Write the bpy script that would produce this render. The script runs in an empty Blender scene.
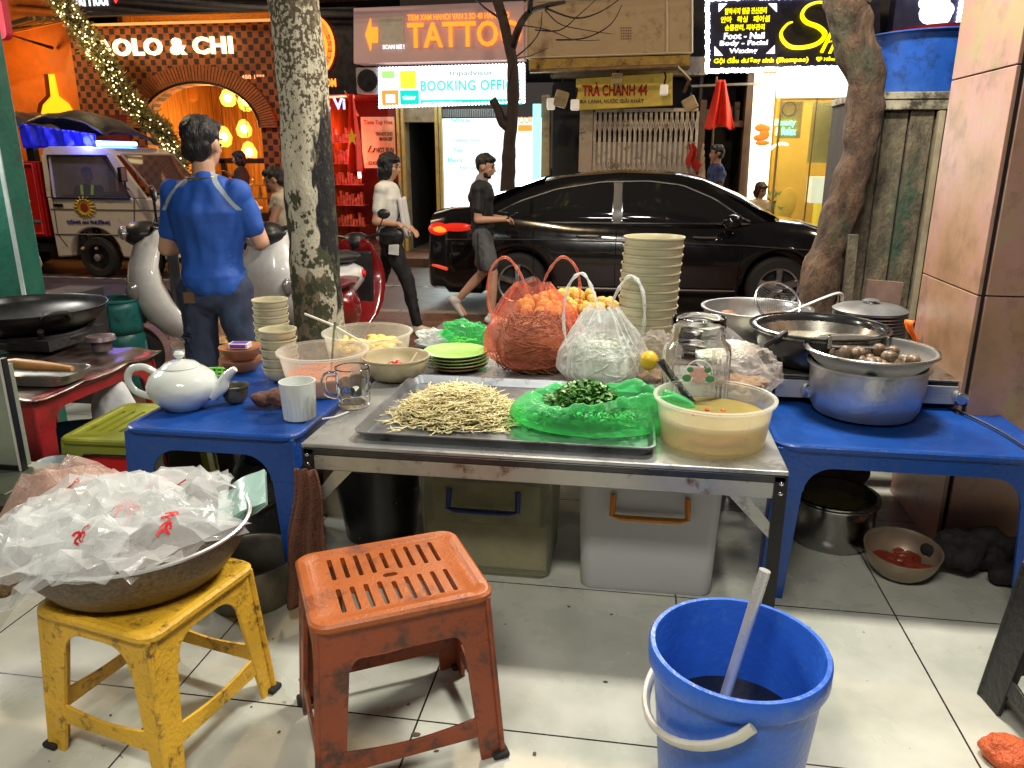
import bpy, bmesh, math, random
import numpy as np
from mathutils import Vector, Matrix, noise
random.seed(7); PI=math.pi
S=bpy.context.scene; COL=S.collection
# ---------------------------------------------------------------- camera geometry (real place: metres, z=0 on the tiled floor)
F_=769.; PT=math.radians(16.4); YW=math.radians(9.0); H_=1.2
def ray(px,py):
    x=(px-512)/F_; y=(384-py)/F_
    f=math.cos(PT)+y*math.sin(PT); u=-math.sin(PT)+y*math.cos(PT)
    return (math.cos(YW)*x-math.sin(YW)*f, math.sin(YW)*x+math.cos(YW)*f, u)
def AZ(px,py,z):            # survey: point at height z
    r=ray(px,py); t=(z-H_)/r[2]; return Vector((r[0]*t,r[1]*t,z))
def AY(px,py,y):            # survey: point at street distance y
    r=ray(px,py); t=y/r[1]; return Vector((r[0]*t,y,H_+r[2]*t))
cam=bpy.data.cameras.new('camera'); co=bpy.data.objects.new('camera',cam); COL.objects.link(co)
cam.sensor_width=36; cam.lens=F_/1024*36; cam.clip_start=.05; cam.clip_end=500
co.location=(0,0,H_); co.rotation_euler=(PI/2-PT,0,YW); S.camera=co
S.view_settings.view_transform='Standard'; S.view_settings.look='None'; S.view_settings.exposure=.20; S.view_settings.gamma=1
S.cycles.use_denoising=True
try: S.cycles.denoiser='OPENIMAGEDENOISE'
except Exception: pass
S.cycles.max_bounces=8; S.cycles.transparent_max_bounces=24; S.cycles.diffuse_bounces=3; S.cycles.glossy_bounces=4
S.cycles.sample_clamp_indirect=4; S.cycles.caustics_reflective=False; S.cycles.caustics_refractive=False
# ---------------------------------------------------------------- materials
MC={}
def mat(name,col=(.5,.5,.5),rough=.5,metal=0,var=.12,scale=9,bump=0,bs=60,dirt=None,emit=None,es=1,coat=0,trans=0,alpha=1,spec=.5,stretch=(1,1,1)):
    if name in MC: return MC[name]
    m=bpy.data.materials.new(name); MC[name]=m; m.use_nodes=True; nt=m.node_tree; N=nt.nodes; L=nt.links
    b=N['Principled BSDF']; b.inputs['Roughness'].default_value=rough; b.inputs['Metallic'].default_value=metal
    b.inputs['Specular IOR Level'].default_value=spec; b.inputs['Coat Weight'].default_value=coat; b.inputs['Alpha'].default_value=alpha
    b.inputs['Transmission Weight'].default_value=trans
    tc=N.new('ShaderNodeTexCoord'); mp=N.new('ShaderNodeMapping'); mp.inputs['Scale'].default_value=stretch
    L.new(tc.outputs['Object'],mp.inputs['Vector']); V=mp.outputs['Vector']
    c4=(*col,1)
    if var>0 or dirt:
        n=N.new('ShaderNodeTexNoise'); n.inputs['Scale'].default_value=scale; n.inputs['Detail'].default_value=6; n.inputs['Roughness'].default_value=.65; L.new(V,n.inputs['Vector'])
        r=N.new('ShaderNodeMapRange'); r.inputs['From Min'].default_value=.3; r.inputs['From Max'].default_value=.7
        r.inputs['To Min'].default_value=1-var; r.inputs['To Max'].default_value=1+var; L.new(n.outputs['Fac'],r.inputs['Value'])
        mu=N.new('ShaderNodeVectorMath'); mu.operation='SCALE'; mu.inputs[0].default_value=col; L.new(r.outputs[0],mu.inputs['Scale']); out=mu.outputs[0]
        rr=N.new('ShaderNodeMapRange'); rr.inputs['From Min'].default_value=.3; rr.inputs['From Max'].default_value=.7
        rr.inputs['To Min'].default_value=max(.02,rough*.8); rr.inputs['To Max'].default_value=min(1,rough*1.2+.03); L.new(n.outputs['Fac'],rr.inputs['Value']); L.new(rr.outputs[0],b.inputs['Roughness'])
        if dirt:
            dc,amt,ds=dirt
            d=N.new('ShaderNodeTexNoise'); d.inputs['Scale'].default_value=ds; d.inputs['Detail'].default_value=9; d.inputs['Roughness'].default_value=.72; L.new(V,d.inputs['Vector'])
            dr=N.new('ShaderNodeMapRange'); dr.inputs['From Min'].default_value=.66-amt*.3; dr.inputs['From Max'].default_value=.78-amt*.3; L.new(d.outputs['Fac'],dr.inputs['Value'])
            mx=N.new('ShaderNodeMix'); mx.data_type='RGBA'; L.new(dr.outputs[0],mx.inputs['Factor']); L.new(out,mx.inputs['A']); mx.inputs['B'].default_value=(*dc,1); out=mx.outputs['Result']
        L.new(out,b.inputs['Base Color'])
    else: b.inputs['Base Color'].default_value=c4
    if bump>0:
        bn=N.new('ShaderNodeTexNoise'); bn.inputs['Scale'].default_value=bs; bn.inputs['Detail'].default_value=5; L.new(V,bn.inputs['Vector'])
        bp=N.new('ShaderNodeBump'); bp.inputs['Strength'].default_value=bump; bp.inputs['Distance'].default_value=.01; L.new(bn.outputs['Fac'],bp.inputs['Height']); L.new(bp.outputs[0],b.inputs['Normal'])
    if emit is not None:
        b.inputs['Emission Color'].default_value=(*emit,1); b.inputs['Emission Strength'].default_value=es
    return m
def film(name,col,op=.4,rough=.22,tint=None,bump=.5,bs=22,white=1.0,dist=.02):
    """thin plastic film / clear plastic: see-through with gloss, milky where the folds turn away"""
    if name in MC: return MC[name]
    m=bpy.data.materials.new(name); MC[name]=m; m.use_nodes=True; nt=m.node_tree; N=nt.nodes; L=nt.links
    for n in list(N): N.remove(n)
    o=N.new('ShaderNodeOutputMaterial'); mix=N.new('ShaderNodeMixShader'); tr=N.new('ShaderNodeBsdfTransparent'); tr.inputs[0].default_value=(*(tint or col),1)
    b=N.new('ShaderNodeBsdfPrincipled'); b.inputs['Base Color'].default_value=(*col,1); b.inputs['Roughness'].default_value=rough
    tl=N.new('ShaderNodeBsdfTranslucent'); tl.inputs[0].default_value=(*col,1)
    m2=N.new('ShaderNodeMixShader'); m2.inputs[0].default_value=.35; L.new(b.outputs[0],m2.inputs[1]); L.new(tl.outputs[0],m2.inputs[2])
    tc=N.new('ShaderNodeTexCoord'); n=N.new('ShaderNodeTexNoise'); n.inputs['Scale'].default_value=bs; n.inputs['Detail'].default_value=4; n.inputs['Distortion'].default_value=1.2; L.new(tc.outputs['Object'],n.inputs['Vector'])
    bp=N.new('ShaderNodeBump'); bp.inputs['Strength'].default_value=bump; bp.inputs['Distance'].default_value=dist; L.new(n.outputs['Fac'],bp.inputs['Height'])
    L.new(bp.outputs[0],b.inputs['Normal'])
    lw=N.new('ShaderNodeLayerWeight'); lw.inputs['Blend'].default_value=.35
    if bump>0: L.new(bp.outputs[0],lw.inputs['Normal'])
    r=N.new('ShaderNodeMapRange'); r.inputs['To Min'].default_value=op; r.inputs['To Max'].default_value=min(1,op+.55*white); L.new(lw.outputs['Facing'],r.inputs['Value'])
    L.new(r.outputs[0],mix.inputs[0]); L.new(tr.outputs[0],mix.inputs[1]); L.new(m2.outputs[0],mix.inputs[2]); L.new(mix.outputs[0],o.inputs[0])
    return m
def glow(name,col,s):
    if name in MC: return MC[name]
    m=bpy.data.materials.new(name); MC[name]=m; m.use_nodes=True; b=m.node_tree.nodes['Principled BSDF']
    b.inputs['Base Color'].default_value=(*[min(1,c)*.8 for c in col],1); b.inputs['Emission Color'].default_value=(*col,1); b.inputs['Emission Strength'].default_value=s; b.inputs['Roughness'].default_value=.5
    return m
def nodes(m): return m.node_tree.nodes,m.node_tree.links,m.node_tree.nodes['Principled BSDF']
# ---------------------------------------------------------------- mesh builder
class MB:
    def __init__(s): s.v=[]; s.f=[]; s.T=Matrix.Identity(4)
    def add(s,vs,fs):
        o=len(s.v); T=s.T; s.v+= [tuple(T@Vector(p)) for p in vs]; s.f+=[tuple(i+o for i in f) for f in fs]; return s
    def at(s,x=0,y=0,z=0,rx=0,ry=0,rz=0,sc=(1,1,1)):
        from mathutils import Euler
        s.T=Matrix.Translation((x,y,z))@Euler((rx,ry,rz)).to_matrix().to_4x4()@Matrix.Diagonal((*sc,1)); return s
    def box(s,x0,x1,y0,y1,z0,z1):
        return s.add([(x0,y0,z0),(x1,y0,z0),(x1,y1,z0),(x0,y1,z0),(x0,y0,z1),(x1,y0,z1),(x1,y1,z1),(x0,y1,z1)],[(0,3,2,1),(4,5,6,7),(0,1,5,4),(1,2,6,5),(2,3,7,6),(3,0,4,7)])
    def hexa(s,b,t):   # bottom 4, top 4 points (ccw from above)
        return s.add(list(b)+list(t),[(0,3,2,1),(4,5,6,7),(0,1,5,4),(1,2,6,5),(2,3,7,6),(3,0,4,7)])
    def lathe(s,prof,n=36,c=(0,0,0),sx=1,sy=1):
        vs=[];fs=[];rings=[]
        for r,z in prof:
            if abs(r)<1e-6: rings.append([len(vs)]); vs.append((c[0],c[1],c[2]+z))
            else:
                rings.append(list(range(len(vs),len(vs)+n)))
                vs+=[(c[0]+r*sx*math.cos(2*PI*k/n),c[1]+r*sy*math.sin(2*PI*k/n),c[2]+z) for k in range(n)]
        for a,b in zip(rings,rings[1:]):
            for k in range(n):
                k2=(k+1)%n
                if len(a)==1 and len(b)==1: continue
                if len(a)==1: fs.append((a[0],b[k2],b[k]))
                elif len(b)==1: fs.append((a[k],a[k2],b[0]))
                else: fs.append((a[k],a[k2],b[k2],b[k]))
        return s.add(vs,fs)
    def tube(s,pts,r,n=8,cap=True,flat=1.0,closed=False):
        P=[Vector(p) for p in pts]; m=len(P); rs=r if isinstance(r,(list,tuple)) else [r]*m
        tan=[]
        for i in range(m):
            if closed: t=P[(i+1)%m]-P[i-1]
            else: t=P[min(i+1,m-1)]-P[max(i-1,0)]
            tan.append(t.normalized() if t.length>1e-9 else Vector((0,0,1)))
        up=Vector((0,0,1)) if abs(tan[0].z)<.9 else Vector((1,0,0))
        nrm=(up-tan[0]*up.dot(tan[0])).normalized(); vs=[];fs=[]
        for i in range(m):
            t=tan[i]; nrm=nrm-t*nrm.dot(t)
            nrm=nrm.normalized() if nrm.length>1e-6 else t.orthogonal().normalized()
            bn=t.cross(nrm)
            for k in range(n):
                a=2*PI*k/n; vs.append(tuple(P[i]+nrm*math.cos(a)*rs[i]*flat+bn*math.sin(a)*rs[i]))
        M=m if closed else m-1
        for i in range(M):
            j=(i+1)%m
            for k in range(n):
                k2=(k+1)%n; fs.append((i*n+k,i*n+k2,j*n+k2,j*n+k))
        if cap and not closed: fs.append(tuple(range(n-1,-1,-1))); fs.append(tuple((m-1)*n+k for k in range(n)))
        return s.add(vs,fs)
    def ell(s,c,r,n=14,m=9):
        prof=[(math.sin(PI*i/m),-math.cos(PI*i/m)) for i in range(m+1)]; prof[0]=(0,-1); prof[-1]=(0,1)
        T=s.T.copy(); s.T=T@Matrix.Translation(c)@Matrix.Diagonal((r[0],r[1],r[2],1)); s.lathe(prof,n); s.T=T; return s
    def cone(s,a,b,ra,rb,n=14,m=5):     # rounded tapered capsule
        a=Vector(a);b=Vector(b);d=b-a;L=max(d.length,1e-5);q=Vector((0,0,1)).rotation_difference(d.normalized()).to_matrix().to_4x4()
        prof=[(0,-ra)]+[(ra*math.sin(PI/2*i/m),-ra*math.cos(PI/2*i/m)) for i in range(1,m+1)]+[(rb*math.cos(PI/2*i/m),L+rb*math.sin(PI/2*i/m)) for i in range(0,m)]+[(0,L+rb)]
        T=s.T.copy(); s.T=T@Matrix.Translation(a)@q; s.lathe(prof,n); s.T=T; return s
    def prism(s,poly,y0,y1):            # poly in (x,z), ccw seen from -y
        n=len(poly); vs=[(x,y0,z) for x,z in poly]+[(x,y1,z) for x,z in poly]
        fs=[tuple(range(n)),tuple(range(2*n-1,n-1,-1))]+[(i,i+n,(i+1)%n+n,(i+1)%n) for i in range(n)]
        return s.add(vs,fs)
    def prismz(s,poly,z0,z1):           # poly in (x,y), ccw from above
        n=len(poly); vs=[(x,y,z0) for x,y in poly]+[(x,y,z1) for x,y in poly]
        fs=[tuple(range(n-1,-1,-1)),tuple(range(n,2*n))]+[(i,(i+1)%n,(i+1)%n+n,i+n) for i in range(n)]
        return s.add(vs,fs)
    def grid(s,fn,nu,nv,cu=False):
        vs=[fn(i/(nu if cu else nu-1 if nu>1 else 1),j/(nv-1)) for j in range(nv) for i in range(nu)]
        fs=[]
        for j in range(nv-1):
            for i in range(nu if cu else nu-1):
                i2=(i+1)%nu; fs.append((j*nu+i,j*nu+i2,(j+1)*nu+i2,(j+1)*nu+i))
        return s.add(vs,fs)
    def loft(s,rings,cap=True,closed=True):
        n=len(rings[0]); vs=[p for r in rings for p in r]; fs=[]
        for j in range(len(rings)-1):
            for i in range(n if closed else n-1):
                i2=(i+1)%n; fs.append((j*n+i,j*n+i2,(j+1)*n+i2,(j+1)*n+i))
        if cap: fs.append(tuple(range(n-1,-1,-1))); fs.append(tuple((len(rings)-1)*n+k for k in range(n)))
        return s.add(vs,fs)
    def build(s,name,m,parent=None,bevel=0,ang=38,sub=0,solid=0,loc=None,rz=0,seg=2,label=None,fix=True):
        me=bpy.data.meshes.new(name); me.from_pydata(s.v,[],s.f); me.update()
        if fix:
            bm=bmesh.new(); bm.from_mesh(me); bmesh.ops.recalc_face_normals(bm,faces=bm.faces); bm.to_mesh(me); bm.free()
        for p in me.polygons: p.use_smooth=True
        if ang<180 and not bevel: me.set_sharp_from_angle(angle=math.radians(ang))
        if m: me.materials.append(m)
        o=bpy.data.objects.new(name,me); COL.objects.link(o)
        if parent: o.parent=parent
        if loc is not None: o.location=loc
        if rz: o.rotation_euler.z=rz
        if solid:
            k=o.modifiers.new('solid','SOLIDIFY'); k.thickness=solid; k.offset=0
        if bevel:
            k=o.modifiers.new('bevel','BEVEL'); k.width=bevel; k.segments=seg; k.limit_method='ANGLE'; k.angle_limit=math.radians(35); k.harden_normals=True
        if sub:
            k=o.modifiers.new('sub','SUBSURF'); k.levels=sub; k.render_levels=sub
        if label: o['label']=label
        return o
def thing(name,label,cat,loc=(0,0,0),rz=0,group=None,sc=None,rot=None):
    o=bpy.data.objects.new(name,None); COL.objects.link(o); o.location=loc; o.rotation_euler=rot or (0,0,rz)
    o['label']=label; o['category']=cat; o.empty_display_size=.1
    if group: o['group']=group
    if sc: o.scale=(sc,sc,sc) if not isinstance(sc,tuple) else sc
    return o
def tag(o,label,cat,group=None,kind=None):
    o['label']=label; o['category']=cat
    if group: o['group']=group
    if kind: o['kind']=kind
    return o
def struct(o): o['kind']='structure'; return o
def kids(o): return [c for c in bpy.data.objects if c.parent==o]
def dup(root,loc=None,rz=None,label=None,sc=None,parent=None):
    r=root.copy(); COL.objects.link(r)
    if parent: r.parent=parent
    if loc is not None: r.location=loc
    if rz is not None: r.rotation_euler=(0,0,rz)
    if sc: r.scale=(sc,sc,sc)
    if label: r['label']=label
    for ch in kids(root): dup(ch,parent=r)
    return r
def curve2(pts,k=6,closed=False):      # catmull-rom
    P=[Vector(p) for p in pts]; out=[]; n=len(P)
    for i in range(n if closed else n-1):
        g=lambda j: P[j%n] if closed else P[max(0,min(n-1,j))]
        a,b,c,d=g(i-1),g(i),g(i+1),g(i+2)
        for q in range(k):
            t=q/k; out.append(.5*((2*b)+(c-a)*t+(2*a-5*b+4*c-d)*t*t+(3*b-a-3*c+d)*t**3))
    if not closed: out.append(P[-1])
    return out
def circ(cx,cz,r,a0,a1,n): return [(cx+r*math.cos(math.radians(a0+(a1-a0)*i/n)),cz+r*math.sin(math.radians(a0+(a1-a0)*i/n))) for i in range(n+1)]
def rrect(w,d,r,n=5,cx=0,cy=0):
    p=[]
    for sx,sy,a in((1,1,0),(-1,1,90),(-1,-1,180),(1,-1,270)):
        p+=circ(cx+sx*(w/2-r),cy+sy*(d/2-r),r,a,a+90,n)
    return p
def text(s,w,h,m,parent,x,y,z,name='lettering',ext=.01,bold=.0,rot=(PI/2,0,0),shear=0,label=None,sp=1.0):
    """lettering centred at (x,y,z), fitted to width w and cap height h, turned to face -y"""
    c=bpy.data.curves.new(name,'FONT'); c.body=s; c.size=1; c.extrude=0; c.offset=bold; c.shear=shear; c.align_x='LEFT'; c.space_character=sp; c.resolution_u=3
    t=bpy.data.objects.new(name+'_tmp',c); COL.objects.link(t); dg=bpy.context.evaluated_depsgraph_get()
    me=bpy.data.meshes.new_from_object(t.evaluated_get(dg)); bpy.data.objects.remove(t)
    me.name=name
    if len(me.vertices)==0: return None
    a=np.empty(len(me.vertices)*3); me.vertices.foreach_get('co',a); a=a.reshape(-1,3)
    lo=a.min(0); hi=a.max(0); a[:,0]=(a[:,0]-(lo[0]+hi[0])/2)*(w/(hi[0]-lo[0])); a[:,1]=(a[:,1]-(lo[1]+hi[1])/2)*(h/(hi[1]-lo[1])); a[:,2]=0
    me.vertices.foreach_set('co',a.ravel()); me.update(); me.materials.clear(); me.materials.append(m)
    o=bpy.data.objects.new(name,me); COL.objects.link(o); o.parent=parent; o.location=(x,y,z); o.rotation_euler=rot
    k=o.modifiers.new('solid','SOLIDIFY'); k.thickness=ext; k.offset=0
    if label: o['label']=label
    return o
def realize(o,vox=.01,smooth=6,noise_amp=0,noise_sc=6,fold=None):
    """union of overlapping closed shapes into one continuous skin"""
    k=o.modifiers.new('r','REMESH'); k.mode='VOXEL'; k.voxel_size=vox; k.use_smooth_shade=True
    k=o.modifiers.new('s','SMOOTH'); k.factor=.5; k.iterations=smooth
    dg=bpy.context.evaluated_depsgraph_get(); me=bpy.data.meshes.new_from_object(o.evaluated_get(dg)); mats=list(o.data.materials)
    o.modifiers.clear(); old=o.data; me.name=o.name; o.data=me; bpy.data.meshes.remove(old)
    if not me.materials and mats: me.materials.append(mats[0])
    if noise_amp:
        me.update(); 
        for v in me.vertices:
            p=v.co; q=Vector((p.x*noise_sc,p.y*noise_sc,p.z*noise_sc*.55))
            d=noise.noise(q)+.5*noise.noise(q*2.3)
            v.co=p+v.normal*d*noise_amp
    for p in me.polygons: p.use_smooth=True
    return o
# ================================================================ lights and world
w=bpy.data.worlds.new('World'); S.world=w; w.use_nodes=True
bgN=w.node_tree.nodes['Background']; bgN.inputs[0].default_value=(.10,.085,.075,1); bgN.inputs[1].default_value=.45
def area(name,loc,size,power,col,rot=(0,0,0),sy=None):
    l=bpy.data.lights.new(name,'AREA'); l.energy=power; l.color=col; l.size=size
    if sy: l.shape='RECTANGLE'; l.size_y=sy
    o=bpy.data.objects.new(name,l); COL.objects.link(o); o.location=loc; o.rotation_euler=rot; return o
def point(name,loc,power,col,r=.1):
    l=bpy.data.lights.new(name,'POINT'); l.energy=power; l.color=col; l.shadow_soft_size=r
    o=bpy.data.objects.new(name,l); COL.objects.link(o); o.location=loc; return o
area('canopy_lamp',(.55,2.45,2.75),.5,82,(1,.95,.86),sy=.25)
area('added_backlight',(-.2,4.5,2.75),.35,95,(1,.93,.82),sy=.35)  # added backlight from the street side, brightens the floor under the tables
area('added_side_fill',(-3.1,2.7,1.7),.6,34,(1,.98,.92),rot=(0,-math.radians(80),0),sy=.3)  # added fill light out of view at left, lifts the shade under the tables
area('shop_ceiling_lamp',(-.3,-.3,2.8),1.2,56,(1,.95,.86),sy=.3,rot=(math.radians(22),0,0))
point('street_lamp_bulb',(-1.0,6.0,5.6),430,(1,.72,.42),.15)
point('street_lamp_bulb',(5.5,9.5,6.0),420,(1,.78,.5),.15)
point('street_lamp_bulb',(-8.5,8.0,5.5),520,(1,.75,.5),.15)
# ================================================================ ground
SW=-.40; RD=-.47; FS=-.34
def tile_mat():
    m=bpy.data.materials.new('floor tile'); m.use_nodes=True; N,L,b=nodes(m)
    tc=N.new('ShaderNodeTexCoord'); sp=N.new('ShaderNodeSeparateXYZ'); L.new(tc.outputs['Object'],sp.inputs[0])
    def M(op,a,bb=None):
        n=N.new('ShaderNodeMath'); n.operation=op
        for i,x in enumerate((a,bb)):
            if x is None: continue
            if isinstance(x,(int,float)): n.inputs[i].default_value=x
            else: L.new(x,n.inputs[i])
        return n.outputs[0]
    def line(ax,off,per,w):
        t=M('FRACT',M('DIVIDE',M('SUBTRACT',ax,off),per)); d=M('MINIMUM',t,M('SUBTRACT',1,t)); return M('LESS_THAN',d,w/per)
    g=M('MAXIMUM',line(sp.outputs[0],.762-5.9,.5885,.0022),line(sp.outputs[1],1.379-6,.6,.0022))
    n=N.new('ShaderNodeTexNoise'); n.inputs['Scale'].default_value=3.2; n.inputs['Detail'].default_value=8; n.inputs['Roughness'].default_value=.6; L.new(tc.outputs['Object'],n.inputs['Vector'])
    cr=N.new('ShaderNodeValToRGB'); e=cr.color_ramp.elements; e[0].position=.3; e[0].color=(.38,.40,.33,1); e[1].position=.68; e[1].color=(.60,.60,.52,1); L.new(n.outputs['Fac'],cr.inputs[0])
    d=N.new('ShaderNodeTexNoise'); d.inputs['Scale'].default_value=38; d.inputs['Detail'].default_value=3; L.new(tc.outputs['Object'],d.inputs['Vector'])
    sp2=M('GREATER_THAN',d.outputs['Fac'],.74); 
    mx=N.new('ShaderNodeMix'); mx.data_type='RGBA'; L.new(M('MULTIPLY',sp2,.7),mx.inputs['Factor']); L.new(cr.outputs[0],mx.inputs['A']); mx.inputs['B'].default_value=(.06,.05,.035,1)
    m2=N.new('ShaderNodeMix'); m2.data_type='RGBA'; L.new(g,m2.inputs['Factor']); L.new(mx.outputs['Result'],m2.inputs['A']); m2.inputs['B'].default_value=(.02,.018,.014,1)
    L.new(m2.outputs['Result'],b.inputs['Base Color'])
    rr=N.new('ShaderNodeMapRange'); rr.inputs['From Min'].default_value=.3; rr.inputs['From Max'].default_value=.7; rr.inputs['To Min'].default_value=.16; rr.inputs['To Max'].default_value=.42; L.new(n.outputs['Fac'],rr.inputs['Value']); L.new(rr.outputs[0],b.inputs['Roughness'])
    bp=N.new('ShaderNodeBump'); bp.inputs['Strength'].default_value=.6; bp.inputs['Distance'].default_value=.003; L.new(M('SUBTRACT',1,g),bp.inputs['Height']); L.new(bp.outputs[0],b.inputs['Normal'])
    return m
struct(MB().box(-5,5,-3,3.34,-.40+.004,0).build('floor',tile_mat()))
def paver_mat():
    m=bpy.data.materials.new('paver'); m.use_nodes=True; N,L,b=nodes(m); tc=N.new('ShaderNodeTexCoord')
    br=N.new('ShaderNodeTexBrick'); br.inputs['Scale'].default_value=1; br.inputs['Brick Width'].default_value=.3; br.inputs['Row Height'].default_value=.15; br.inputs['Mortar Size'].default_value=.006
    br.inputs['Color1'].default_value=(.16,.075,.045,1); br.inputs['Color2'].default_value=(.10,.055,.038,1); br.inputs['Mortar'].default_value=(.02,.017,.014,1)
    L.new(tc.outputs['Object'],br.inputs['Vector']); L.new(br.outputs['Color'],b.inputs['Base Color']); b.inputs['Roughness'].default_value=.55
    n=N.new('ShaderNodeTexNoise'); n.inputs['Scale'].default_value=25; L.new(tc.outputs['Object'],n.inputs['Vector'])
    bp=N.new('ShaderNodeBump'); bp.inputs['Strength'].default_value=.4; bp.inputs['Distance'].default_value=.01; L.new(n.outputs['Fac'],bp.inputs['Height']); L.new(bp.outputs[0],b.inputs['Normal'])
    return m
PAV=paver_mat()
struct(MB().box(-40,40,3.34,7.9,-.75,SW).build('pavement',PAV))
kb=MB()
for i in range(-30,31): kb.box(i*1.0-.495,i*1.0+.495,7.9,8.06,-.75,SW+.003)
struct(kb.build('kerb',mat('kerb stone',(.23,.22,.2),.7,var=.25,bump=.4),bevel=.01))
struct(MB().box(-60,60,8.06,11.9,-.9,RD).build('road',mat('asphalt',(.075,.065,.06),.42,var=.35,scale=4,bump=.5,bs=180)))
struct(MB().box(-60,60,11.9,13.02,-.75,FS).build('far_pavement',PAV))
struct(MB().box(-60,60,13.02,30,-.75,FS+.004).build('building_floor',mat('inner floor',(.2,.17,.14),.4)))
struct(MB().box(-150,150,-60,150,-1.2,-.78).build('ground',mat('earth',(.06,.05,.045),.9)))
# road lane marking
struct(MB().box(-30,30,9.95,10.07,RD+.0035,RD+.004).build('lane_marking',mat('road paint',(.5,.48,.4),.6,var=.3,dirt=((.08,.07,.06),.8,9))))
# ================================================================ far facades, all on the building line FY
FY=13.0
def rc(px0,py0,px1,py1,Y=FY):
    a=AY(px0,(py0+py1)/2,Y).x; b=AY(px1,(py0+py1)/2,Y).x; c=(px0+px1)/2
    return a,b,AY(c,py1,Y).z,AY(c,py0,Y).z
def X(px,py=160,Y=FY): return AY(px,py,Y).x
def ZZ(px,py,Y=FY): return AY(px,py,Y).z
def panel(mb,px0,py0,px1,py1,y0,y1): a,b,c,d=rc(px0,py0,px1,py1); mb.box(a,b,y0,y1,c,d); return mb
m_dark=mat('dark wall',(.018,.016,.018),.7,var=.4); m_black=mat('black paint',(.006,.006,.008),.35,var=.2)
# --- bar with the checkered brick front
bar=thing('bar_building','orange checkered brick bar front with a lit arch and pendant lamps','building',(X(190),FY,FS))
def L_(o,b=bar): o.location=(o.location[0]-b.location[0],o.location[1]-b.location[1],o.location[2]-b.location[2]); return o
def wld(mb,name,m,par,**k):        # mesh given in world coordinates, parented to a thing
    return L_(mb.build(name,m,par,**k),par)
def brick_m():
    m=bpy.data.materials.new('checker brick'); m.use_nodes=True; N,L,b=nodes(m); tc=N.new('ShaderNodeTexCoord'); sp=N.new('ShaderNodeSeparateXYZ'); L.new(tc.outputs['Object'],sp.inputs[0]); cb=N.new('ShaderNodeCombineXYZ')
    L.new(sp.outputs[0],cb.inputs[0]); L.new(sp.outputs[2],cb.inputs[1])
    def frac(o,p):
        a=N.new('ShaderNodeMath'); a.operation='DIVIDE'; L.new(o,a.inputs[0]); a.inputs[1].default_value=p; return a.outputs[0]
    def M(op,a,bb=None):
        n=N.new('ShaderNodeMath'); n.operation=op
        for i,x in enumerate((a,bb)):
            if x is None: continue
            if isinstance(x,(int,float)): n.inputs[i].default_value=x
            else: L.new(x,n.inputs[i])
        return n.outputs[0]
    row=M('FLOOR',frac(sp.outputs[2],.1)); u=M('ADD',frac(sp.outputs[0],.2),M('MULTIPLY',M('MODULO',M('ADD',row,200),2),.5))
    hole=M('LESS_THAN',M('FRACT',M('ADD',u,50)),.44)
    fz=M('FRACT',M('ADD',frac(sp.outputs[2],.1),50)); hole=M('MULTIPLY',hole,M('GREATER_THAN',fz,.12))
    mx=N.new('ShaderNodeMix'); mx.data_type='RGBA'; L.new(hole,mx.inputs['Factor'])
    n=N.new('ShaderNodeTexNoise'); n.inputs['Scale'].default_value=7; n.inputs['Detail'].default_value=6; L.new(tc.outputs['Object'],n.inputs['Vector'])
    cr=N.new('ShaderNodeValToRGB'); e=cr.color_ramp.elements; e[0].position=.3; e[0].color=(.22,.05,.012,1); e[1].position=.7; e[1].color=(.42,.12,.025,1); L.new(n.outputs['Fac'],cr.inputs[0])
    L.new(cr.outputs[0],mx.inputs['A']); mx.inputs['B'].default_value=(.03,.012,.01,1); L.new(mx.outputs['Result'],b.inputs['Base Color']); b.inputs['Roughness'].default_value=.7
    bp=N.new('ShaderNodeBump'); bp.inputs['Strength'].default_value=1; bp.inputs['Distance'].default_value=.03; L.new(M('SUBTRACT',1,hole),bp.inputs['Height']); L.new(bp.outputs[0],b.inputs['Normal'])
    return m
x0,x1,z0,z1=rc(84,24,292,245); ax0=X(150); ax1=X(264); acx=(ax0+ax1)/2; zs=ZZ(205,128); zt=ZZ(205,84); z0=FS
arch=[(acx+(ax1-acx)*math.cos(a),zs+(zt-zs)*math.sin(a)) for a in [PI*i/22 for i in range(23)]]
poly=[(x0,z0),(ax0,z0)]+arch[::-1]+[(ax1,z0),(x1,z0),(x1,z1),(x0,z1)]
wld(MB().prism(poly,FY,FY+.25),'wall',brick_m(),bar)
trim=MB()
for k,(gr,yy) in enumerate(((.0,0),)):
    pts=arch
    for i in range(len(pts)-1):
        for j in range(3):
            t0=(i+j/3); a=PI*t0/22; b2=PI*(t0+.26)/22
            f=lambda an,g:(acx+(ax1-acx+g)*math.cos(an),zs+(zt-zs+g)*math.sin(an))
            p,q,r,s_=f(a,.0),f(b2,.0),f(b2,.3),f(a,.3)
            trim.prism([p,s_,r,q],FY-.09,FY-.002)
wld(trim,'arch_bricks',mat('arch brick',(.36,.10,.02),.6,var=.35,scale=14),bar)
wld(MB().tube([(acx+(ax1-acx+.02)*math.cos(a),FY-.1,zs+(zt-zs+.02)*math.sin(a)) for a in [PI*i/30 for i in range(31)]],.022,6),'arch_trim',m_black,bar)
a0=ax0-.35;a1=ax1+.9
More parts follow.
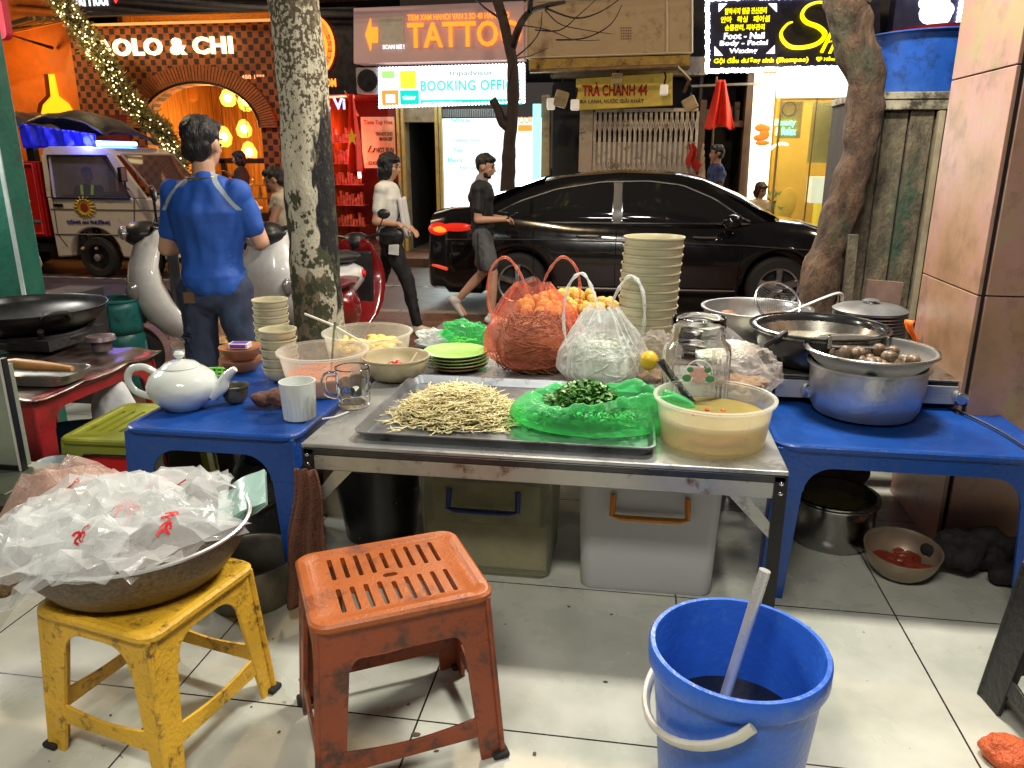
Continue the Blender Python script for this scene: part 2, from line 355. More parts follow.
def wood_m(name,c1,c2,sc):
    m=bpy.data.materials.new(name); m.use_nodes=True; N,L,b=nodes(m); tc=N.new('ShaderNodeTexCoord'); mp=N.new('ShaderNodeMapping'); mp.inputs['Scale'].default_value=sc
    L.new(tc.outputs['Object'],mp.inputs[0]); n=N.new('ShaderNodeTexNoise'); n.inputs['Scale'].default_value=3; n.inputs['Detail'].default_value=8; n.inputs['Distortion'].default_value=.6; L.new(mp.outputs[0],n.inputs['Vector'])
    cr=N.new('ShaderNodeValToRGB'); e=cr.color_ramp.elements; e[0].position=.32; e[0].color=(*c1,1); e[1].position=.68; e[1].color=(*c2,1); L.new(n.outputs['Fac'],cr.inputs[0]); L.new(cr.outputs[0],b.inputs['Base Color']); b.inputs['Roughness'].default_value=.5
    bp=N.new('ShaderNodeBump'); bp.inputs['Strength'].default_value=.4; bp.inputs['Distance'].default_value=.01; L.new(n.outputs['Fac'],bp.inputs['Height']); L.new(bp.outputs[0],b.inputs['Normal'])
    return m
WARM=wood_m('warm slats',(.25,.085,.014),(.6,.27,.05),(9,9,.6))
wr=MB(); wr.box(a0,a1,FY+3.2,FY+3.3,z0,3.6); wr.box(a0-.1,a0,FY+.26,FY+3.3,z0,3.6); wr.box(a1,a1+.1,FY+.26,FY+3.3,z0,3.6); wr.box(a0,a1,FY+.26,FY+3.2,3.6,3.7)
wld(wr,'inner_walls',WARM,bar)
sh=MB()                                                     # brick screen wall on the right half, horizontal courses
for i in range(13): sh.box(X(262),a1-.02,FY+.6+.02*(i%2),FY+.75,z0+.1+i*.19,z0+.1+i*.19+.165)
wld(sh,'course_wall',mat('course brick',(.4,.14,.03),.6,var=.3),bar)
c=MB(); zc=ZZ(240,160); c.box(X(205),a1,FY+.45,FY+.55,zc-.06,zc+.03); c.box(ax0,a1,FY+.5,FY+.9,z0,ZZ(240,215))
for px in(207,252,272): c.box(X(px),X(px)+.08,FY+.45,FY+.53,z0,zc)
wld(c,'counter',mat('dark counter',(.04,.018,.012),.4),bar)
c=MB()
for k in range(26):
    xx=X(208)+.11*k; 
    if xx>a1-.1: break
    hh=random.uniform(.12,.26); zz=ZZ(240,186) if k%2 else ZZ(240,200)
    c.lathe([(0,0),(.035,0),(.035,hh*.6),(.014,hh*.75),(.014,hh),(0,hh)],8,(xx,FY+.95,zz))
c.box(X(205),a1,FY+.85,FY+1.1,ZZ(240,186)-.03,ZZ(240,186)); c.box(X(205),a1,FY+.85,FY+1.1,ZZ(240,200)-.03,ZZ(240,200))
wld(c,'bottle_shelf',mat('amber bottles',(.55,.32,.12),.15,var=.5,scale=4),bar)
wld(MB().box(x0,x1,FY-.12,FY-.003,ZZ(190,23)-.012,ZZ(190,23)+.012),'cornice_light',glow('warm strip',(1,.45,.12),.8),bar)
GY=glow('warm letters',(1,.80,.40),2.2); GW=glow('cool white lamp',(.95,.97,1),4)
L_(text('PAOLO & CHI',X(246)-X(106),.27,GY,bar,(X(246)+X(106))/2,FY-.1,ZZ(178,47),bold=.03,ext=.05,sp=1.08),bar)
L_(text('092 488 1***',.62,.07,glow('dim letters',(1,.5,.25),1.0),bar,X(248,77),FY-.03,ZZ(248,77)),bar)
LAMP=glow('bulb',(1,.9,.62),30); LSH=film('amber shade',(1,.55,.12),.35,.3,bump=0)
lampdef=[(228,98,1.2,.30),(246,101,1.1,.36),(215,130,1.6,.3),(224,137,1.3,.36),(244,129,1.6,.32),(249,152,1.0,.34),(190,92,2.2,.4)]
for i,(px,py,dy,hh) in enumerate(lampdef):
    p=AY(px,py,FY+dy)
    t=thing('pendant_lamp',['pear shaped amber pendant lamp highest in the bar arch, left of two','wide amber pendant lamp high at the right end of the arch','round amber pendant lamp low beside the standing head','amber pendant lamp touching the round one, just right of it','fan shaped amber pendant lamp in the middle right of the arch','tall oval amber pendant lamp lowest, above the bar counter','big dim amber pendant lamp at the top left inside the arch'][i],'lamp',p,group='pendant lamps in the bar')
    MB().lathe([(.03,hh*.55),(.08,hh*.45),(.15,0),(.13,-hh*.35),(.06,-hh*.5)],20).build('lamp_shade',LSH,t)
    MB().ell((0,0,0),(.075 if i<6 else .02,.075,.085)).build('bulb',LAMP,t)
    MB().tube([(0,0,hh*.5),(0,0,3.55-p.z)],.008,5).build('cord',m_black,t)
    if i in(0,3): point('lamp_light',p+Vector((0,-.5,0)),34,(1,.62,.22),.12)
point('lamp_light',(X(180),FY+1.6,1.2),55,(1,.6,.2),.2)
# --- orange wall with the bottle niche, left of the bar
x0,x1,_,z1=rc(-60,22,84,115)
ow=thing('orange_building','glowing orange painted shop wall with a yellow bottle shaped niche','building',((x0+x1)/2,FY,FS))
wld(MB().box(x0,x1-.004,FY+.03,FY+.3,FS,z1+.6),'wall',mat('orange paint',(.75,.18,.015),.6,var=.2,scale=3,bump=.3,bs=14),ow)
bx,_,bz0,bz1=rc(38,72,70,130); bz0=ZZ(55,150); cx=X(55,100); bw=(X(72,100)-cx)
bot=[(cx-bw,bz0),(cx+bw,bz0),(cx+bw,ZZ(55,115)),(cx+bw*.75,ZZ(55,104)),(cx+bw*.22,ZZ(55,96)),(cx+bw*.16,ZZ(55,74)),(cx-bw*.16,ZZ(55,74)),(cx-bw*.22,ZZ(55,96)),(cx-bw*.75,ZZ(55,104)),(cx-bw,ZZ(55,115))]
wld(MB().prism(bot,FY-.0,FY+.027),'bottle_niche',glow('yellow glow',(1,.5,.01),1.1),ow)
wld(MB().tube([(bot[i][0]-.03,FY-.02,bot[i][1]) for i in(9,8,7,6)],.035,6),'niche_edge',mat('red shade',(.12,.01,.005),.6),ow)
point('wall_washer',(X(50),FY-.9,2.9),36,(1,.55,.15),.15)
x0,x1,_,_=rc(84,0,150,10)
st=wld(MB().box(X(84),X(150)-.3,FY-.06,FY-.004,FS,ZZ(115,115)),'side_door',mat('dark red door',(.16,.02,.02),.4,var=.3),bar)
# awning with metal slats at upper left
aw=thing('awning','metal slatted awning with gold lit edges at the upper left','awning',(X(20),FY-.5,ZZ(20,30)))
for i in range(9):
    q=MB(); f=i/8; q.tube([(X(-40+i*4,20),FY-.1-.12*i,ZZ(10,48-2*i)-.05*i+.1),(X(74,20)-.0,FY-.1-.12*i,ZZ(74,22)+.05-.02*i)],.035,5)
    wld(q,'slat',mat('awning slat',(.35,.24,.08),.35,metal=.8,var=.3) if i%2 else mat('awning slat dark',(.06,.045,.03),.5),aw)
wld(MB().tube([(X(74),FY-.1,ZZ(74,22)),(X(64),FY-1.0,ZZ(70,40)),(X(72),FY-.05,ZZ(72,48))],.03,6),'bracket',m_black,aw)
# black sign board above the bar
s=thing('sign_board','long black board over the bar with white lettering and a red mark','sign',(X(170,0),FY-.3,ZZ(170,0)))
wld(MB().box(X(78,5),X(292,5),FY-.3,FY-.15,ZZ(170,17),ZZ(170,-60)),'panel',mat('black board',(.02,.018,.025),.4),s,bevel=.01)
GWd=glow('soft white letters',(.9,.9,.92),1.4)
L_(text('2nd Floor',X(122,0)-X(83,0),.24,GWd,s,X(102.5,0),FY-.32,ZZ(102,2),bold=.03),s)
L_(text('T & Shop',X(198,0)-X(158,0),.2,GWd,s,X(178,0),FY-.32,ZZ(178,-3),bold=.03),s)
hp=[(X(124,0),ZZ(124,-4)),(X(127,0),ZZ(127,7)),(X(134,0),ZZ(134,-4))]; wld(MB().prism([hp[0],hp[1],hp[2]],FY-.33,FY-.31),'red_mark',glow('red mark',(1,.05,.05),1.3),s)
# black logo sign with round orange emblem
x0,x1,z0,z1=rc(290,10,363,96)
s=thing('logo_sign','black sign with a glowing round orange emblem, half behind the pale trunk','sign',((x0+x1)/2,FY-.2,z0))
wld(MB().box(x0,x1,FY-.2,FY,z0,z1),'panel',m_black,s)
ex,ez=X(318,48),ZZ(318,48); rx=X(339,48)-ex; rz=ex and (ZZ(318,18)-ez)
OG=glow('orange neon',(1,.16,.015),3.2); OG2=glow('orange neon deep',(1,.28,.03),1.6)
for r_,mm in((1.0,OG),(.66,OG)):
    wld(MB().tube([(ex+rx*r_*math.cos(2*PI*i/40),FY-.24,ez+rz*r_*math.sin(2*PI*i/40)) for i in range(40)],.022,6,closed=True),'emblem_ring',mm,s)
wld(MB().prism([(ex+rx*.97*math.cos(2*PI*i/40),ez+rz*.97*math.sin(2*PI*i/40)) for i in range(40)],FY-.225,FY-.205),'emblem_disc',glow('orange disc',(1,.2,.02),1.1),s)
wld(MB().prism([(ex+.03,ez-rz*.4),(ex+rx*.35,ez-.1),(ex+rx*.15,ez+rz*.35),(ex-.05,ez+rz*.5),(ex-rx*.4,ez)],FY-.235,FY-.227),'emblem_bird',mat('emblem dark',(.1,.01,.005),.5),s)
for k,ch in enumerate('LEMLENG'):
    a=math.radians(-70+k*15); L_(text(ch,.055,.07,mat('emblem dark',(.1,.01,.005),.5),s,ex+rx*.83*math.cos(a),FY-.235,ez+rz*.83*math.sin(a),rot=(PI/2,-a-PI/2,0),ext=.006),s)
L_(text('BUOM',X(341,84)-X(322,84),.13,OG2,s,X(331.5,84),FY-.22,ZZ(331,84),bold=.03),s)
# --- red lit shop under the logo sign
x0,x1,_,z1=rc(290,96,398,110)
rs=thing('red_shop','dark shop front under red neon with shelves of goods','building',((x0+x1)/2,FY,FS))
q=MB(); q.box(x0,X(300),FY,FY+.2,FS,z1); q.box(X(390),X(399),FY,FY+.2,FS,z1+.4); q.box(x0,X(399),FY+1.6,FY+1.7,FS,z1); q.box(x0,X(399),FY,FY+1.6,z1,z1+.1); q.box(X(399)-.06,X(399),FY+.2,FY+1.6,FS,z1)
wld(q,'wall',mat('maroon wall',(.16,.02,.015),.6,var=.4,scale=3),rs)
wld(MB().tube([(X(357),FY-.06,ZZ(357,96)),(X(360),FY-.06,ZZ(360,178))],.028,8),'neon_tube',glow('neon red',(1,.22,.12),14),rs)
wld(MB().tube([(X(326),FY-.06,ZZ(326,98)),(X(357),FY-.06,ZZ(357,96))],.014,8),'neon_tube',glow('neon red2',(1,.12,.05),7),rs)
L_(text('Ba Vi',X(350)-X(322),.18,glow('blue white',(.25,.35,1),3),rs,X(335),FY-.03,ZZ(335,104),bold=.03),rs)
q=MB(); random.seed(3)
for r_ in range(5):
    zz=FS+.35+r_*.36; q.box(X(322),X(352),FY+.5,FY+.75,zz,zz+.02)
    for k in range(9): h=random.uniform(.12,.26); xx=X(323)+k*.055; q.box(xx,xx+.045,FY+.52,FY+.62,zz+.02,zz+h)
wld(q,'goods_shelf',mat('red goods',(.5,.12,.08),.4,var=.7,scale=14),rs)
point('neon_light',(X(356),FY-.45,1.3),26,(1,.13,.06),.15); point('neon_light',(X(335),FY+.8,1.6),11,(1,.1,.05),.1)
# poster
x0,x1,z0,z1=rc(363,117,396,168)
po=thing('poster','peach poster with dark writing beside the red neon','poster',((x0+x1)/2,FY-.05,z0))
wld(MB().box(x0,x1,FY-.05,FY-.015,z0,z1),'panel',mat('poster paper',(.75,.5,.33),.5,var=.25,scale=5),po)
INK=mat('brown ink',(.1,.03,.02),.6); REDI=mat('red ink',(.6,.03,.02),.6)
for tx,wd,hh,px,py,mm in(('Tiem Tap Hoa',29,.09,379,123,REDI),('TIN NOT CHO',17,.06,385,134,INK),('MUON DEP',13,.06,387,139,INK),('HOT BUN',17,.08,386,150,INK),('- 0243 485 836',27,.06,380,163,INK)):
    L_(text(tx,wd/58.,hh,mm,po,X(px,py),FY-.056,ZZ(px,py),ext=.004,bold=.01),po)
wld(MB().tube([(X(372,146),FY-.056,ZZ(372,146)),(X(369,150),FY-.056,ZZ(369,152)),(X(374,150),FY-.056,ZZ(374,152)),(X(376,146),FY-.056,ZZ(376,148))],.012,5),'scooter_drawing',INK,po)
# Vietnam flag
def flag(px0,px1,py0,py1,star,lab,pole_x,ph):
    a,b,c,d=rc(px0,py0,px1,py1,FY-.5)
    t=thing('flag',lab,'flag',(a,FY-.5,c))
    w_,h_=b-a,d-c
    def f(u,v):
        ww=w_*(.25+.75*v); sx=.5 if star else .42
        x=(u-sx)*ww+w_*sx+ (1-v)*0; z=h_*(1-v)+ (0 if star else -.10*math.sin(u*9)*v*h_*.4)
        y=.06*math.sin(u*13+v*2)*(.3+v); 
        return (x,y,z)
    MB().grid(f,30,20).build('cloth',mat('red cloth',(.8,.03,.01),.6,var=.15,emit=None),t,solid=.004,ang=180)
    if star:
        p=[]
        for i in range(10):
            r=.12 if i%2==0 else .05; a_=PI/2+i*PI/5; p.append((r*.8*math.cos(a_),r*1.2*math.sin(a_)))
        MB().prism(p,-.01,.0).build('star',mat('yellow star',(.95,.6,.02),.5),t,loc=(w_*.55,-.10,h_*.45))
    MB().tube([(w_*pole_x,.06,h_+.05),(w_*pole_x+.05,.5,h_-ph)],.015,6).build('pole',mat('flag pole',(.3,.2,.1),.5),t)
    return t
flag(344,362,94,172,True,'red flag with a yellow star hanging by the neon tube',.1,.3)
flag(706,737,80,128,False,'plain red flag hanging over the dark doorway',.3,1.9)
# --- TATTOO sign
x0,x1,z0,z1=rc(361,10,527,64)
def quadsign(px0,px1,pt0,pt1,pb0,pb1,y0,y1):
    # board whose top/bottom run from (px0,pt0)/(px0,pb0) to (px1,...)
    p=[(X(px0,pb0),ZZ(px0,pb0)),(X(px1,pb1),ZZ(px1,pb1)),(X(px1,pt1),ZZ(px1,pt1)),(X(px0,pt0),ZZ(px0,pt0))]
    return MB().prism(p,y0,y1),p
s=thing('tattoo_sign','mauve grey board with glowing orange TATTOO lettering','sign',((x0+x1)/2,FY-.35,z0))
q,_=quadsign(361,527,12,5,66,62,FY-.35,FY-.02); wld(q,'panel',mat('mauve board',(.42,.29,.27),.55,var=.1,scale=2,emit=(.42,.25,.22),es=.32),s,bevel=.01)
TO=glow('orange letters',(1,.25,.02),1.5)
L_(text('TATTOO',X(524,37)-X(414,37),.36,TO,s,X(469,38),FY-.39,ZZ(469,38),bold=.012,ext=.04,sp=1.05),s)
L_(text("TIEM XAM HANOI VAN 2 SO 48 HANG BO",X(512,20)-X(413,20),.085,TO,s,X(463,21),FY-.375,ZZ(463,20.5),bold=.02),s)
L_(text('SCAN ME !',X(411,50)-X(390,50),.06,GWd,s,X(400.5,50),FY-.375,ZZ(400,50),bold=.02),s)
wld(MB().box(X(387,34),X(410,34),FY-.372,FY-.352,ZZ(398,46),ZZ(398,21)),'blank_plate',mat('white plate',(.62,.62,.55),.5),s)
ap=[(373,38),(378,22),(379,31),(385,31),(385,46),(379,46),(378,54)]
wld(MB().prism([(X(a,b),ZZ(a,b)) for a,b in ap][::-1],FY-.375,FY-.353),'arrow',TO,s)
# --- booking office sign
x0,x1,z0,z1=rc(384,68,526,108)
s=thing('booking_sign','bright white and teal BOOKING OFFICE light box with scalloped edge','sign',((x0+x1)/2,FY-.3,z0))
q,p=quadsign(386,526,71,67,108,103,FY-.3,FY-.05); wld(q,'panel',glow('lit white panel',(.86,.95,.97),.8),s)
sc=MB()
for i in range(44):
    f=i/43
    for (a,b) in((p[0],p[1]),(p[3],p[2])):
        sc.ell((a[0]+(b[0]-a[0])*f,FY-.31,a[1]+(b[1]-a[1])*f),(.028,.02,.028),8,5)
for i in range(12):
    f=i/11
    for (a,b) in((p[0],p[3]),(p[1],p[2])): sc.ell((a[0]+(b[0]-a[0])*f,FY-.31,a[1]+(b[1]-a[1])*f),(.028,.02,.028),8,5)
wld(sc,'edge_bulbs',GW,s)
TEAL=glow('teal print',(0,.62,.55),1.0)
L_(text('BOOKING OFFICE',X(523,86)-X(426,86),.15,TEAL,s,X(474,86),FY-.32,ZZ(474,87),bold=.004,sp=1.1,ext=.006),s)
L_(text('tripadvisor',X(497,75)-X(454,75),.09,glow('grey print',(.25,.35,.35),.8),s,X(475,75),FY-.32,ZZ(475,75.5),ext=.006),s)
L_(text('OPEN 24H - TOURS',X(508,97)-X(450,97),.06,glow('pale teal print',(.55,.8,.78),.9),s,X(480,96),FY-.32,ZZ(480,96.5),ext=.006),s)
L_(text('www.bookingoffice.vn',X(466,104)-X(428,104),.045,GWd,s,X(447,104),FY-.335,ZZ(447,104),ext=.006),s)
for (a,b,c,d,mm) in((426,101,525,106,TEAL),(406,92,424,107,TEAL),(406,73,421,90,glow('yellow print',(1,.72,.05),1)),(388,92,404,108,glow('orange print',(1,.3,.05),1)),(388,73,400,80,glow('green print',(.35,.85,.2),1))):
    x0,x1,z0,z1=rc(a,b,c,d); wld(MB().box(x0,x1,FY-.322,FY-.304,z0,z1),'print_block',mm,s)
x0,x1,z0,z1=rc(392,96,401,104); wld(MB().box(x0,x1,FY-.33,FY-.324,z0,z1),'print_block',GWd,s)
L_(text('viator',.22,.07,GWd,s,X(415,100),FY-.33,ZZ(415,99),ext=.005,bold=.02),s)
# --- booking office building: door frame, dark door, lit panel
bo=thing('booking_office','shop front with yellow door posts and a blazing white glass panel','building',(X(470),FY,FS))
q=MB(); q.box(X(399),X(406),FY-.05,FY+.25,FS,ZZ(402,106)); q.box(X(406),X(438),FY+.0,FY+.25,ZZ(420,122),ZZ(420,105)); q.box(X(541),X(549),FY,FY+.25,FS,ZZ(545,95))
wld(q,'wall',mat('ochre plaster',(.42,.34,.2),.7,var=.3,scale=5,dirt=((.1,.08,.05),.4,4)),bo)
q=MB(); 
for px in(399.5,404,437,441): q.box(X(px),X(px)+.045,FY-.1,FY-.052,FS,ZZ(px,107))
wld(q,'door_post',mat('yellow post',(.6,.47,.15),.5,var=.2),bo)
q=MB(); q.box(X(406),X(437),FY+1.8,FY+1.9,FS,ZZ(420,118)); q.box(X(406)-.04,X(406),FY+.26,FY+1.9,FS,ZZ(420,118)); q.box(X(437),X(437)+.04,FY+.26,FY+1.9,FS,ZZ(420,118)); q.box(X(406),X(437),FY+.26,FY+1.8,ZZ(420,118),ZZ(420,118)+.05)
wld(q,'doorway',m_dark,bo)
wld(MB().box(X(443),X(541),FY+.02,FY+.08,FS+.05,ZZ(490,118)),'glass_panel',glow('lit shop glass',(.86,1,.95),.95),bo)
q=MB()
for k in range(30):
    xx=X(444)+k*(X(498)-X(444))/30; q.box(xx,xx+.018,FY-.02,FY+.0,ZZ(470,117),ZZ(470,109))
wld(q,'vent_grille',mat('vent',(.3,.3,.28),.5),bo)
for tx,px,py,w_ in(('Visa',460,120,18),('Sapa tour',468,140,26),('Bus',455,160,14),('Ha Long',470,168,20),('Cruise',505,172,16),('Taxi',458,150,10)):
    L_(text(tx,w_/58,.06,glow('teal print',(0,.62,.55),1.0),bo,X(px,py),FY+.01,ZZ(px,py),ext=.006),bo)
L_(text('TOUR',.3,.1,glow('orange print',(1,.3,.05),1),bo,X(524,118),FY+.01,ZZ(524,120),ext=.006,bold=.02),bo)
wld(MB().box(X(518),X(532),FY+.0,FY+.018,ZZ(524,131),ZZ(524,125)),'print_block',glow('orange print',(1,.3,.05),1),bo)
wld(MB().box(X(533,110),X(541,110),FY-.02,FY+.01,ZZ(537,205),ZZ(537,104)),'edge_light',glow('aqua edge',(.25,.85,.95),1.8),bo)
area('shop_window_light',(X(490),FY-.1,1.1),1.6,65,(.85,1,.97),rot=(-PI/2,0,0),sy=1.6)
# --- tea shop: big blank beige board, ledge, yellow sign, folding gate
tb=thing('tea_shop','narrow shop with a closed pale folding lattice gate','building',(X(635),FY,FS))
q=MB(); q.box(X(579),X(592),FY-.06,FY+.2,FS,ZZ(585,108)); q.box(X(549),X(700),FY+.02,FY+.3,ZZ(620,76),ZZ(620,58))
wld(q,'wall',mat('cream plaster',(.5,.42,.33),.7,var=.25,scale=4,dirt=((.12,.09,.06),.4,4)),tb)
q=MB(); q.box(X(549),X(579),FY+1.4,FY+1.5,FS,2.2); q.box(X(549),X(700),FY+.5,FY+.6,FS,2.4)
wld(q,'doorway',m_dark,tb)
wld(MB().ell((X(562,155),FY+1.2,ZZ(562,155)),(.05,.05,.06)),'door_bulb',LAMP,tb)
wld(MB().box(X(558),X(561),FY+1.2,FY+1.3,FS,ZZ(560,150)),'door_glow',glow('amber slit',(1,.5,.1),1.2),tb)
for i,(x_,w_) in enumerate([(X(595)+k*(X(694)-X(595))/17,1) for k in range(18)]):
    pass
g=MB(); n=20; xs=[X(594)+k*(X(695)-X(594))/n for k in range(n+1)]; gz0=FS+.03; gz1=ZZ(640,112)
for x_ in xs: g.box(x_-.022,x_+.022,FY-.03,FY+.0,gz0,gz1)
rows=5; bandh=.34
for bz in(gz1-.35,gz1-1.05,gz1-1.75,gz0+.05):
    for k in range(n):
        a,b=xs[k],xs[k+1]
        g.tube([(a,FY-.045,bz),(b,FY-.045,bz+.3)],.008,4); g.tube([(a,FY-.055,bz+.3),(b,FY-.055,bz)],.008,4)
g.box(xs[0],xs[-1],FY-.05,FY+.02,gz1,gz1+.05)
wld(g,'folding_gate',mat('gate paint',(.62,.55,.47),.5,metal=.1,var=.2,dirt=((.16,.1,.06),.4,6)),tb)
wld(MB().box(X(594),X(695),FY+.01,FY+.03,gz0,gz1-.45),'gate_backing',mat('gate sheet',(.45,.40,.33),.6,var=.25,scale=4),tb)
s=thing('blank_board','large blank beige sign board with branch shadows','sign',(X(610),FY-.5,ZZ(610,62)))
q,_=quadsign(531,690,8,2,62,57,FY-.5,FY-.02); wld(q,'panel',mat('beige board',(.5,.39,.26),.6,var=.12,scale=2,dirt=((.3,.2,.12),.35,3)),s,bevel=.01)
q=MB(); 
for (a,b,c,d) in((531,62,690,57),(531,8,690,2),(666,57,666,4),(531,62,531,8),(690,57,690,2)):
    q.tube([(X(a,b),FY-.51,ZZ(a,b)),(X(c,d),FY-.51,ZZ(c,d))],.014,4)
wld(q,'frame',mat('pale trim',(.65,.6,.5),.5),s)
q=MB(); ca=mat('brown dots',(.2,.13,.08),.6)
for i in range(5):
    for j in range(5): px=622+2.3*i; py=33+2.6*j; q.ell((X(px,py),FY-.505,ZZ(px,py)),(.009,.008,.012),6,4)
wld(q,'dot_pattern',ca,s)
l=thing('ledge','grimy yellow ledge with rusty awning rail under the beige board','ledge',(X(610),FY-.6,ZZ(610,70)))
q,_=quadsign(534,688,64,60,74,70,FY-.6,FY-.05); wld(q,'fascia',mat('ledge yellow',(.42,.28,.06),.6,var=.3,dirt=((.08,.05,.02),.5,5)),l)
q=MB(); q.tube([(X(536,75),FY-.7,ZZ(536,76)),(X(676,71),FY-.7,ZZ(676,71))],.03,6); q.tube([(X(674,71),FY-.7,ZZ(674,71)),(X(688,80),FY-.4,ZZ(688,82)),(X(684,90),FY-.1,ZZ(684,92))],.03,6)
wld(q,'rail',mat('rusty rail',(.25,.17,.1),.6,metal=.4,var=.4),l)
s=thing('tea_sign','yellow sign reading TRA CHANH 44 in red letters','sign',(X(625),FY-.2,ZZ(625,108)))
q,_=quadsign(577,672,80,74,111,106,FY-.2,FY-.1); wld(q,'panel',mat('sign yellow',(.62,.45,.07),.5,var=.25,scale=3,dirt=((.35,.2,.05),.3,4),emit=(.6,.42,.06),es=.12),s,bevel=.01)
L_(text('TRÀ CHANH 44',X(647,90)-X(583,90),.2,mat('sign red',(.6,.012,.02),.5),s,X(615,91),FY-.215,ZZ(615,90),bold=.03,ext=.02),s)
L_(text('BIA LẠNH, NƯỚC GIẢI KHÁT',X(644,103)-X(581,103),.085,mat('sign ink',(.04,.035,.03),.5),s,X(612,103),FY-.21,ZZ(612,102),bold=.015,ext=.01),s)
# lamps and boxes hanging in front of the tea shop
def hang(px,py,w_,h_,lab,mm,tilt=0,nm='wall_lamp',cat='lamp'):
    t=thing(nm,lab,cat,AY(px,py,FY-.45),group='fittings above the folding gate')
    T=MB(); T.at(0,0,0,0,tilt,0); T.box(-w_/2,w_/2,-.06,.06,-h_/2,h_/2); T.build('housing',mm,t,bevel=.02)
    MB().tube([(0,0,h_/2-.02),(.02,.1,h_/2+.12),(.0,.3,h_/2+.2)],.014,5).build('arm',m_black,t)
WL=mat('milky shade',(.75,.7,.62),.4,emit=(.8,.7,.6),es=.35); CB=mat('old box',(.45,.35,.2),.6,var=.3)
hang(551,104,.12,.17,'milky glass lamp hanging leftmost above the dark doorway',WL)
hang(561,99,.2,.24,'tilted tan box lamp left of the yellow tea sign',CB,.3)
hang(575,105,.13,.16,'milky glass lamp against the left end of the yellow tea sign',WL)
hang(664,90,.12,.15,'milky glass lamp on the right end of the yellow tea sign',WL)
hang(617,79,.16,.16,'small rusty box fixed at the middle top of the yellow tea sign',CB,.1,'junction_box','box')
hang(690,104,.2,.2,'tilted pale box lamp right of the folding gate',CB,-.5)
# --- navy man's doorway
dd=thing('dark_shop','dark open doorway between brown posts under a steel rail','building',(X(725),FY,FS))
q=MB(); q.box(X(741),X(751),FY-.05,FY+.2,FS,ZZ(745,70)); q.box(X(697),X(703),FY-.02,FY+.2,FS,ZZ(700,100)); q.box(X(699),X(741),FY+.05,FY+.2,ZZ(720,127),ZZ(720,122))
wld(q,'door_frame',mat('brown post',(.12,.07,.045),.5,var=.35,scale=5),dd)
q=MB(); q.box(X(699),X(745),FY+1.5,FY+1.6,FS,3); q.box(X(699),X(741),FY+.2,FY+1.5,2.5,2.6); q.box(X(699)-.05,X(699),FY+.2,FY+1.5,FS,2.6); q.box(X(745)-.05,X(745),FY+.2,FY+1.5,FS,2.6)
wld(q,'doorway',mat('door shade',(.03,.02,.016),.6),dd)
wld(MB().tube([(X(690,88),FY-.3,ZZ(690,88)),(X(762,85),FY-.3,ZZ(762,85))],.02,6),'steel_rail',mat('steel rail',(.4,.38,.35),.4,metal=.7),dd)
q=MB(); 
for k in range(5): q.box(X(705+k*7),X(710+k*7),FY+.3,FY+.4,ZZ(720,120),ZZ(720,120)+random.uniform(.1,.3))
q.box(X(703),X(741),FY+.25,FY+.45,ZZ(720,120)-.03,ZZ(720,120)-.001)
wld(q,'shelf_goods',mat('shelf goods',(.22,.15,.1),.5,var=.6,scale=10),dd)
# poles and cloth leaning by the gate
t=thing('leaning_poles','bundle of pale poles and red rags leaning beside the gate','poles',(X(694),FY-.25,FS))
for k in range(5):
    MB().tube([(k*.055,-.05*k,0),(k*.05+.12-.04*k,.15,1.75-.1*k)],.018,6).build('pole',mat('pole wood',(.45,.33,.22),.6,var=.3),t)
MB().grid(lambda u,v:(-.12+.16*u*(.4+v)+.03*math.sin(v*7),.03*math.sin(u*9+v*3),1.72-.34*v+.05*math.sin(u*8)),12,10).build('rag',mat('red rag',(.5,.03,.02),.8),t); 
# --- spa
sp_=thing('spa_shop','spa front with yellow room behind glass and white lit column','building',(X(800),FY,FS))
YR=mat('yellow room',(.78,.56,.12),.6,var=.12,scale=2)
q=MB(); a,b=X(772),X(900); q.box(a-.3,b,FY+3,FY+3.1,FS,3.0); q.box(a-.4,a-.3,FY+.25,FY+3.1,FS,3); q.box(b,b+.1,FY+.25,FY+3.1,FS,3); q.box(a-.3,b,FY+.25,FY+3,2.7,2.8)
wld(q,'inner_walls',YR,sp_)
q=MB(); q.box(X(800),X(802),FY+2.9,FY+2.99,FS,2.7); wld(q,'corner_trim',mat('olive trim',(.3,.22,.05),.5),sp_)
pts=[(X(751,208),ZZ(751,208)),(X(768,208),ZZ(768,208)),(X(776,75),ZZ(776,75)),(X(754,75),ZZ(754,75))]
wld(MB().prism([(X(751),FS),(X(770),FS),(X(775,75),ZZ(775,74)),(X(754,75),ZZ(754,74))],FY-.12,FY+.1),'light_column',glow('warm white column',(1,.92,.68),1.9),sp_)
q=MB(); 
for (px,py,rx_,rz_) in((760,128,.1,.06),(763,135,.08,.08),(758,138,.09,.05),(765,129,.06,.05),(761,143,.11,.04)): q.ell((X(px,py),FY-.125,ZZ(px,py)),(rx_,.012,rz_),10,6)
wld(q,'orange_print',mat('orange print paint',(.8,.25,.03),.5,emit=(.8,.25,.03),es=.5),sp_)
q,_=quadsign(776,846,70,69,98,97,FY-.15,FY-.03); wld(q,'light_box',glow('blown white box',(1,.98,.93),3.2),sp_)
q=MB(); q.box(X(775),X(777),FY-.02,FY+.05,FS,ZZ(776,98)); q.box(X(845),X(848),FY-.02,FY+.05,FS,ZZ(846,98)); q.box(X(810),X(811),FY-.02,FY+.03,FS,ZZ(810,98)); q.box(X(777),X(845),FY-.02,FY+.05,ZZ(810,100),ZZ(810,98))
wld(q,'window_frame',mat('bronze frame',(.25,.19,.08),.4,metal=.5),sp_)
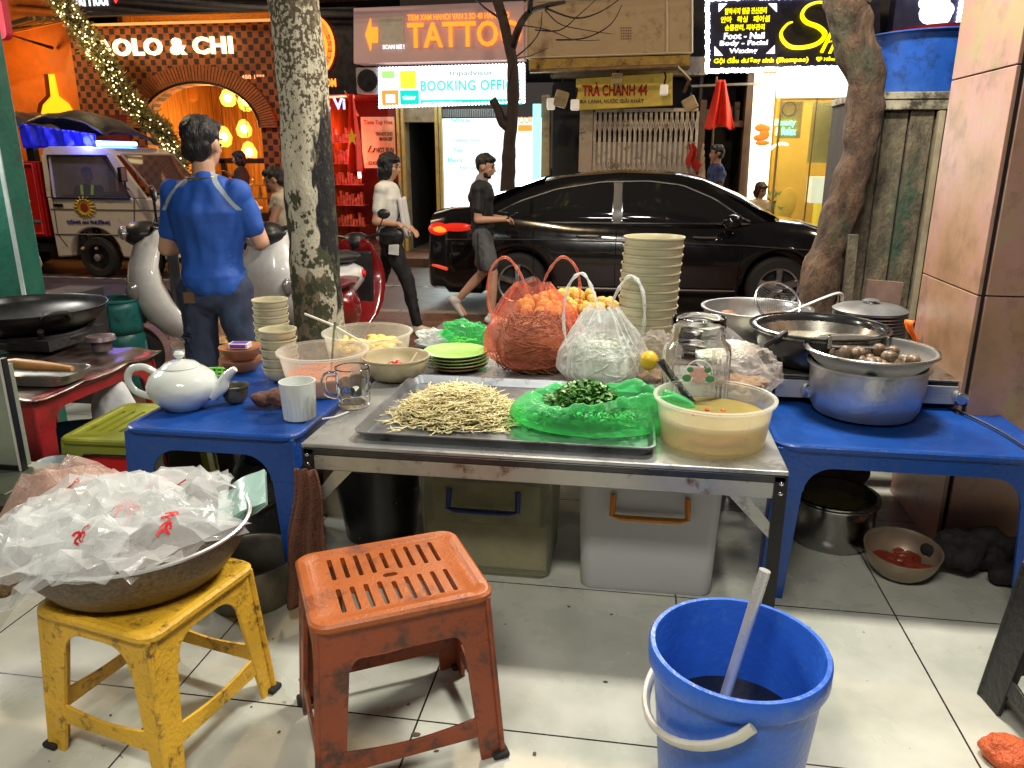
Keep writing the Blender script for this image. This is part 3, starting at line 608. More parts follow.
wld(MB().box(X(777),X(845),FY+.0,FY+.01,FS,ZZ(810,100)),'window_pane',film('shop glass',(.9,.95,.9),.06,.05,bump=0,white=.5),sp_)
wld(MB().box(X(812),X(845),FY+.35,FY+.38,ZZ(828,163),ZZ(828,101)),'blind',mat('khaki blind',(.45,.36,.12),.7,var=.15,scale=4),sp_)
NG=glow('mint neon',(.25,1,.75),2.6)
L_(text('Beauty',X(796,125)-X(775,125),.12,NG,sp_,X(786,124),FY+.06,ZZ(786,123),bold=.02),sp_)
L_(text('& Relax',X(797,131)-X(776,131),.12,NG,sp_,X(786.5,131),FY+.06,ZZ(786,131),bold=.02),sp_)
wld(MB().box(X(774),X(799),FY+.1,FY+.12,ZZ(786,138),ZZ(786,101)),'orange_screen',mat('orange wall',(.62,.33,.05),.6,var=.2),sp_)
p=AY(789,109,FY+.08); wld(MB().tube([(p.x+.1*math.cos(2*PI*i/24),p.y,p.z+.1*math.sin(2*PI*i/24)) for i in range(24)],.009,5,closed=True),'round_emblem',mat('dark ring',(.15,.07,.02),.5),sp_)
q=MB(); random.seed(5)
for i in range(16):
    f=i/15; q.ell((X(779+f*20,148-f*6),FY+1,ZZ(779+f*20,150-f*6-4*math.sin(f*3))),(.022,.022,.022),6,4)
wld(q,'fairy_lights',glow('fairy',(1,.9,.6),6),sp_)
point('room_light',(X(805),FY+1.5,2.4),80,(1,.84,.42),.3); point('room_light',(X(765),FY-.6,2.3),25,(1,.85,.5),.2)
# chair, plant and counter in the spa
t=thing('chair','black chair with thin legs and a yellow cushion in the spa window','chair',(X(787,205),FY+.5,FS))
q=MB(); q.box(-.22,.22,-.22,.22,.44,.49); q.build('seat',m_black,t,bevel=.01); MB().box(-.2,.2,.18,.22,.5,.85).build('backrest',m_black,t,bevel=.01)
for a in(-.2,.2):
    for b in(-.2,.2): MB().tube([(a,b,0),(a,b,.45)],.014,6).build('leg',mat('chrome leg',(.6,.6,.6),.25,metal=1),t)
t2=thing('cushion','yellow cushion standing upright on the black spa chair','cushion',(X(792,205),FY+.55,FS+.49))
realize(MB().at(0,0,.3,0,.25,0).ell((0,0,0),(.17,.08,.3)).build('cover',mat('yellow cushion',(.75,.45,.03),.7),t2),.02)
t=thing('counter','small white topped yellow counter inside the spa','counter',(X(829,225),FY+.3,FS))
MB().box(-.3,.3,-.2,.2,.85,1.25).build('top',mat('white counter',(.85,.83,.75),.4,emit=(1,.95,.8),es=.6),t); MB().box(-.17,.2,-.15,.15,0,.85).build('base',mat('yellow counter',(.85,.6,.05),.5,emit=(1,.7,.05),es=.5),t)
t=thing('potted_plant','leafy plant with pale flowers beside the chair in the spa','plant',(X(778,205),FY+.6,FS))
MB().lathe([(0,0),(.12,0),(.16,.3),(.14,.3),(.13,.25),(0,.25)],16).build('pot',mat('pot',(.3,.2,.12),.6),t)
q=MB()
for i in range(120):
    a=random.uniform(0,6.3); r=random.uniform(.02,.26); z=random.uniform(.35,1.0); c=Vector((r*math.cos(a),r*math.sin(a),z)); d=Vector((random.gauss(0,1),random.gauss(0,1),random.gauss(0,.7))).normalized()*.06; e=d.orthogonal().normalized()*.022
    q.add([c-d,c+e,c+d,c-e],[(0,1,2,3)])
q.build('foliage',mat('leaf',(.06,.16,.03),.5,var=.4),t,ang=180)
# spa sign
s=thing('spa_sign','black spa light sign edged with white LEDs, yellow swash lettering','sign',(X(780),FY-.4,ZZ(780,72)))
q,p=quadsign(705,872,4,0,74,70,FY-.4,FY-.05); wld(q,'panel',mat('spa board',(.012,.01,.03),.35),s)
q=MB()
def led(a,b,n,r=.035):
    for i in range(n):
        f=i/(n-1); q.ell((a[0]+(b[0]-a[0])*f+random.uniform(-.008,.008),FY-.42,a[1]+(b[1]-a[1])*f+random.uniform(-.008,.008)),(r,.02,r),7,4)
led(p[0],p[1],62); led(p[3],p[2],62); led(p[0],p[3],26)
wld(q,'led_border',glow('led white',(.85,.9,1),7),s)
YL=glow('yellow neon',(1,.85,.0),1.3); WN=glow('white neon',(.95,.97,1),1.7)
for i,(tx,a,b,py,h_,mm) in enumerate((('발마사지 얼굴 전신관리',722,762,16,.085,YL),('안마   왁싱   페이셜',718,765,24,.085,YL),('손톱관리, 피부관리',722,760,32,.085,YL),('Foot - Nail',721,760,40,.085,WN),('Body - Facial',717,763,47.5,.085,WN),('Waxing',726,753,55,.085,WN),('Gội đầu dưỡng sinh (Shampoo)',711,802,63.5,.105,YL),('♥ Hồng Dâu',810,838,62.5,.07,YL))):
    L_(text(tx,X(b,py)-X(a,py),h_,mm,s,X((a+b)/2,py),FY-.43,ZZ((a+b)/2,py),bold=.018,ext=.02),s)
# big S swash and p
sw=[(823,10),(812,8),(801,12),(796,20),(800,27),(812,32),(818,39),(812,47),(800,51),(786,51),(778,45),(776,37),(782,29),(787,27)]
cp=curve2([(X(a,b),FY-.44,ZZ(a,b)) for a,b in sw],5); n=len(cp)
wld(MB().tube(cp,[.03+.07*math.sin(PI*min(1,max(0,i/(n-1))))**.7 for i in range(n)],8,flat=.3),'swash_letter',YL,s)
wld(MB().tube([(X(828,30),FY-.44,ZZ(828,30)),(X(815,56),FY-.44,ZZ(815,56))],.075,8,flat=.3),'swash_letter',YL,s)
wld(MB().tube(curve2([(X(a,b),FY-.44,ZZ(a,b)) for a,b in((824,38),(828,33),(832,37),(829,44),(822,46))],4),.03,8,flat=.3),'swash_letter',YL,s)
L_(text('R',.2,.2,YL,s,X(829,51),FY-.44,ZZ(829,50),bold=.01,shear=.3),s)
q=MB()
for (a,b,c,d,e,f) in((716,9,716,17,724,9),(772,9,764,9,772,17),(712,59,720,59,712,50),(770,57,762,57,770,49)): q.prism([(X(a,b),ZZ(a,b)),(X(c,d),ZZ(c,d)),(X(e,f),ZZ(e,f))],FY-.43,FY-.41)
wld(q,'corner_mark',WN,s)['kind']='stuff'
area('sign_light',(X(775),FY-.6,2.7),1.8,24,(.9,.93,1),rot=(-PI/3,0,0),sy=.3)
s=thing('blossom_sign','dark light sign with a blown out white blossom, above the blue basin','sign',(X(920),FY-.4,ZZ(920,60)))
wld(MB().box(X(886,20),X(962,20),FY-.4,FY-.1,ZZ(920,75),ZZ(920,-12)),'panel',mat('navy board',(.04,.045,.12),.3),s)
q=MB()
for (px,py,r_) in((916,8,.1),(924,6,.1),(932,8,.1),(936,15,.1),(930,20,.15),(920,18,.15),(925,27,.12)): q.ell((X(px,py),FY-.41,ZZ(px,py)),(r_,.03,r_),12,6)
wld(q,'blossom',WN,s)
q=MB(); 
for k in range(26): q.ell((X(948,20),FY-.42,ZZ(948,40)+k*.06),(.035,.02,.035),7,4); q.ell((X(896+k*2,-2),FY-.42,ZZ(920,-3)),(.035,.02,.035),7,4)
wld(q,'led_border',glow('led white',(.85,.9,1),7),s)
# --- upper dark storeys and fillers: one tall dark building behind everything
ub=thing('upper_storeys','dark upper storeys of the terrace above the shop signs','building',(0,FY+.4,FS))
q=MB(); q.box(-30,X(84)-.02,FY+.32,FY+3.3,FS,9); q.box(X(84)-.02,X(400),FY+.3,FY+3.9,ZZ(250,10)+.15,9.3); q.box(X(400)+.01,X(706),FY+.31,FY+3.9,ZZ(500,60),9.1); q.box(X(706)+.01,14,FY+.31,FY+3.9,2.85,9.2)
q.box(X(850),X(1050),FY+.02,FY+.4,FS,2.84)
wld(q,'wall',mat('night wall',(.035,.03,.032),.8,var=.5,scale=2),ub)
q=MB()
for k in range(16): q.box(X(540+k*11,4),X(540+k*11,4)+.05,FY-.03,FY+.0,ZZ(600,0)-.03,ZZ(600,-30))
wld(q,'railing',mat('railing',(.25,.2,.15),.6,metal=.4),ub)
q=MB(); random.seed(9)
for k in range(9):
    y_=FY-.65-.06*k; z_=ZZ(500,-6+random.uniform(-9,5)); pts=[(X(60),y_,z_+.4),(X(300),y_,z_+random.uniform(-.1,.15)),(X(530),y_,z_+random.uniform(-.1,.1)),(X(700),y_,z_+.15),(X(1000),y_,z_+.5)]
    q.tube(curve2(pts,6),.012,4)
tag(q.build('cables',m_black),'slack black power cables strung in front of the upper walls','cables')
# meter and box between signs
t=thing('wall_fan_unit','grey air conditioner box between the mauve sign and booking sign','unit',(X(376,85),FY-.25,ZZ(376,95)))
MB().box(-.25,.2,0,.25,0,.4).build('case',mat('grey case',(.32,.32,.34),.5,var=.2),t,bevel=.02); MB().at(-.05,-.004,.2,PI/2).lathe([(0,.01),(.03,.01),(.15,0),(.17,.0),(.17,.03),(0,.03)],20).build('fan_grille',m_black,t)
# ================================================================ garland
gp=curve2([AY(40,-25,11.2),AY(62,2,11.3),AY(84,32,11.4),AY(105,62,11.5),AY(123,92,11.6),AY(146,118,11.7),AY(163,132,11.7),AY(174,155,11.8),AY(178,172,11.8)],10)
g=thing('garland','thick diagonal leafy garland twinkling with warm fairy lights','garland',gp[0])
def gl(o): o.location=-Vector(g.location); return o
gl(MB().tube(gp,.1,8).build('branch',mat('garland core',(.03,.03,.015),.8,var=.4),g))
q=MB(); b=MB(); random.seed(2)
for i in range(5200):
    p=random.choice(gp)+Vector((random.gauss(0,.035),random.gauss(0,.05),random.gauss(0,.05))); d=Vector((random.gauss(0,1),random.gauss(0,1),random.gauss(0,1))).normalized(); c=p+d*random.uniform(.05,.17)
    e=d*.055; f=d.orthogonal().normalized()*.014; q.add([c-e,c+f,c+e,c-f],[(0,1,2,3)])
for i in range(420):
    k=int(abs(random.gauss(0,1))*0+random.uniform(0,len(gp)-1)); 
    if 46<k<62 and random.random()<.75: continue
    p=gp[k]; d=Vector((random.gauss(0,1),-abs(random.gauss(0,1)),random.gauss(0,1))).normalized(); c=p+d*random.uniform(.1,.17); r=random.uniform(.006,.015); b.ell(c,(r,r,r),6,4)
o=gl(q.build('foliage',mat('garland leaf',(.20,.17,.05),.5,var=.6),g,ang=180)); o['kind']='stuff'
gl(b.build('fairy_lights',glow('fairy warm',(1,.8,.35),5),g))['kind']='stuff'
point('garland_glow',AY(90,40,11.0),9,(1,.75,.35),.2)
# ================================================================ trees
def bark(name,c1,c2,moss=None,sc=9,paint=None):
    m=bpy.data.materials.new(name); m.use_nodes=True; N,L,b=nodes(m); tc=N.new('ShaderNodeTexCoord'); mp=N.new('ShaderNodeMapping'); mp.inputs['Scale'].default_value=(1,1,.45); L.new(tc.outputs['Object'],mp.inputs[0])
    n=N.new('ShaderNodeTexNoise'); n.inputs['Scale'].default_value=sc*2; n.inputs['Detail'].default_value=10; n.inputs['Roughness'].default_value=.7; L.new(mp.outputs[0],n.inputs['Vector'])
    cr=N.new('ShaderNodeValToRGB'); e=cr.color_ramp.elements; e[0].position=.35; e[0].color=(*c1,1); e[1].position=.66; e[1].color=(*c2,1); L.new(n.outputs['Fac'],cr.inputs[0]); out=cr.outputs[0]
    hgt=n.outputs['Fac']
    def over(out,scale,lo,hi,col,stretch,zr=None,detail=10,zb=None):
        mq=N.new('ShaderNodeMapping'); mq.inputs['Scale'].default_value=stretch; L.new(tc.outputs['Object'],mq.inputs[0])
        p=N.new('ShaderNodeTexNoise'); p.inputs['Scale'].default_value=scale; p.inputs['Detail'].default_value=detail; p.inputs['Roughness'].default_value=.62; L.new(mq.outputs[0],p.inputs['Vector'])
        f=p.outputs['Fac']
        if zr:
            s2=N.new('ShaderNodeSeparateXYZ'); L.new(tc.outputs['Object'],s2.inputs[0]); r=N.new('ShaderNodeMapRange'); r.inputs['From Min'].default_value=zr[0]; r.inputs['From Max'].default_value=zr[1]; r.inputs['To Min'].default_value=zr[2]; r.inputs['To Max'].default_value=zr[3]; L.new(s2.outputs[2],r.inputs['Value'])
            a=N.new('ShaderNodeMath'); a.operation='ADD'; L.new(f,a.inputs[0]); L.new(r.outputs[0],a.inputs[1]); f=a.outputs[0]
        if zb:
            s2=N.new('ShaderNodeSeparateXYZ'); L.new(tc.outputs['Object'],s2.inputs[0])
            def MM(op,a,bv=None):
                q=N.new('ShaderNodeMath'); q.operation=op
                for i_,x in enumerate((a,bv)):
                    if x is None: continue
                    if isinstance(x,(int,float)): q.inputs[i_].default_value=x
                    else: L.new(x,q.inputs[i_])
                return q.outputs[0]
            d_=MM('DIVIDE',MM('ABSOLUTE',MM('SUBTRACT',s2.outputs[2],zb[0])),zb[1]); f=MM('ADD',f,MM('MULTIPLY',MM('SUBTRACT',1.0,MM('MULTIPLY',d_,d_)),zb[2]))
        r=N.new('ShaderNodeMapRange'); r.inputs['From Min'].default_value=lo; r.inputs['From Max'].default_value=hi; L.new(f,r.inputs['Value'])
        mx=N.new('ShaderNodeMix'); mx.data_type='RGBA'; L.new(r.outputs[0],mx.inputs['Factor']); L.new(out,mx.inputs['A']); mx.inputs['B'].default_value=(*col,1); return mx.outputs['Result']
    if paint: out=paint(over,out)
    if moss: out=over(out,3,.55,.65,moss,(1,1,.6))
    L.new(out,b.inputs['Base Color']); b.inputs['Roughness'].default_value=.85
    bp=N.new('ShaderNodeBump'); bp.inputs['Strength'].default_value=1; bp.inputs['Distance'].default_value=.045; L.new(hgt,bp.inputs['Height']); L.new(bp.outputs[0],b.inputs['Normal'])
    return m
def trunk(pts,rad,n=28,amp=.06,sc=5):
    P=curve2(pts,8); m=len(P); R=[rad[0]+(rad[-1]-rad[0])*i/(m-1) if len(rad)==2 else float(np.interp(i/(m-1),np.linspace(0,1,len(rad)),rad)) for i in range(m)]
    q=MB(); q.tube(P,R,n)
    out=[]
    for i,v in enumerate(q.v):
        k=min(i//n,m-1); c=P[k]; d=Vector(v)-c; s_=1+amp*2*noise.noise(Vector(v)*sc)+amp*noise.noise(Vector(v)*sc*3.1); out.append(tuple(c+d*s_))
    q.v=out; return q
# pale peeling trunk (upper: brown speckled, middle: cream with black patches, lower: mossy speckle)
def pale(over,out):
    out=over(out,3.2,.50,.515,(.56,.52,.38),(1,1,.5),None,4,(1.45,.95,.14))
    out=over(out,2.6,.555,.57,(.010,.010,.012),(1.2,1.2,.30),None,4,(1.45,.75,.13))
    out=over(out,14,.53,.56,(.06,.065,.03),(1,1,.8),None,9,(.65,.55,.05))
    out=over(out,45,.55,.58,(.10,.075,.04),(1,1,.8),None,8,(2.3,.6,.08))
    return out
# pale peeling trunk (upper: brown speckled, middle: cream with black patches, lower: mossy speckle)
pt=AY(320,325,4.4); pt.z=SW
t=thing('tree','thick pale street trunk with peeling cream and black paint patches','tree',pt)
pth=[AY(px,py,4.4)-pt for px,py in((325,420),(320,325),(314,250),(309,180),(303,90),(295,10),(288,-80),(280,-260))]; pth[0]=Vector((0.02,0,0)); 
trunk(pth,[.18,.152,.147,.146,.143,.138,.135,.13],n=40,amp=.035,sc=6).build('trunk',bark('pale bark',(.10,.075,.04),(.30,.25,.15),paint=pale),t,ang=180)
def crown(par,cx,cy,cz,R,n,mm):
    q=MB()
    for i in range(n):
        d=Vector((random.gauss(0,1),random.gauss(0,1),random.gauss(0,.6))); d=d.normalized()*R*random.random()**.4; c=Vector((cx,cy,cz))+d; e=Vector((random.gauss(0,1),random.gauss(0,1),random.gauss(0,1))).normalized()*.09; f=e.orthogonal().normalized()*.035
        q.add([c-e,c+f,c+e,c-f],[(0,1,2,3)])
    o=q.build('crown',mm,par,ang=180); return o
crown(t,-.3,.2,5.2,1.3,1500,mat('night leaf',(.05,.09,.02),.5,var=.4))
# leaning brown trunk on the right
pt=AY(822,330,3.47); pt.z=SW
t=thing('tree','crooked brown bark trunk leaning between the car and the shed','tree',pt)
pth=[AY(px,py,3.47)-pt for px,py in((806,430),(818,300),(832,245),(850,185),(862,130),(866,85),(855,40),(846,0),(842,-60),(830,-240))]; pth[0].z=0
trunk(pth,[.088,.080,.074,.070,.068,.070,.074,.080,.088,.095],n=48,amp=.13,sc=9).build('trunk',bark('brown bark',(.028,.016,.009),(.17,.095,.05),moss=(.05,.07,.035)),t,ang=180)
MB().tube([pth[7]+Vector((.05,0,.0)),pth[8]+Vector((.22,0,.02)),pth[8]+Vector((.4,.1,.35))],[.05,.04,.03],10).build('limb',MC.get('x') or mat('limb bark',(.13,.09,.06),.8,var=.4,bump=.6),t)
crown(t,.1,.2,5.0,1.1,1200,MC['night leaf'])
# slim bare tree across the street
by=10.9; pt=AY(505,235,by); pt.z=FS-.1
t=thing('tree','slim bare dark tree before the booking office, forked with curved twigs','tree',(pt.x,by,RD))
bt=Vector((pt.x,by,RD)); A=lambda px,py,y=by: AY(px,py,y)-bt
BB=mat('dark bark',(.045,.032,.03),.8,var=.5,scale=14,bump=.6)
trunk([Vector((0,0,0)),A(508,180),A(510,140),A(513,100),A(512,60),A(503,20),A(492,-20),A(480,-80)],[.12,.1,.085,.08,.075,.065,.06,.05],n=16,amp=.1).build('trunk',BB,t,ang=180)
trunk([A(510,128),A(503,122),A(497,108),A(492,100)],[.07,.07,.06,.055],n=14,amp=.1).build('cut_limb',BB,t,ang=180)
q=MB()
for pts,r0 in (([(512,48),(520,25),(530,12),(545,6),(565,2)],.055),([(530,12),(532,-10),(540,-40)],.045),([(545,8),(575,18),(600,12),(625,-5)],.014),([(556,40),(585,38),(610,25),(622,5)],.012),([(545,10),(560,24),(585,30),(612,34)],.01),([(535,30),(560,30),(580,14),(600,-4)],.01),([(512,60),(530,45),(540,30),(542,12)],.012),([(508,80),(515,60),(530,56),(548,48)],.01),([(503,20),(485,8),(470,-6)],.02),([(520,25),(548,30),(575,40),(600,40)],.009)):
    P=curve2([A(a,b,by-.0+.25*math.sin(a)) for a,b in pts],6); q.tube(P,[r0*(1-.6*i/(len(P)-1)) for i in range(len(P))],6)
q.build('branches',BB,t,ang=180)
# ================================================================ vehicles
RUB=mat('tyre rubber',(.018,.017,.017),.75,var=.3,bump=.3,bs=90); CHR=mat('chrome',(.75,.75,.77),.12,metal=1,var=0); ALU=mat('alloy rim',(.5,.5,.52),.28,metal=1,var=.1)
def wheel(par,x,y,z,r,w_,spokes=5,rim=ALU,side=-1,name='wheel'):
    o=MB().at(0,0,0,PI/2).lathe([(r*.66,-w_/2),(r*.9,-w_/2),(r*.985,-w_*.36),(r,-w_*.2),(r,w_*.2),(r*.985,w_*.36),(r*.9,w_/2),(r*.66,w_/2),(r*.62,0),(r*.66,-w_/2)],40).build('tyre',RUB,None)
    t=bpy.data.objects.new(name,None); COL.objects.link(t); t.parent=par; t.location=(x,y,z); o.parent=t
    q=MB().at(0,0,0,PI/2); q.lathe([(r*.6,-w_*.42),(r*.67,-w_*.46),(r*.68,w_*.46),(r*.6,w_*.42),(r*.6,-w_*.42)],36); q.lathe([(0,-w_*.3),(r*.15,-w_*.3),(r*.17,-w_*.1),(r*.17,w_*.3),(0,w_*.3)],16)
    yy=side*w_*.36
    for k in range(spokes):
        a=2*PI*k/spokes+.3
        for da in((-.09,.09) if spokes>3 else (0,)):
            q.at(0,0,0); q.tube([(r*.12*math.cos(a),yy,r*.12*math.sin(a)),(r*.63*math.cos(a+da),yy*.95,r*.63*math.sin(a+da))],[.038*r/.33,.026*r/.33],6)
    q.build('rim',rim,t); 
    MB().at(0,0,0,PI/2).lathe([(0,-w_*.1),(r*.6,-w_*.1),(r*.6,w_*.1),(0,w_*.1)],24).build('brake_disc',mat('brake dark',(.03,.03,.03),.5,metal=.5),t)
    return t
ip=lambda x,xs,ys: float(np.interp(x,xs,ys))
def sedan(t):
    PB=mat('black car paint',(.004,.004,.005),.16,var=.05,coat=1); GL=mat('dark car glass',(.012,.012,.014),.05,var=0,coat=.6)
    xs=[-2.46,-2.42,-2.2,-1.9,-1.4,-.8,0,.8,1.3,1.7,2.1,2.35,2.42]
    zbelt=[.72,.98,1.03,1.03,1.0,.97,.94,.92,.90,.84,.74,.62,.55]; zdeck=[.8,1.06,1.12,1.14,1.1,1.02,1.0,1.0,1.03,.98,.86,.70,.58]; hw=[.66,.78,.86,.89,.92,.93,.93,.93,.92,.9,.86,.74,.62]
    rings=[]; N=90
    for i in range(N+1):
        x=-2.46+4.88*i/N; b=ip(x,xs,zbelt); d=ip(x,xs,zdeck); w_=ip(x,xs,hw); za=.2
        for wx in(-1.4,1.4):
            if abs(x-wx)<.39: za=max(za,.33+math.sqrt(max(0,.39**2-(x-wx)**2))-.0)
        if x<-2.2 or x>2.2: za=max(za,.26)
        half=[(0,.2),(w_*.72,.2),(w_*.74,za if za>.3 else .2),(w_*.965,za),(w_*.995,max(za+.03,.36)),(w_*1.0,max(za+.05,.58)),(w_*.985,max(za+.06,b-.14)),(w_*.93,max(b,za+.08)),(w_*.84,d-.02),(w_*.45,d+.015)]
        ring=[(x,y,z) for y,z in half]+[(x,0,d+.02)]+[(x,-y,z) for y,z in half[:0:-1]]
        rings.append(ring)
    MB().loft(rings).build('body',PB,t,ang=50)
    gx=[-2.05,-1.75,-1.3,-.9,-.3,.3,.6,1.0,1.42]; gz=[1.13,1.24,1.40,1.48,1.53,1.51,1.45,1.28,1.04]; gw=[.70,.76,.80,.82,.83,.83,.82,.80,.74]; gt=[.55,.56,.58,.60,.62,.62,.61,.60,.60]
    rings=[]
    for i in range(51):
        x=-2.05+3.47*i/50; r=ip(x,gx,gz); a=ip(x,gx,gw); c=ip(x,gx,gt); b=min(ip(x,xs,zbelt)-.02,r-.05)
        half=[(a,b),(a*.97+c*.03,b+(r-b)*.25),(c+(a-c)*.3,b+(r-b)*.75),(c+.02,r-.05),(c-.06,r-.012),(c*.5,r+.012)]
        rings.append([(x,y,z) for y,z in half]+[(x,0,r+.02)]+[(x,-y,z) for y,z in half[::-1]])
    MB().loft(rings).build('cabin_roof',PB,t,ang=60)
    def side(x,z,s=-1,off=.006):
        r=ip(x,gx,gz); a=ip(x,gx,gw); c=ip(x,gx,gt); b=ip(x,xs,zbelt)-.02; f=min(1,max(0,(z-b)/(r-b))); pts=[(0,a),(.25,a*.97+c*.03),(.75,c+(a-c)*.3),(1,c)]
        return (x,s*(float(np.interp(f,[p[0] for p in pts],[p[1] for p in pts]))+off),z)
    top=lambda x: ip(x,[-1.72,-1.4,-1.0,-.5,0,.35,.7,1.05],[1.05,1.21,1.34,1.42,1.43,1.39,1.25,1.02])
    for s in(-1,1):
        for nm,xa,xb in(('quarter_window',-1.66,-1.28),('rear_window',-1.24,-.38),('front_window',-.27,.99)):
            q=MB(); q.grid(lambda u,v:side(xa+(xb-xa)*u,1.0+(max(top(xa+(xb-xa)*u)-.01,1.005)-1.0)*v,s,.010),18,7); q.build(nm,GL,t)
        arc=[side(-1.72+2.8*i/40,top(-1.72+2.8*i/40),s,.016) for i in range(41)]
        MB().tube(arc,.009,6).build('window_trim',CHR,t); MB().tube([side(-1.72+2.8*i/30,.995,s,.02) for i in range(31)],.011,6).build('belt_trim',CHR,t)
        MB().grid(lambda u,v:side(-.37+.09*u,1.0+.42*v,s,.014),4,6).build('door_pillar',mat('pillar grey',(.09,.09,.1),.35),t)
        for hx in(-.62,.62):
            q=MB(); q.tube([(hx-.13,s*.93,.86),(hx-.1,s*.965,.865),(hx+.1,s*.965,.865),(hx+.13,s*.93,.86)],.016,8,flat=.8); q.build('door_handle',CHR,t)
        for dx in(-.33,-1.22,.98):
            MB().tube([(dx+.02*k*0,s*(.928+.003*math.sin(k)),.3+.62*k/8) for k in range(9)],.004,4).build('door_gap',m_black,t)
        MB().tube([(-2.2,s*.905,.80),(-1.2,s*.933,.815),(0,s*.94,.80),(1.0,s*.937,.78),(2.0,s*.88,.72)],.007,6).build('side_crease',mat('gloss crease',(.05,.05,.055),.15,coat=1),t)
        MB().tube([(-.95,s*.945,.30),(.95,s*.945,.30)],.012,6).build('sill_trim',CHR,t)
        q=MB(); q.at(.86,s*1.0,1.03); q.ell((0,0,0),(.10,.09,.075)); q.build('mirror',PB,t,label=None)
        MB().at(.86,s*.93,.98).box(-.04,.04,-.05,.05,-.02,.03).build('mirror_arm',PB,t)
        realize(MB().ell((-2.28,s*.72,.90),(.16,.16,.085)).ell((-2.08,s*.85,.93),(.2,.045,.05)).build('tail_light',mat('tail lamp',(.5,.015,.01),.15,emit=(1,.03,.01),es=.55,coat=1),t),.012)
        MB().ell((-2.27,s*.80,.905),(.10,.105,.042)).build('brake_lamp',glow('amber brake lamp',(1,.22,.02),1.5),t)
        MB().ell((2.16,s*.70,.70),(.2,.15,.08)).build('headlight',mat('headlamp glass',(.7,.7,.72),.08,metal=.5,var=0),t)
        MB().tube([(-2.44,s*.55,.52),(-2.38,s*.78,.50),(-2.2,s*.88,.47)],.02,6).build('reflector_strip',mat('rear reflector',(.7,.1,.05),.3,emit=(1,.1,.05),es=.4),t)
    for x in(-1.4,1.4):
        for s in(-1,1): wheel(t,x,s*.82,.33,.33,.21,5 if True else 0,side=s)
    q=MB(); q.grid(lambda u,v:(1.40-.92*v, (u-.5)*2*(.70-.1*v), 1.045+.0+ .395*v+.022-.02*(2*u-1)**2),10,8); q.build('windshield',GL,t)
    q=MB(); q.grid(lambda u,v:(-2.0+.85*v, (u-.5)*2*(.66-.08*v), 1.15+.0+ .29*v+.03-.02*(2*u-1)**2),10,8); q.build('rear_screen',GL,t)
    MB().box(-2.49,-2.47,-.25,.25,.62,.73).build('number_plate',mat('plate',(.6,.6,.58),.5),t)
car=thing('parked_car','glossy black sedan with chrome trim stopped at the kerb','car',(.10,9.37,RD),rz=math.radians(1.5)); sedan(car)
# ---- small white police truck
v=thing('police_truck','cream white light truck with open red cargo box and blue roof lights','truck',(-7.62,10.75,RD),rz=math.radians(-1))
VB=mat('cream truck paint',(.62,.58,.50),.3,var=.06,coat=.5,dirt=((.3,.25,.18),.25,3)); VG=mat('truck glass',(.03,.035,.04),.05,var=0,coat=.5)
wa=circ(0,.30,.41,175,5,16)
cab=[(-.64,.28),(-.41,.30)]+wa+[(.41,.30),(1.10,.28),(1.22,.34),(1.23,.7),(1.17,.98),(.98,1.13),(-.66,1.13)]
MB().prism(cab,-.70,.70).build('cab_body',VB,v,bevel=.03,seg=3)
q=MB(); q.prism([(-.62,1.70),(.50,1.70),(.36,1.79),(.1,1.82),(-.5,1.82),(-.6,1.78)],-.70,.70)
for y0 in(-.70,.64):
    q.prism([(-.66,1.128),(-.53,1.128),(-.51,1.702),(-.64,1.702)],y0,y0+.06); q.prism([(.68,1.128),(.90,1.128),(.50,1.702),(.38,1.702)],y0,y0+.06)
q.prism([(-.66,1.128),(-.64,1.128),(-.62,1.702),(-.64,1.702)],-.64,.64)
q.build('cab_roof',VB,v,bevel=.015)
MB().prism([(-.53,1.13),(.68,1.13),(.38,1.70),(-.51,1.70)],-.675,-.670).build('side_window',film('side glass',(.25,.27,.3),.25,.04,bump=0,white=.4,tint=(.75,.78,.8)),v)
MB().box(-.5,.5,-.6,.6,1.128,1.16).build('dashboard',m_black,v)
q=MB(); q.tube([(-.56,-.712,1.12),(.66,-.712,1.12),(.33,-.712,1.70),(-.53,-.712,1.70)],.014,6,closed=True); q.build('window_seal',m_black,v)
for zz in(.62,.97): MB().tube([(-.62,-.706,zz),(1.18,-.706,zz)],.008,5).build('body_groove',mat('groove shade',(.2,.17,.13),.6),v)
q=MB(); q.tube([(-.56,-.705,1.12),(-.57,-.705,.62),(-.45,-.705,.45)],.006,5); q.tube([(.72,-.705,1.12),(.66,-.705,.7),(.45,-.705,.6)],.006,5); q.build('door_gap',mat('gap',(.05,.04,.03),.6),v)
MB().box(-.55,-.41,-.725,-.703,1.0,1.045).build('door_handle',m_black,v,bevel=.008)
MB().grid(lambda u,w_:(.995-.455*w_,(u-.5)*1.16,1.19+.50*w_),6,4).at(0,0,0).build('windshield',mat('reflecting glass',(.05,.045,.05),.06,var=0,coat=.6),v,loc=(.02,0,.012))
q=MB(); q.tube([(1.02,-.62,1.15),(.545,-.6,1.71),(.545,.6,1.71),(1.02,.62,1.15)],.02,6,closed=True); q.build('windshield_frame',mat('frame grey',(.3,.28,.25),.5),v)
MB().lathe([(0,0),(.13,0),(.13,.008),(0,.008)],28).build('police_emblem',mat('emblem yellow',(.55,.38,.04),.5),v,loc=(-.07,-.703,1.0)).rotation_euler=(PI/2,0,0)
q=MB(); 
for k in range(16):
    a=2*PI*k/16; q.tube([(.10*math.cos(a)-.07,-.713,.10*math.sin(a)+1.0),(.175*math.cos(a)-.07,-.709,.15*math.sin(a)+1.0)],[.022,.008],5)
q.build('emblem_rays',MC['emblem yellow'],v)
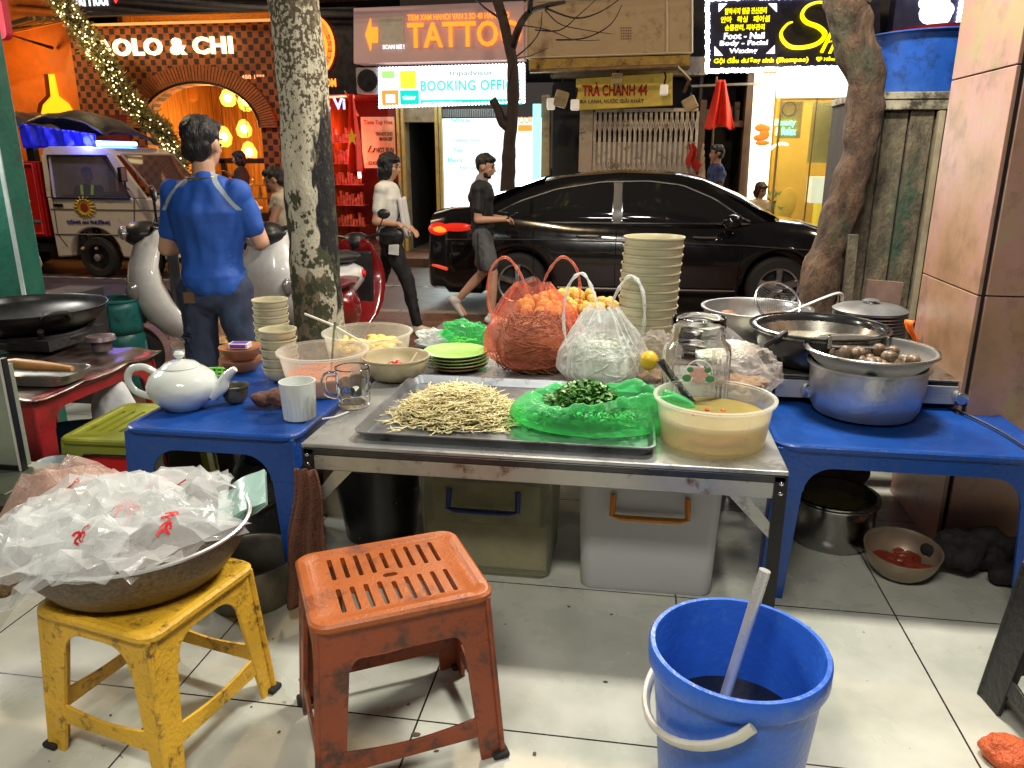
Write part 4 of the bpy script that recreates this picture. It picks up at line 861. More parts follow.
MB().lathe([(0,0),(.055,0),(.06,.006),(0,.012)],20).build('emblem_centre',mat('emblem red',(.25,.03,.02),.5),v,loc=(-.07,-.713,1.0)).rotation_euler=(PI/2,0,0)
text('CÔNG AN PHƯỜNG',.68,.065,mat('navy paint',(.03,.04,.14),.5),v,-.05,-.708,.80,bold=.012)
for x in(0,-2.1):
    for s in(-1,1): wheel(v,x,s*.60,.29,.29,.17,0,side=s,rim=mat('steel rim',(.07,.06,.055),.5,metal=.5))
MB().at(0,-.70,.29,PI/2).lathe([(0,-.02),(.045,-.02),(.05,.0),(0,.03)],16).build('hub_cap',mat('hub silver',(.6,.58,.55),.35,metal=.8),v)
MB().box(-2.75,-.68,-.55,.55,.34,.46).build('chassis',mat('chassis',(.03,.025,.022),.7),v)
RD_=mat('red side board',(.42,.008,.006),.35,var=.15,dirt=((.15,.01,.01),.3,5))
bx=MB(); bx.box(-2.75,-.74,-.72,-.68,.58,1.62); bx.box(-2.75,-.74,.68,.72,.58,1.62); bx.box(-.76,-.72,-.68,.68,.58,1.62); bx.box(-2.75,-.76,-.68,.68,.56,.60); bx.box(-2.78,-2.74,-.68,.68,.58,1.62); bx.build('cargo_box',RD_,v,bevel=.01)
q=MB(); q.tube([(-2.72,-.73,.62),(-.78,-.73,.62),(-.78,-.73,1.58),(-2.72,-.73,1.58)],.014,5,closed=True); q.build('box_trim',mat('red trim',(.7,.06,.03),.4),v)
text('ĐÔ THỊ',.62,.26,mat('gold paint',(.7,.42,.05),.5,var=.2),v,-1.22,-.728,.99,bold=.02)
# folded load of umbrellas/tarp above the box
TP=mat('dark tarp',(.02,.02,.026),.45,var=.4,bump=.5,bs=20)
q=MB(); q.grid(lambda u,w_:(-1.0+1.35*w_, -.62+1.24*u, 1.86+.30*math.sin(PI*min(1,.12+u))**.5*(1-.45*w_**3)+.04*noise.noise((u*4,w_*5,0))+.16*math.sin(PI*w_)**.6),20,16); q.build('canopy',TP,v,solid=.01,ang=180)
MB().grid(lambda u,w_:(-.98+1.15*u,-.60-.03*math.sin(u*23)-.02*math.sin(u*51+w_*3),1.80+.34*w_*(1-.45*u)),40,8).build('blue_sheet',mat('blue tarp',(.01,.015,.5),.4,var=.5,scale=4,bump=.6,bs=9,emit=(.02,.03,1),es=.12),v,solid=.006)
q=MB(); q.grid(lambda u,w_:(-2.3+1.4*u, -.55+1.1*w_,1.9+.42*math.sin(PI*u)**.8+.05*noise.noise((u*6,w_*6,2))),18,8); q.build('load_cover',TP,v,solid=.01,ang=180)
for x in(-2.2,-1.5,-.95): MB().box(x,x+.12,-.6,-.5,1.6,2.1).build('stake',m_black,v)
MB().box(-.16,.12,-.42,.40,1.835,1.90).build('light_bar',mat('blue lens',(.1,.2,.9),.2,emit=(.15,.35,1),es=6),v,bevel=.02)
MB().box(-.12,.16,-.56,-.43,1.835,1.895).build('light_bar_end',glow('cyan lens',(.35,.85,1),10),v,bevel=.02)
point('police_glow',AY(85,140,10.0),30,(.12,.15,1),.1)
MB().ell((1.16,-.45,.78),(.07,.12,.1)).build('headlight',mat('headlamp glass',(.7,.7,.72),.08,metal=.5,var=0),v)
MB().box(1.2,1.26,-.66,.66,.3,.48).build('bumper',VB,v,bevel=.02)
MB().tube([(.66,-.71,1.25),(.72,-.85,1.28),(.72,-.86,1.42)],.014,6).build('mirror_arm',m_black,v); MB().at(.72,-.88,1.45).box(-.03,.03,-.07,.07,-.1,.1).build('mirror',m_black,v,bevel=.02)
# ---- scooters
def scooter(t,body,seatc,accent=None,light=None,bulge=0):
    DK=mat('scooter black',(.015,.015,.017),.35,var=.2); BD=body
    wheel(t,.62,0,.21,.21,.09,3,side=-1,name='front_wheel'); wheel(t,-.60,0,.21,.21,.10,3,side=-1,name='rear_wheel')
    q=MB(); q.grid(lambda u,v:(.62+.26*math.cos(.2+2.6*u),(v-.5)*.13*(1.1-.2*abs(u-.5)),.22+.26*math.sin(.2+2.6*u)),16,6); q.build('front_fender',BD,t,solid=.012)
    # front body: solid moulded shield, widest at knee height, sweeping back into the floorboard
    rings=[]
    for z,xf,xb,w_ in((.30,.32,.12,.15),(.36,.41,.17,.20),(.46,.50,.25,.235),(.58,.56,.32,.25),(.70,.575,.37,.245),(.80,.56,.38,.225),(.90,.52,.36,.18),(.98,.49,.32,.15),(1.02,.45,.33,.10)):
        rings.append([((xf+xb)/2+(xf-xb)/2*math.copysign(abs(math.cos(a_))**.8,math.cos(a_))-.05*abs(math.sin(a_))**3,w_*math.copysign(abs(math.sin(a_))**.75,math.sin(a_)),z) for a_ in [2*PI*k/28 for k in range(28)]])
    MB().loft(rings).build('leg_shield',BD,t,ang=60)
    MB().loft([rrect(.56,.30,.06,4,.06,0) and [(x,y,.215) for x,y in rrect(.62,.28,.08,5,.03,0)],[(x,y,.235) for x,y in rrect(.70,.33,.09,5,.03,0)],[(x,y,.252) for x,y in rrect(.68,.31,.09,5,.03,0)]]).build('floorboard',BD,t,ang=40)
    MB().box(.26,.325,-.16,.16,.36,.92).build('inner_shield',DK,t,bevel=.02)
    MB().grid(lambda u,v:(.60-.02*v-.10*abs(2*u-1)**2,(u-.5)*.22,.44+.12*v),8,4).build('front_grille',DK,t,solid=.012)
    MB().box(-.28,.26,-.12,.12,.2525,.262).build('floor_mat',DK,t,bevel=.01)
    rings=[]
    for x,w_,z0,z1 in((-.12,.10,.28,.62),(-.25,.14,.27,.72),(-.45,.17,.3,.74),(-.7,.165,.40,.74),(-.88,.11,.52,.74),(-.95,.05,.60,.70)):
        rings.append([(x,w_*math.cos(a)*(1 if math.sin(a)>-.2 else .9),(z0+z1)/2+(z1-z0)/2*math.sin(a)) for a in [2*PI*k/16 for k in range(16)]])
    MB().loft(rings).build('rear_body',BD,t,ang=60)
    rings=[]
    for x,w_,z0,z1 in((-.08,.09,.70,.74),(-.2,.13,.72,.79),(-.45,.14,.72,.785),(-.62,.14,.73,.82),(-.85,.11,.74,.83),(-.93,.05,.76,.80)):
        rings.append([(x,w_*math.cos(a),(z0+z1)/2+(z1-z0)/2*math.sin(a)) for a in [2*PI*k/16 for k in range(16)]])
    MB().loft(rings).build('seat',seatc,t,ang=60)
    q=MB(); q.ell((.44,0,.99),(.13,.13,.085)); q.tube([(.36,0,.98),(.36,0,.8),(.50,0,.5),(.62,0,.3)],.028,8); realize(q.build('headset',DK,t),.012,3)
    for s in(-1,1):
        h=MB().tube([(.40,s*.06,1.02),(.36,s*.22,1.06),(.30,s*.36,1.05)],[.016,.014,.014],8); h.tube([(.335,s*.26,1.058),(.29,s*.38,1.05)],.02,8); h.tube([(.36,s*.2,1.055),(.38,s*.3,1.05),(.34,s*.37,1.045)],.007,6); h.build('handlebar',DK,t)
        MB().tube([(.36,s*.2,1.06),(.36,s*.26,1.2)],.006,6).build('mirror_stem',DK,t); MB().ell((.36,s*.27,1.24),(.018,.06,.045)).build('mirror',DK,t)
    MB().ell((.555,0,1.0 if light is None else light),(.035,.085,.045)).build('headlight',mat('scooter lamp',(.42,.42,.42),.12,metal=.4,var=0),t)
    MB().tube([(.565-.06*math.sin(PI*k/10)**2*0,.19*math.cos(PI*k/10),.50+.06*math.sin(PI*k/10)) for k in range(11)],.004,5).build('panel_gap',DK,t)
    MB().tube(curve2([(.40,-.1,1.0),(.50,-.16,.9),(.46,-.2,.8),(.38,-.12,.7)],4),.006,5).build('brake_cable',DK,t)
    for s in(-1,1): MB().ell((.545,s*.185,.66),(.045,.03,.06)).build('turn_signal',mat('smoke lens',(.25,.24,.23),.12,var=.1,metal=.5),t)
    MB().ell((-.94,0,.66),(.03,.08,.035)).build('tail_light',mat('tail red',(.6,.02,.02),.2),t)
    MB().tube([(-.35,0,.3),(-.6,.09,.21),(-.62,.09,.21)],.03,8).build('swing_arm',DK,t); MB().box(-.3,-.27,-.14,.14,.05,.28).build('stand',CHR,t)
    if accent: MB().tube([(-.15,-.175,.5),(-.5,-.19,.6),(-.9,-.1,.66)],.02,6,flat=.4).build('side_stripe',accent,t)
WS=mat('white scooter paint',(.62,.62,.60),.25,var=.08,coat=.6); RS=mat('red scooter paint',(.20,.005,.007),.22,var=.1,coat=.6); BK=mat('black vinyl',(.02,.02,.022),.45,var=.2)
def gp_(px,py,z): return AZ(px,py,z)
GS='scooters parked on the pavement'
p=AY(150,300,5.0); t=thing('scooter','white step-through scooter with black handlebar left of the man in blue','scooter',(p.x+.44,5.25,SW),math.radians(214),GS,sc=1.10); scooter(t,WS,BK)
p=AY(266,300,5.15); t=thing('scooter','white and black scooter facing us, squeezed between the man in blue and the pale trunk','scooter',(p.x+.05,5.75,SW),math.radians(-97),GS,sc=1.08); scooter(t,WS,BK,light=.95)
p=AY(352,300,5.3); t=thing('scooter','red scooter with dark seat just right of the pale trunk','scooter',(p.x-.24,5.9,SW),math.radians(100),GS,sc=.93); scooter(t,RS,mat('maroon vinyl',(.12,.015,.02),.35,var=.2))
p=AY(12,290,6.2); t=thing('scooter','pale scooter mostly behind the green post at the left edge','scooter',(p.x-.10,6.3,SW),math.radians(-60),GS); scooter(t,WS,BK)
# ================================================================ people
SK=mat('skin',(.52,.29,.19),.5,var=.08,scale=20); SK2=mat('skin tan',(.40,.21,.13),.5,var=.08,scale=20); HB=mat('black hair',(.008,.007,.008),.4,var=.4,scale=60,bump=.8,bs=200,stretch=(1,1,.2)); EYE=mat('eye dark',(.02,.015,.012),.2,var=0); LIP=mat('lip',(.35,.12,.09),.5,var=0)
def person(name,label,loc,rz,P,skin=SK,h=1.7,group=None,hair='short',hairm=HB,shirt=None,pants=None,shoe=None,shorts=False,sleeve=1.0,vox=.0085,female=False,extra=None):
    """P: joints in metres for a 1.70 m figure facing +x, left = +y"""
    t=thing('person',label,'person',loc,rz,group,sc=h/1.7)
    J=dict(pel=(0,0,.95),wst=(0,0,1.08),chs=(0,0,1.27),nk=(0,0,1.40),hd=(.015,0,1.565),hy=0,hp=0)
    for s,n in((1,'L'),(-1,'R')):
        J['sh'+n]=(0,s*(.135 if female else .148),1.352); J['el'+n]=(-.02,s*.21,1.08); J['wr'+n]=(.06,s*.23,.83); J['hi'+n]=(0,s*.085,.90); J['kn'+n]=(.02,s*.09,.50); J['an'+n]=(0,s*.09,.08); J['ft'+n]=0
    J.update(P); V=lambda k:Vector(J[k])
    q=MB(); K=.98 if female else 1
    def trunk_(q,g):
        for a,b,ra,rb,w_ in(('pel','wst',.115,.10,1.25),('wst','chs',.10,.125,1.28),):
            pa,pb=V(a),V(b)
            for k in range(7):
                f=k/6; c=pa.lerp(pb,f); r=(ra+(rb-ra)*f)*K; q.ell(c,(r*.88+g,r*w_+g,.085+g),14,8)
        c=V('chs'); n=V('nk'); 
        for f in(0,.35,.6): q.ell(c.lerp(n,f),((.12-.05*f)*K+g,(.155-.03*f)*K+g,.07+g),16,8)
        q.cone(V('shL').lerp(c,.12),V('shR').lerp(c,.12),.046+g*.8,.046+g*.8)
        for n_ in 'LR': q.cone(V('nk')-Vector((0,0,.035)),V('nk').lerp(V('sh'+n_),.8)-Vector((0,0,.015)),.050+g*.6,.042+g*.8)
        for n_ in 'LR': q.cone(V('sh'+n_),c.lerp(V('sh'+n_),.35)-Vector((0,0,.05)),.048+g*.8,.082+g)
    trunk_(q,0)
    q.cone(V('nk')-Vector((0,0,.04)),V('hd')-Vector((.02,0,.08)),.056*K,.05*K)
    from mathutils import Euler
    HT=Matrix.Translation(V('hd'))@Euler((0,J['hp'],J['hy'])).to_matrix().to_4x4()
    q.T=HT; q.ell((-.012,0,.022),(.094,.077,.098),18,12); q.ell((.022,0,-.03),(.066,.060,.082),16,10); q.ell((.045,0,-.088),(.028,.03,.024)); q.cone((.078,0,.012),(.100,0,-.022),.010,.015,8,3); q.ell((.083,0,-.052),(.014,.026,.012)); q.ell((.073,0,.032),(.014,.045,.012))
    for s in(-1,1): q.ell((-.005,s*.079,-.012),(.020,.010,.032),10,6); q.ell((.055,s*.035,-.02),(.026,.022,.02))
    q.T=Matrix.Identity(4)
    for n_ in 'LR':
        a,b,c=V('sh'+n_),V('el'+n_),V('wr'+n_); q.cone(a,b,.048*K,.038*K); q.cone(b,c,.040*K,.026*K); d=(c-b).normalized()
        up=Vector(J.get('pn'+n_,(0,0,1))); side_=d.cross(up).normalized(); pn=side_.cross(d).normalized()   # palm faces -pn... fingers curl toward -pn
        pc=c+d*.05; q.cone(c,c+d*.03,.024,.028); 
        for k in(-1.2,-.4,.4,1.2): q.cone(c+d*.02+side_*k*.010,c+d*.085+side_*k*.018,.014,.012,8,3)
        cu=J.get('cu'+n_,.55)
        for k,(kk,L_n) in enumerate(((-1.5,.055),(-.5,.066),(.5,.072),(1.5,.064))):
            s0=c+d*.088+side_*kk*.0155; d1=(d*math.cos(cu*.6)-pn*math.sin(cu*.6)); s1=s0+d1*L_n*.5; d2=(d*math.cos(cu*1.6)-pn*math.sin(cu*1.6)); s2=s1+d2*L_n*.5; q.cone(s0,s1,.0098,.009,7,3); q.cone(s1,s2,.009,.0078,7,3)
        sg=J.get('th'+n_,1); th0=c+d*.03+side_*sg*.02; th1=th0+(d*.7+side_*sg*.7-pn*.3)*.035; th2=th1+(d*.9-pn*.5)*.03; q.cone(th0,th1,.013,.011,7,3); q.cone(th1,th2,.011,.009,7,3)
        a,b,c=V('hi'+n_),V('kn'+n_),V('an'+n_); q.cone(a,b,.082*K,.052*K); q.cone(b,b.lerp(c,.35),.05*K,.052*K); q.cone(b.lerp(c,.35),c,.052*K,.034*K)
        fa=J['ft'+n_]; fd=Vector((math.cos(fa),0,-math.sin(fa))); q.cone(c-fd*.03-Vector((0,0,.035)),c+fd*.13-Vector((0,0,.045)),.034,.026)
    realize(q.build('body',skin,t),vox,4)
    q=MB(); q.T=HT
    for s in(-1,1): q.ell((.081,s*.033,.008),(.010,.014,.006),8,5); q.tube([(.088,s*.018,.032),(.086,s*.034,.036),(.078,s*.052,.03)],.004,5)
    q.build('eyes',EYE,t); q=MB(); q.T=HT; q.ell((.094,0,-.052),(.006,.02,.005),8,5); q.build('mouth',LIP,t)
    q=MB(); q.T=HT
    if hair=='short': q.ell((-.022,0,.035),(.094,.083,.096),20,12); q.ell((-.048,0,-.015),(.058,.076,.075)); q.ell((.03,0,.085),(.06,.062,.038)); 
    elif hair=='bob': q.ell((-.022,0,.03),(.10,.09,.10),20,12); q.ell((-.045,0,-.05),(.062,.088,.10)); q.ell((.0,.068,-.04),(.055,.024,.085)); q.ell((.0,-.068,-.04),(.055,.024,.085)); q.ell((.055,0,.075),(.04,.06,.03))
    elif hair=='cap': q.ell((-.018,0,.04),(.094,.082,.088),20,12); q.ell((-.05,0,.0),(.05,.072,.06)); q.ell((.035,0,.078),(.055,.06,.035))
    if hair: realize(q.build('hair',hairm,t),.007,2,.011,26)
    if hair=='cap' and J.get('beard'): q=MB(); q.T=HT; q.ell((.047,0,-.090),(.034,.036,.024)); q.ell((.03,.05,-.075),(.026,.010,.03)); q.ell((.03,-.05,-.075),(.026,.010,.03)); q.ell((.084,0,-.041),(.013,.024,.007)); realize(q.build('beard',hairm,t),.006,2)
    if shirt:
        q=MB(); trunk_(q,.020); pe=V('pel'); q.ell(pe-Vector((0,0,J.get('hem',.03))),(.126*K,.158*K,.06),16,8); q.ell(pe+Vector((0,0,.03)),(.128*K,.160*K,.07),16,8)
        for n_ in 'LR':
            a,b,c=V('sh'+n_),V('el'+n_),V('wr'+n_)
            if sleeve<=1: q.cone(a,a.lerp(b,.60*sleeve+.05),.054*K,.057*K)
            else: q.cone(a,b,.064*K,.05*K); q.cone(b,b.lerp(c,.95),.05*K,.036*K)
        q.cone(V('nk')-Vector((0,0,.02)),V('nk')+Vector((0,0,.005)),.068*K,.062*K)
        realize(q.build('shirt',shirt,t),.010,3,.020,8)
    if pants:
        q=MB(); 
        for f in(0,.5,1): q.ell(V('pel')+Vector((0,0,.02-.1*f)),((.102+.012*f)*K,(.130+.014*f)*K,.07),16,8)
        for n_ in 'LR':
            a,b,c=V('hi'+n_),V('kn'+n_),V('an'+n_)
            if shorts: q.cone(a,b.lerp(a,.25),.10*K,.09*K)
            else: q.cone(a,b,.098*K,.068*K); q.cone(b,c+(b-c).normalized()*.03,.068*K,.055*K)
        realize(q.build('trousers' if not shorts else 'shorts',pants,t),.010,3,.022,9)
    if shoe:
        for n_ in 'LR':
            c=V('an'+n_); fa=J['ft'+n_]; fd=Vector((math.cos(fa),0,-math.sin(fa))); up=Vector((math.sin(fa),0,math.cos(fa)))
            q=MB(); q.cone(c-fd*.035-up*.04,c+fd*.15-up*.05,.042,.034); q.cone(c-up*.03,c+up*.01,.042,.042); q.cone(c+fd*.02-up*.03,c+fd*.1-up*.045,.04,.036)
            realize(q.build('shoe',shoe,t),.009,3)
    if extra: extra(t,J)
    return t
# man in blue, back to us
BL=mat('blue jersey',(.010,.075,.38),.65,var=.16,scale=5,bump=1.0,bs=9,stretch=(1,1,.45)); JE=mat('dark jeans',(.020,.030,.065),.75,var=.35,scale=6,dirt=((.03,.06,.12),.5,3),bump=.2,bs=160)
N,L,b=nodes(BL); tc=N.new('ShaderNodeTexCoord'); sp0=N.new('ShaderNodeSeparateXYZ'); L.new(tc.outputs['Object'],sp0.inputs[0])
def mm(op,a,bv=None):
    q=N.new('ShaderNodeMath'); q.operation=op
    for i_,x in enumerate((a,bv)):
        if x is None: continue
        if isinstance(x,(int,float)): q.inputs[i_].default_value=x
        else: L.new(x,q.inputs[i_])
    return q.outputs[0]
e_=mm('ABSOLUTE',mm('SUBTRACT',mm('ABSOLUTE',sp0.outputs[1]),mm('ADD',.082,mm('MULTIPLY',mm('SUBTRACT',1.41,sp0.outputs[2]),.72))))
st_=mm('MULTIPLY',mm('LESS_THAN',e_,.011),mm('MULTIPLY',mm('GREATER_THAN',sp0.outputs[2],1.28),mm('LESS_THAN',sp0.outputs[0],.03)))
mxx=N.new('ShaderNodeMix'); mxx.data_type='RGBA'; src=b.inputs['Base Color'].links[0].from_socket; L.new(st_,mxx.inputs['Factor']); L.new(src,mxx.inputs['A']); mxx.inputs['B'].default_value=(.30,.36,.40,1); L.new(mxx.outputs['Result'],b.inputs['Base Color'])
p=AY(207,260,3.55)
def bx1(t,J):
    q=MB(); q.tube([(.075*math.cos(a)-.005,.072*math.sin(a),1.432+.012*math.cos(a)) for a in [2*PI*k/28 for k in range(28)]],.0035,5,closed=True); q.build('necklace',mat('gold chain',(.5,.32,.08),.3,metal=1),t)
    MB().box(-.129,-.121,.05,.10,.86,.91).build('back_patch',mat('patch',(.12,.06,.04),.6),t)
t=person('man','man seen from behind in a blue jersey with pale shoulder stripes and dark jeans',(p.x,3.6,SW),math.radians(96),dict(hem=-.02,elL=(.0,.215,1.10),wrL=(.20,.11,1.10),elR=(.04,-.225,1.13),wrR=(.23,-.13,1.25),hy=-.2,hp=.12,knL=(.02,.12,.5),knR=(.02,-.12,.5),anL=(0,.13,.08),anR=(0,-.13,.08),hd=(.03,0,1.57)),h=1.80,shirt=BL,pants=JE,shoe=mat('dark shoe',(.03,.03,.03),.6),extra=bx1,vox=.007)
# man in black walking with a phone
BT=mat('black tee',(.010,.010,.011),.7,var=.2); GSH=mat('grey shorts',(.09,.095,.10),.75,var=.25,bump=.3,bs=20); WSH=mat('white shoe',(.65,.63,.58),.5)
gm=AY(489,322,7.55)
def bx2(t,J):
    w_=Vector(J['wrR']); 
    MB().at(w_.x+.10,w_.y+.02,w_.z+.035,0,-.5,0).box(-.07,.07,-.036,.036,-.004,.004).build('phone',mat('phone dark',(.02,.02,.03),.15,emit=(.5,.6,.8),es=.0),t,bevel=.004)
    q=MB(); q.tube([(-.005,-.175,.93),(.0,-.18,.62)],[.012,.012],6,flat=.4); q.build('side_stripe',mat('stripe dark',(.02,.02,.02),.7),t)
    q=MB(); q.cone((-.005,0,1.40),(.0,0,1.44),.072,.062); realize(q.build('collar',mat('collar grey',(.25,.25,.26),.6),t),.008,2)
t=person('m','bearded man in black tee and grey shorts walking right, looking at his phone',(gm.x-.06,gm.y,SW-.0),math.radians(-2),dict(elR=(.0,-.19,1.06),wrR=(.22,-.10,1.06),elL=(.0,.19,1.06),wrL=(.21,.05,1.06),pnR=(0,0,1),pnL=(0,0,1),hp=.22,hd=(.04,0,1.565),beard=1,knR=(.13,-.09,.52),anR=(.11,-.09,.08),knL=(-.02,.09,.50),anL=(-.30,.09,.20),ftL=.9,cuR=.9,cuL=.9),h=1.65,hair='cap',shirt=BT,pants=GSH,shorts=True,shoe=WSH,extra=bx2)
# woman walking
WT=mat('white blouse',(.72,.72,.66),.7,var=.15,bump=.3,bs=14); BP=mat('black trousers',(.008,.008,.010),.75,var=.2)
gw_=AY(404,331,7.0)
def bx3(t,J):
    q=MB(); q.tube(curve2([(.09,.06,1.38),(.13,0,1.2),(.10,-.12,1.02),(.05,-.19,.92),(-.07,-.16,1.1),(-.09,0,1.33),(-.0,.07,1.42)],6,True),.008,6,closed=True); q.build('bag_strap',m_black,t)
    realize(MB().ell((.09,-.19,.95),(.13,.045,.085)).ell((.09,-.19,.92),(.115,.05,.075)).build('shoulder_bag',mat('black leather',(.012,.011,.012),.35,var=.2),t),.01,3)
    MB().at(.12,-.215,.82,0,.1,0).box(-.05,.05,-.006,.006,-.05,.05).build('tissue_pack',mat('white pack',(.75,.75,.72),.5),t,bevel=.004)
    q=MB(); q.grid(lambda u,v:(.13+.05*v+.03*math.sin(u*9),-.10+.16*u,1.28-.36*v+.01*math.sin(u*17)),12,12); q.build('scarf',mat('pale scarf',(.6,.6,.6),.7),t,solid=.008,ang=180)
t=person('w','woman with black bob and white blouse walking right, shoulder bag at her hip',(gw_.x-.10,gw_.y,SW),math.radians(-4),dict(elR=(-.05,-.2,1.07),wrR=(.14,-.19,1.05),elL=(.0,.18,1.08),wrL=(.18,.06,1.0),hp=.18,hd=(.03,0,1.56),knR=(.19,-.08,.52),anR=(.27,-.08,.08),knL=(-.14,.08,.50),anL=(-.40,.08,.18),ftL=.7,hiR=(.01,-.08,.9)),h=1.66,hair='bob',shirt=WT,pants=BP,shoe=mat('cream shoe',(.6,.52,.4),.5),female=True,extra=bx3)
# man in navy by the gate
def bx4(t,J): MB().at(.11,-.07,1.28).box(-.005,.02,-.04,.04,-.05,.05).build('chest_badge',mat('white patch',(.7,.7,.7),.6),t)
p=AY(715,190,12.35)
t=person('m','man in a navy tee standing side-on by the dark doorway, facing the gate',(p.x,12.35,FS),math.radians(188),dict(elR=(.0,-.21,1.1),wrR=(.18,-.2,1.14),elL=(.0,.21,1.08),wrL=(.10,.22,.86),hp=.05),skin=SK2,h=1.74,shirt=mat('navy tee',(.03,.045,.13),.7,var=.15),pants=mat('navy trousers',(.02,.02,.03),.8),shoe=mat('dark shoe',(.03,.03,.03),.6),vox=.011)
# seated woman by the light column
p=AY(758,205,12.5)
t=person('w','woman in a beige jacket sitting low before the white column, looking down','x' and (p.x,12.4,FS-.42),math.radians(-58),dict(elR=(.03,-.2,1.12),wrR=(.22,-.06,1.10),elL=(.03,.2,1.12),wrL=(.22,.06,1.10),hp=.35,knL=(.42,.1,.90),anL=(.42,.1,.50),knR=(.42,-.1,.90),anR=(.42,-.1,.50)),h=1.62,hair='bob',hairm=mat('brown hair',(.06,.025,.012),.5),shirt=mat('beige jacket',(.62,.48,.3),.8,var=.15),pants=mat('beige trousers',(.4,.3,.2),.8),shoe=mat('dark shoe',(.03,.03,.03),.6),female=True,sleeve=2,vox=.011)
ts=thing('stool','low wooden stool under the seated woman in beige','stool',(p.x,12.4,FS))
MB().box(-.18,.18,-.18,.18,.36,.40).build('seat',mat('stool wood',(.3,.18,.08),.6),ts,bevel=.008)
for a in(-.14,.14):
    for b in(-.14,.14): MB().tube([(a,b,0),(a,b,.36)],.02,8).build('leg',MC['stool wood'],ts)
# driver of the truck
p=AY(80,180,10.35)
def bx5(t,J):
    for s in(-1,1): MB().tube([(.09,s*.08,1.42),(.15,s*.07,1.25),(.15,s*.06,1.1)],.022,6,flat=.4).build('vest_band',mat('hi-vis band',(.75,.85,.05),.5,emit=(.7,.85,.05),es=.3),t)
t=person('m','truck driver in dark uniform with yellow reflective bands at the side window',(-7.87,10.42,RD-.0),math.radians(-70),dict(elR=(.05,-.2,1.15),wrR=(.25,-.1,1.2),hp=.2,knL=(.3,.1,.85),anL=(.3,.1,.5),knR=(.3,-.1,.85),anR=(.3,-.1,.5)),h=1.55,shirt=mat('dark uniform',(.03,.035,.03),.8),pants=BP,vox=.011,extra=bx5)
# bar people
p=AY(240,165,12.2)
t=person('w','dark haired woman turned left in the bar behind the man in blue','x' and (p.x,12.2,FS),math.radians(195),dict(elR=(.05,-.2,1.15),wrR=(.2,-.1,1.3),hp=.1),h=1.66,hair='bob',shirt=mat('dark top',(.05,.03,.03),.7),pants=BP,female=True,vox=.011)
p=AY(279,200,6.9)
t=person('m','person in a cream striped sleeveless top bending behind the pale trunk','x' and (p.x-.02,7.0,SW),math.radians(200),dict(elR=(.10,-.2,1.1),wrR=(.32,-.12,1.02),elL=(.1,.2,1.1),wrL=(.3,.12,1.0),hp=.4,hd=(.06,0,1.54)),skin=SK2,h=1.55,hair='short',shirt=mat('cream stripes',(.6,.52,.38),.7,var=.2,stretch=(1,14,.3)),pants=mat('lilac trousers',(.3,.25,.32),.8),shoe=mat('dark shoe',(.03,.03,.03),.6),sleeve=.2,vox=.01)
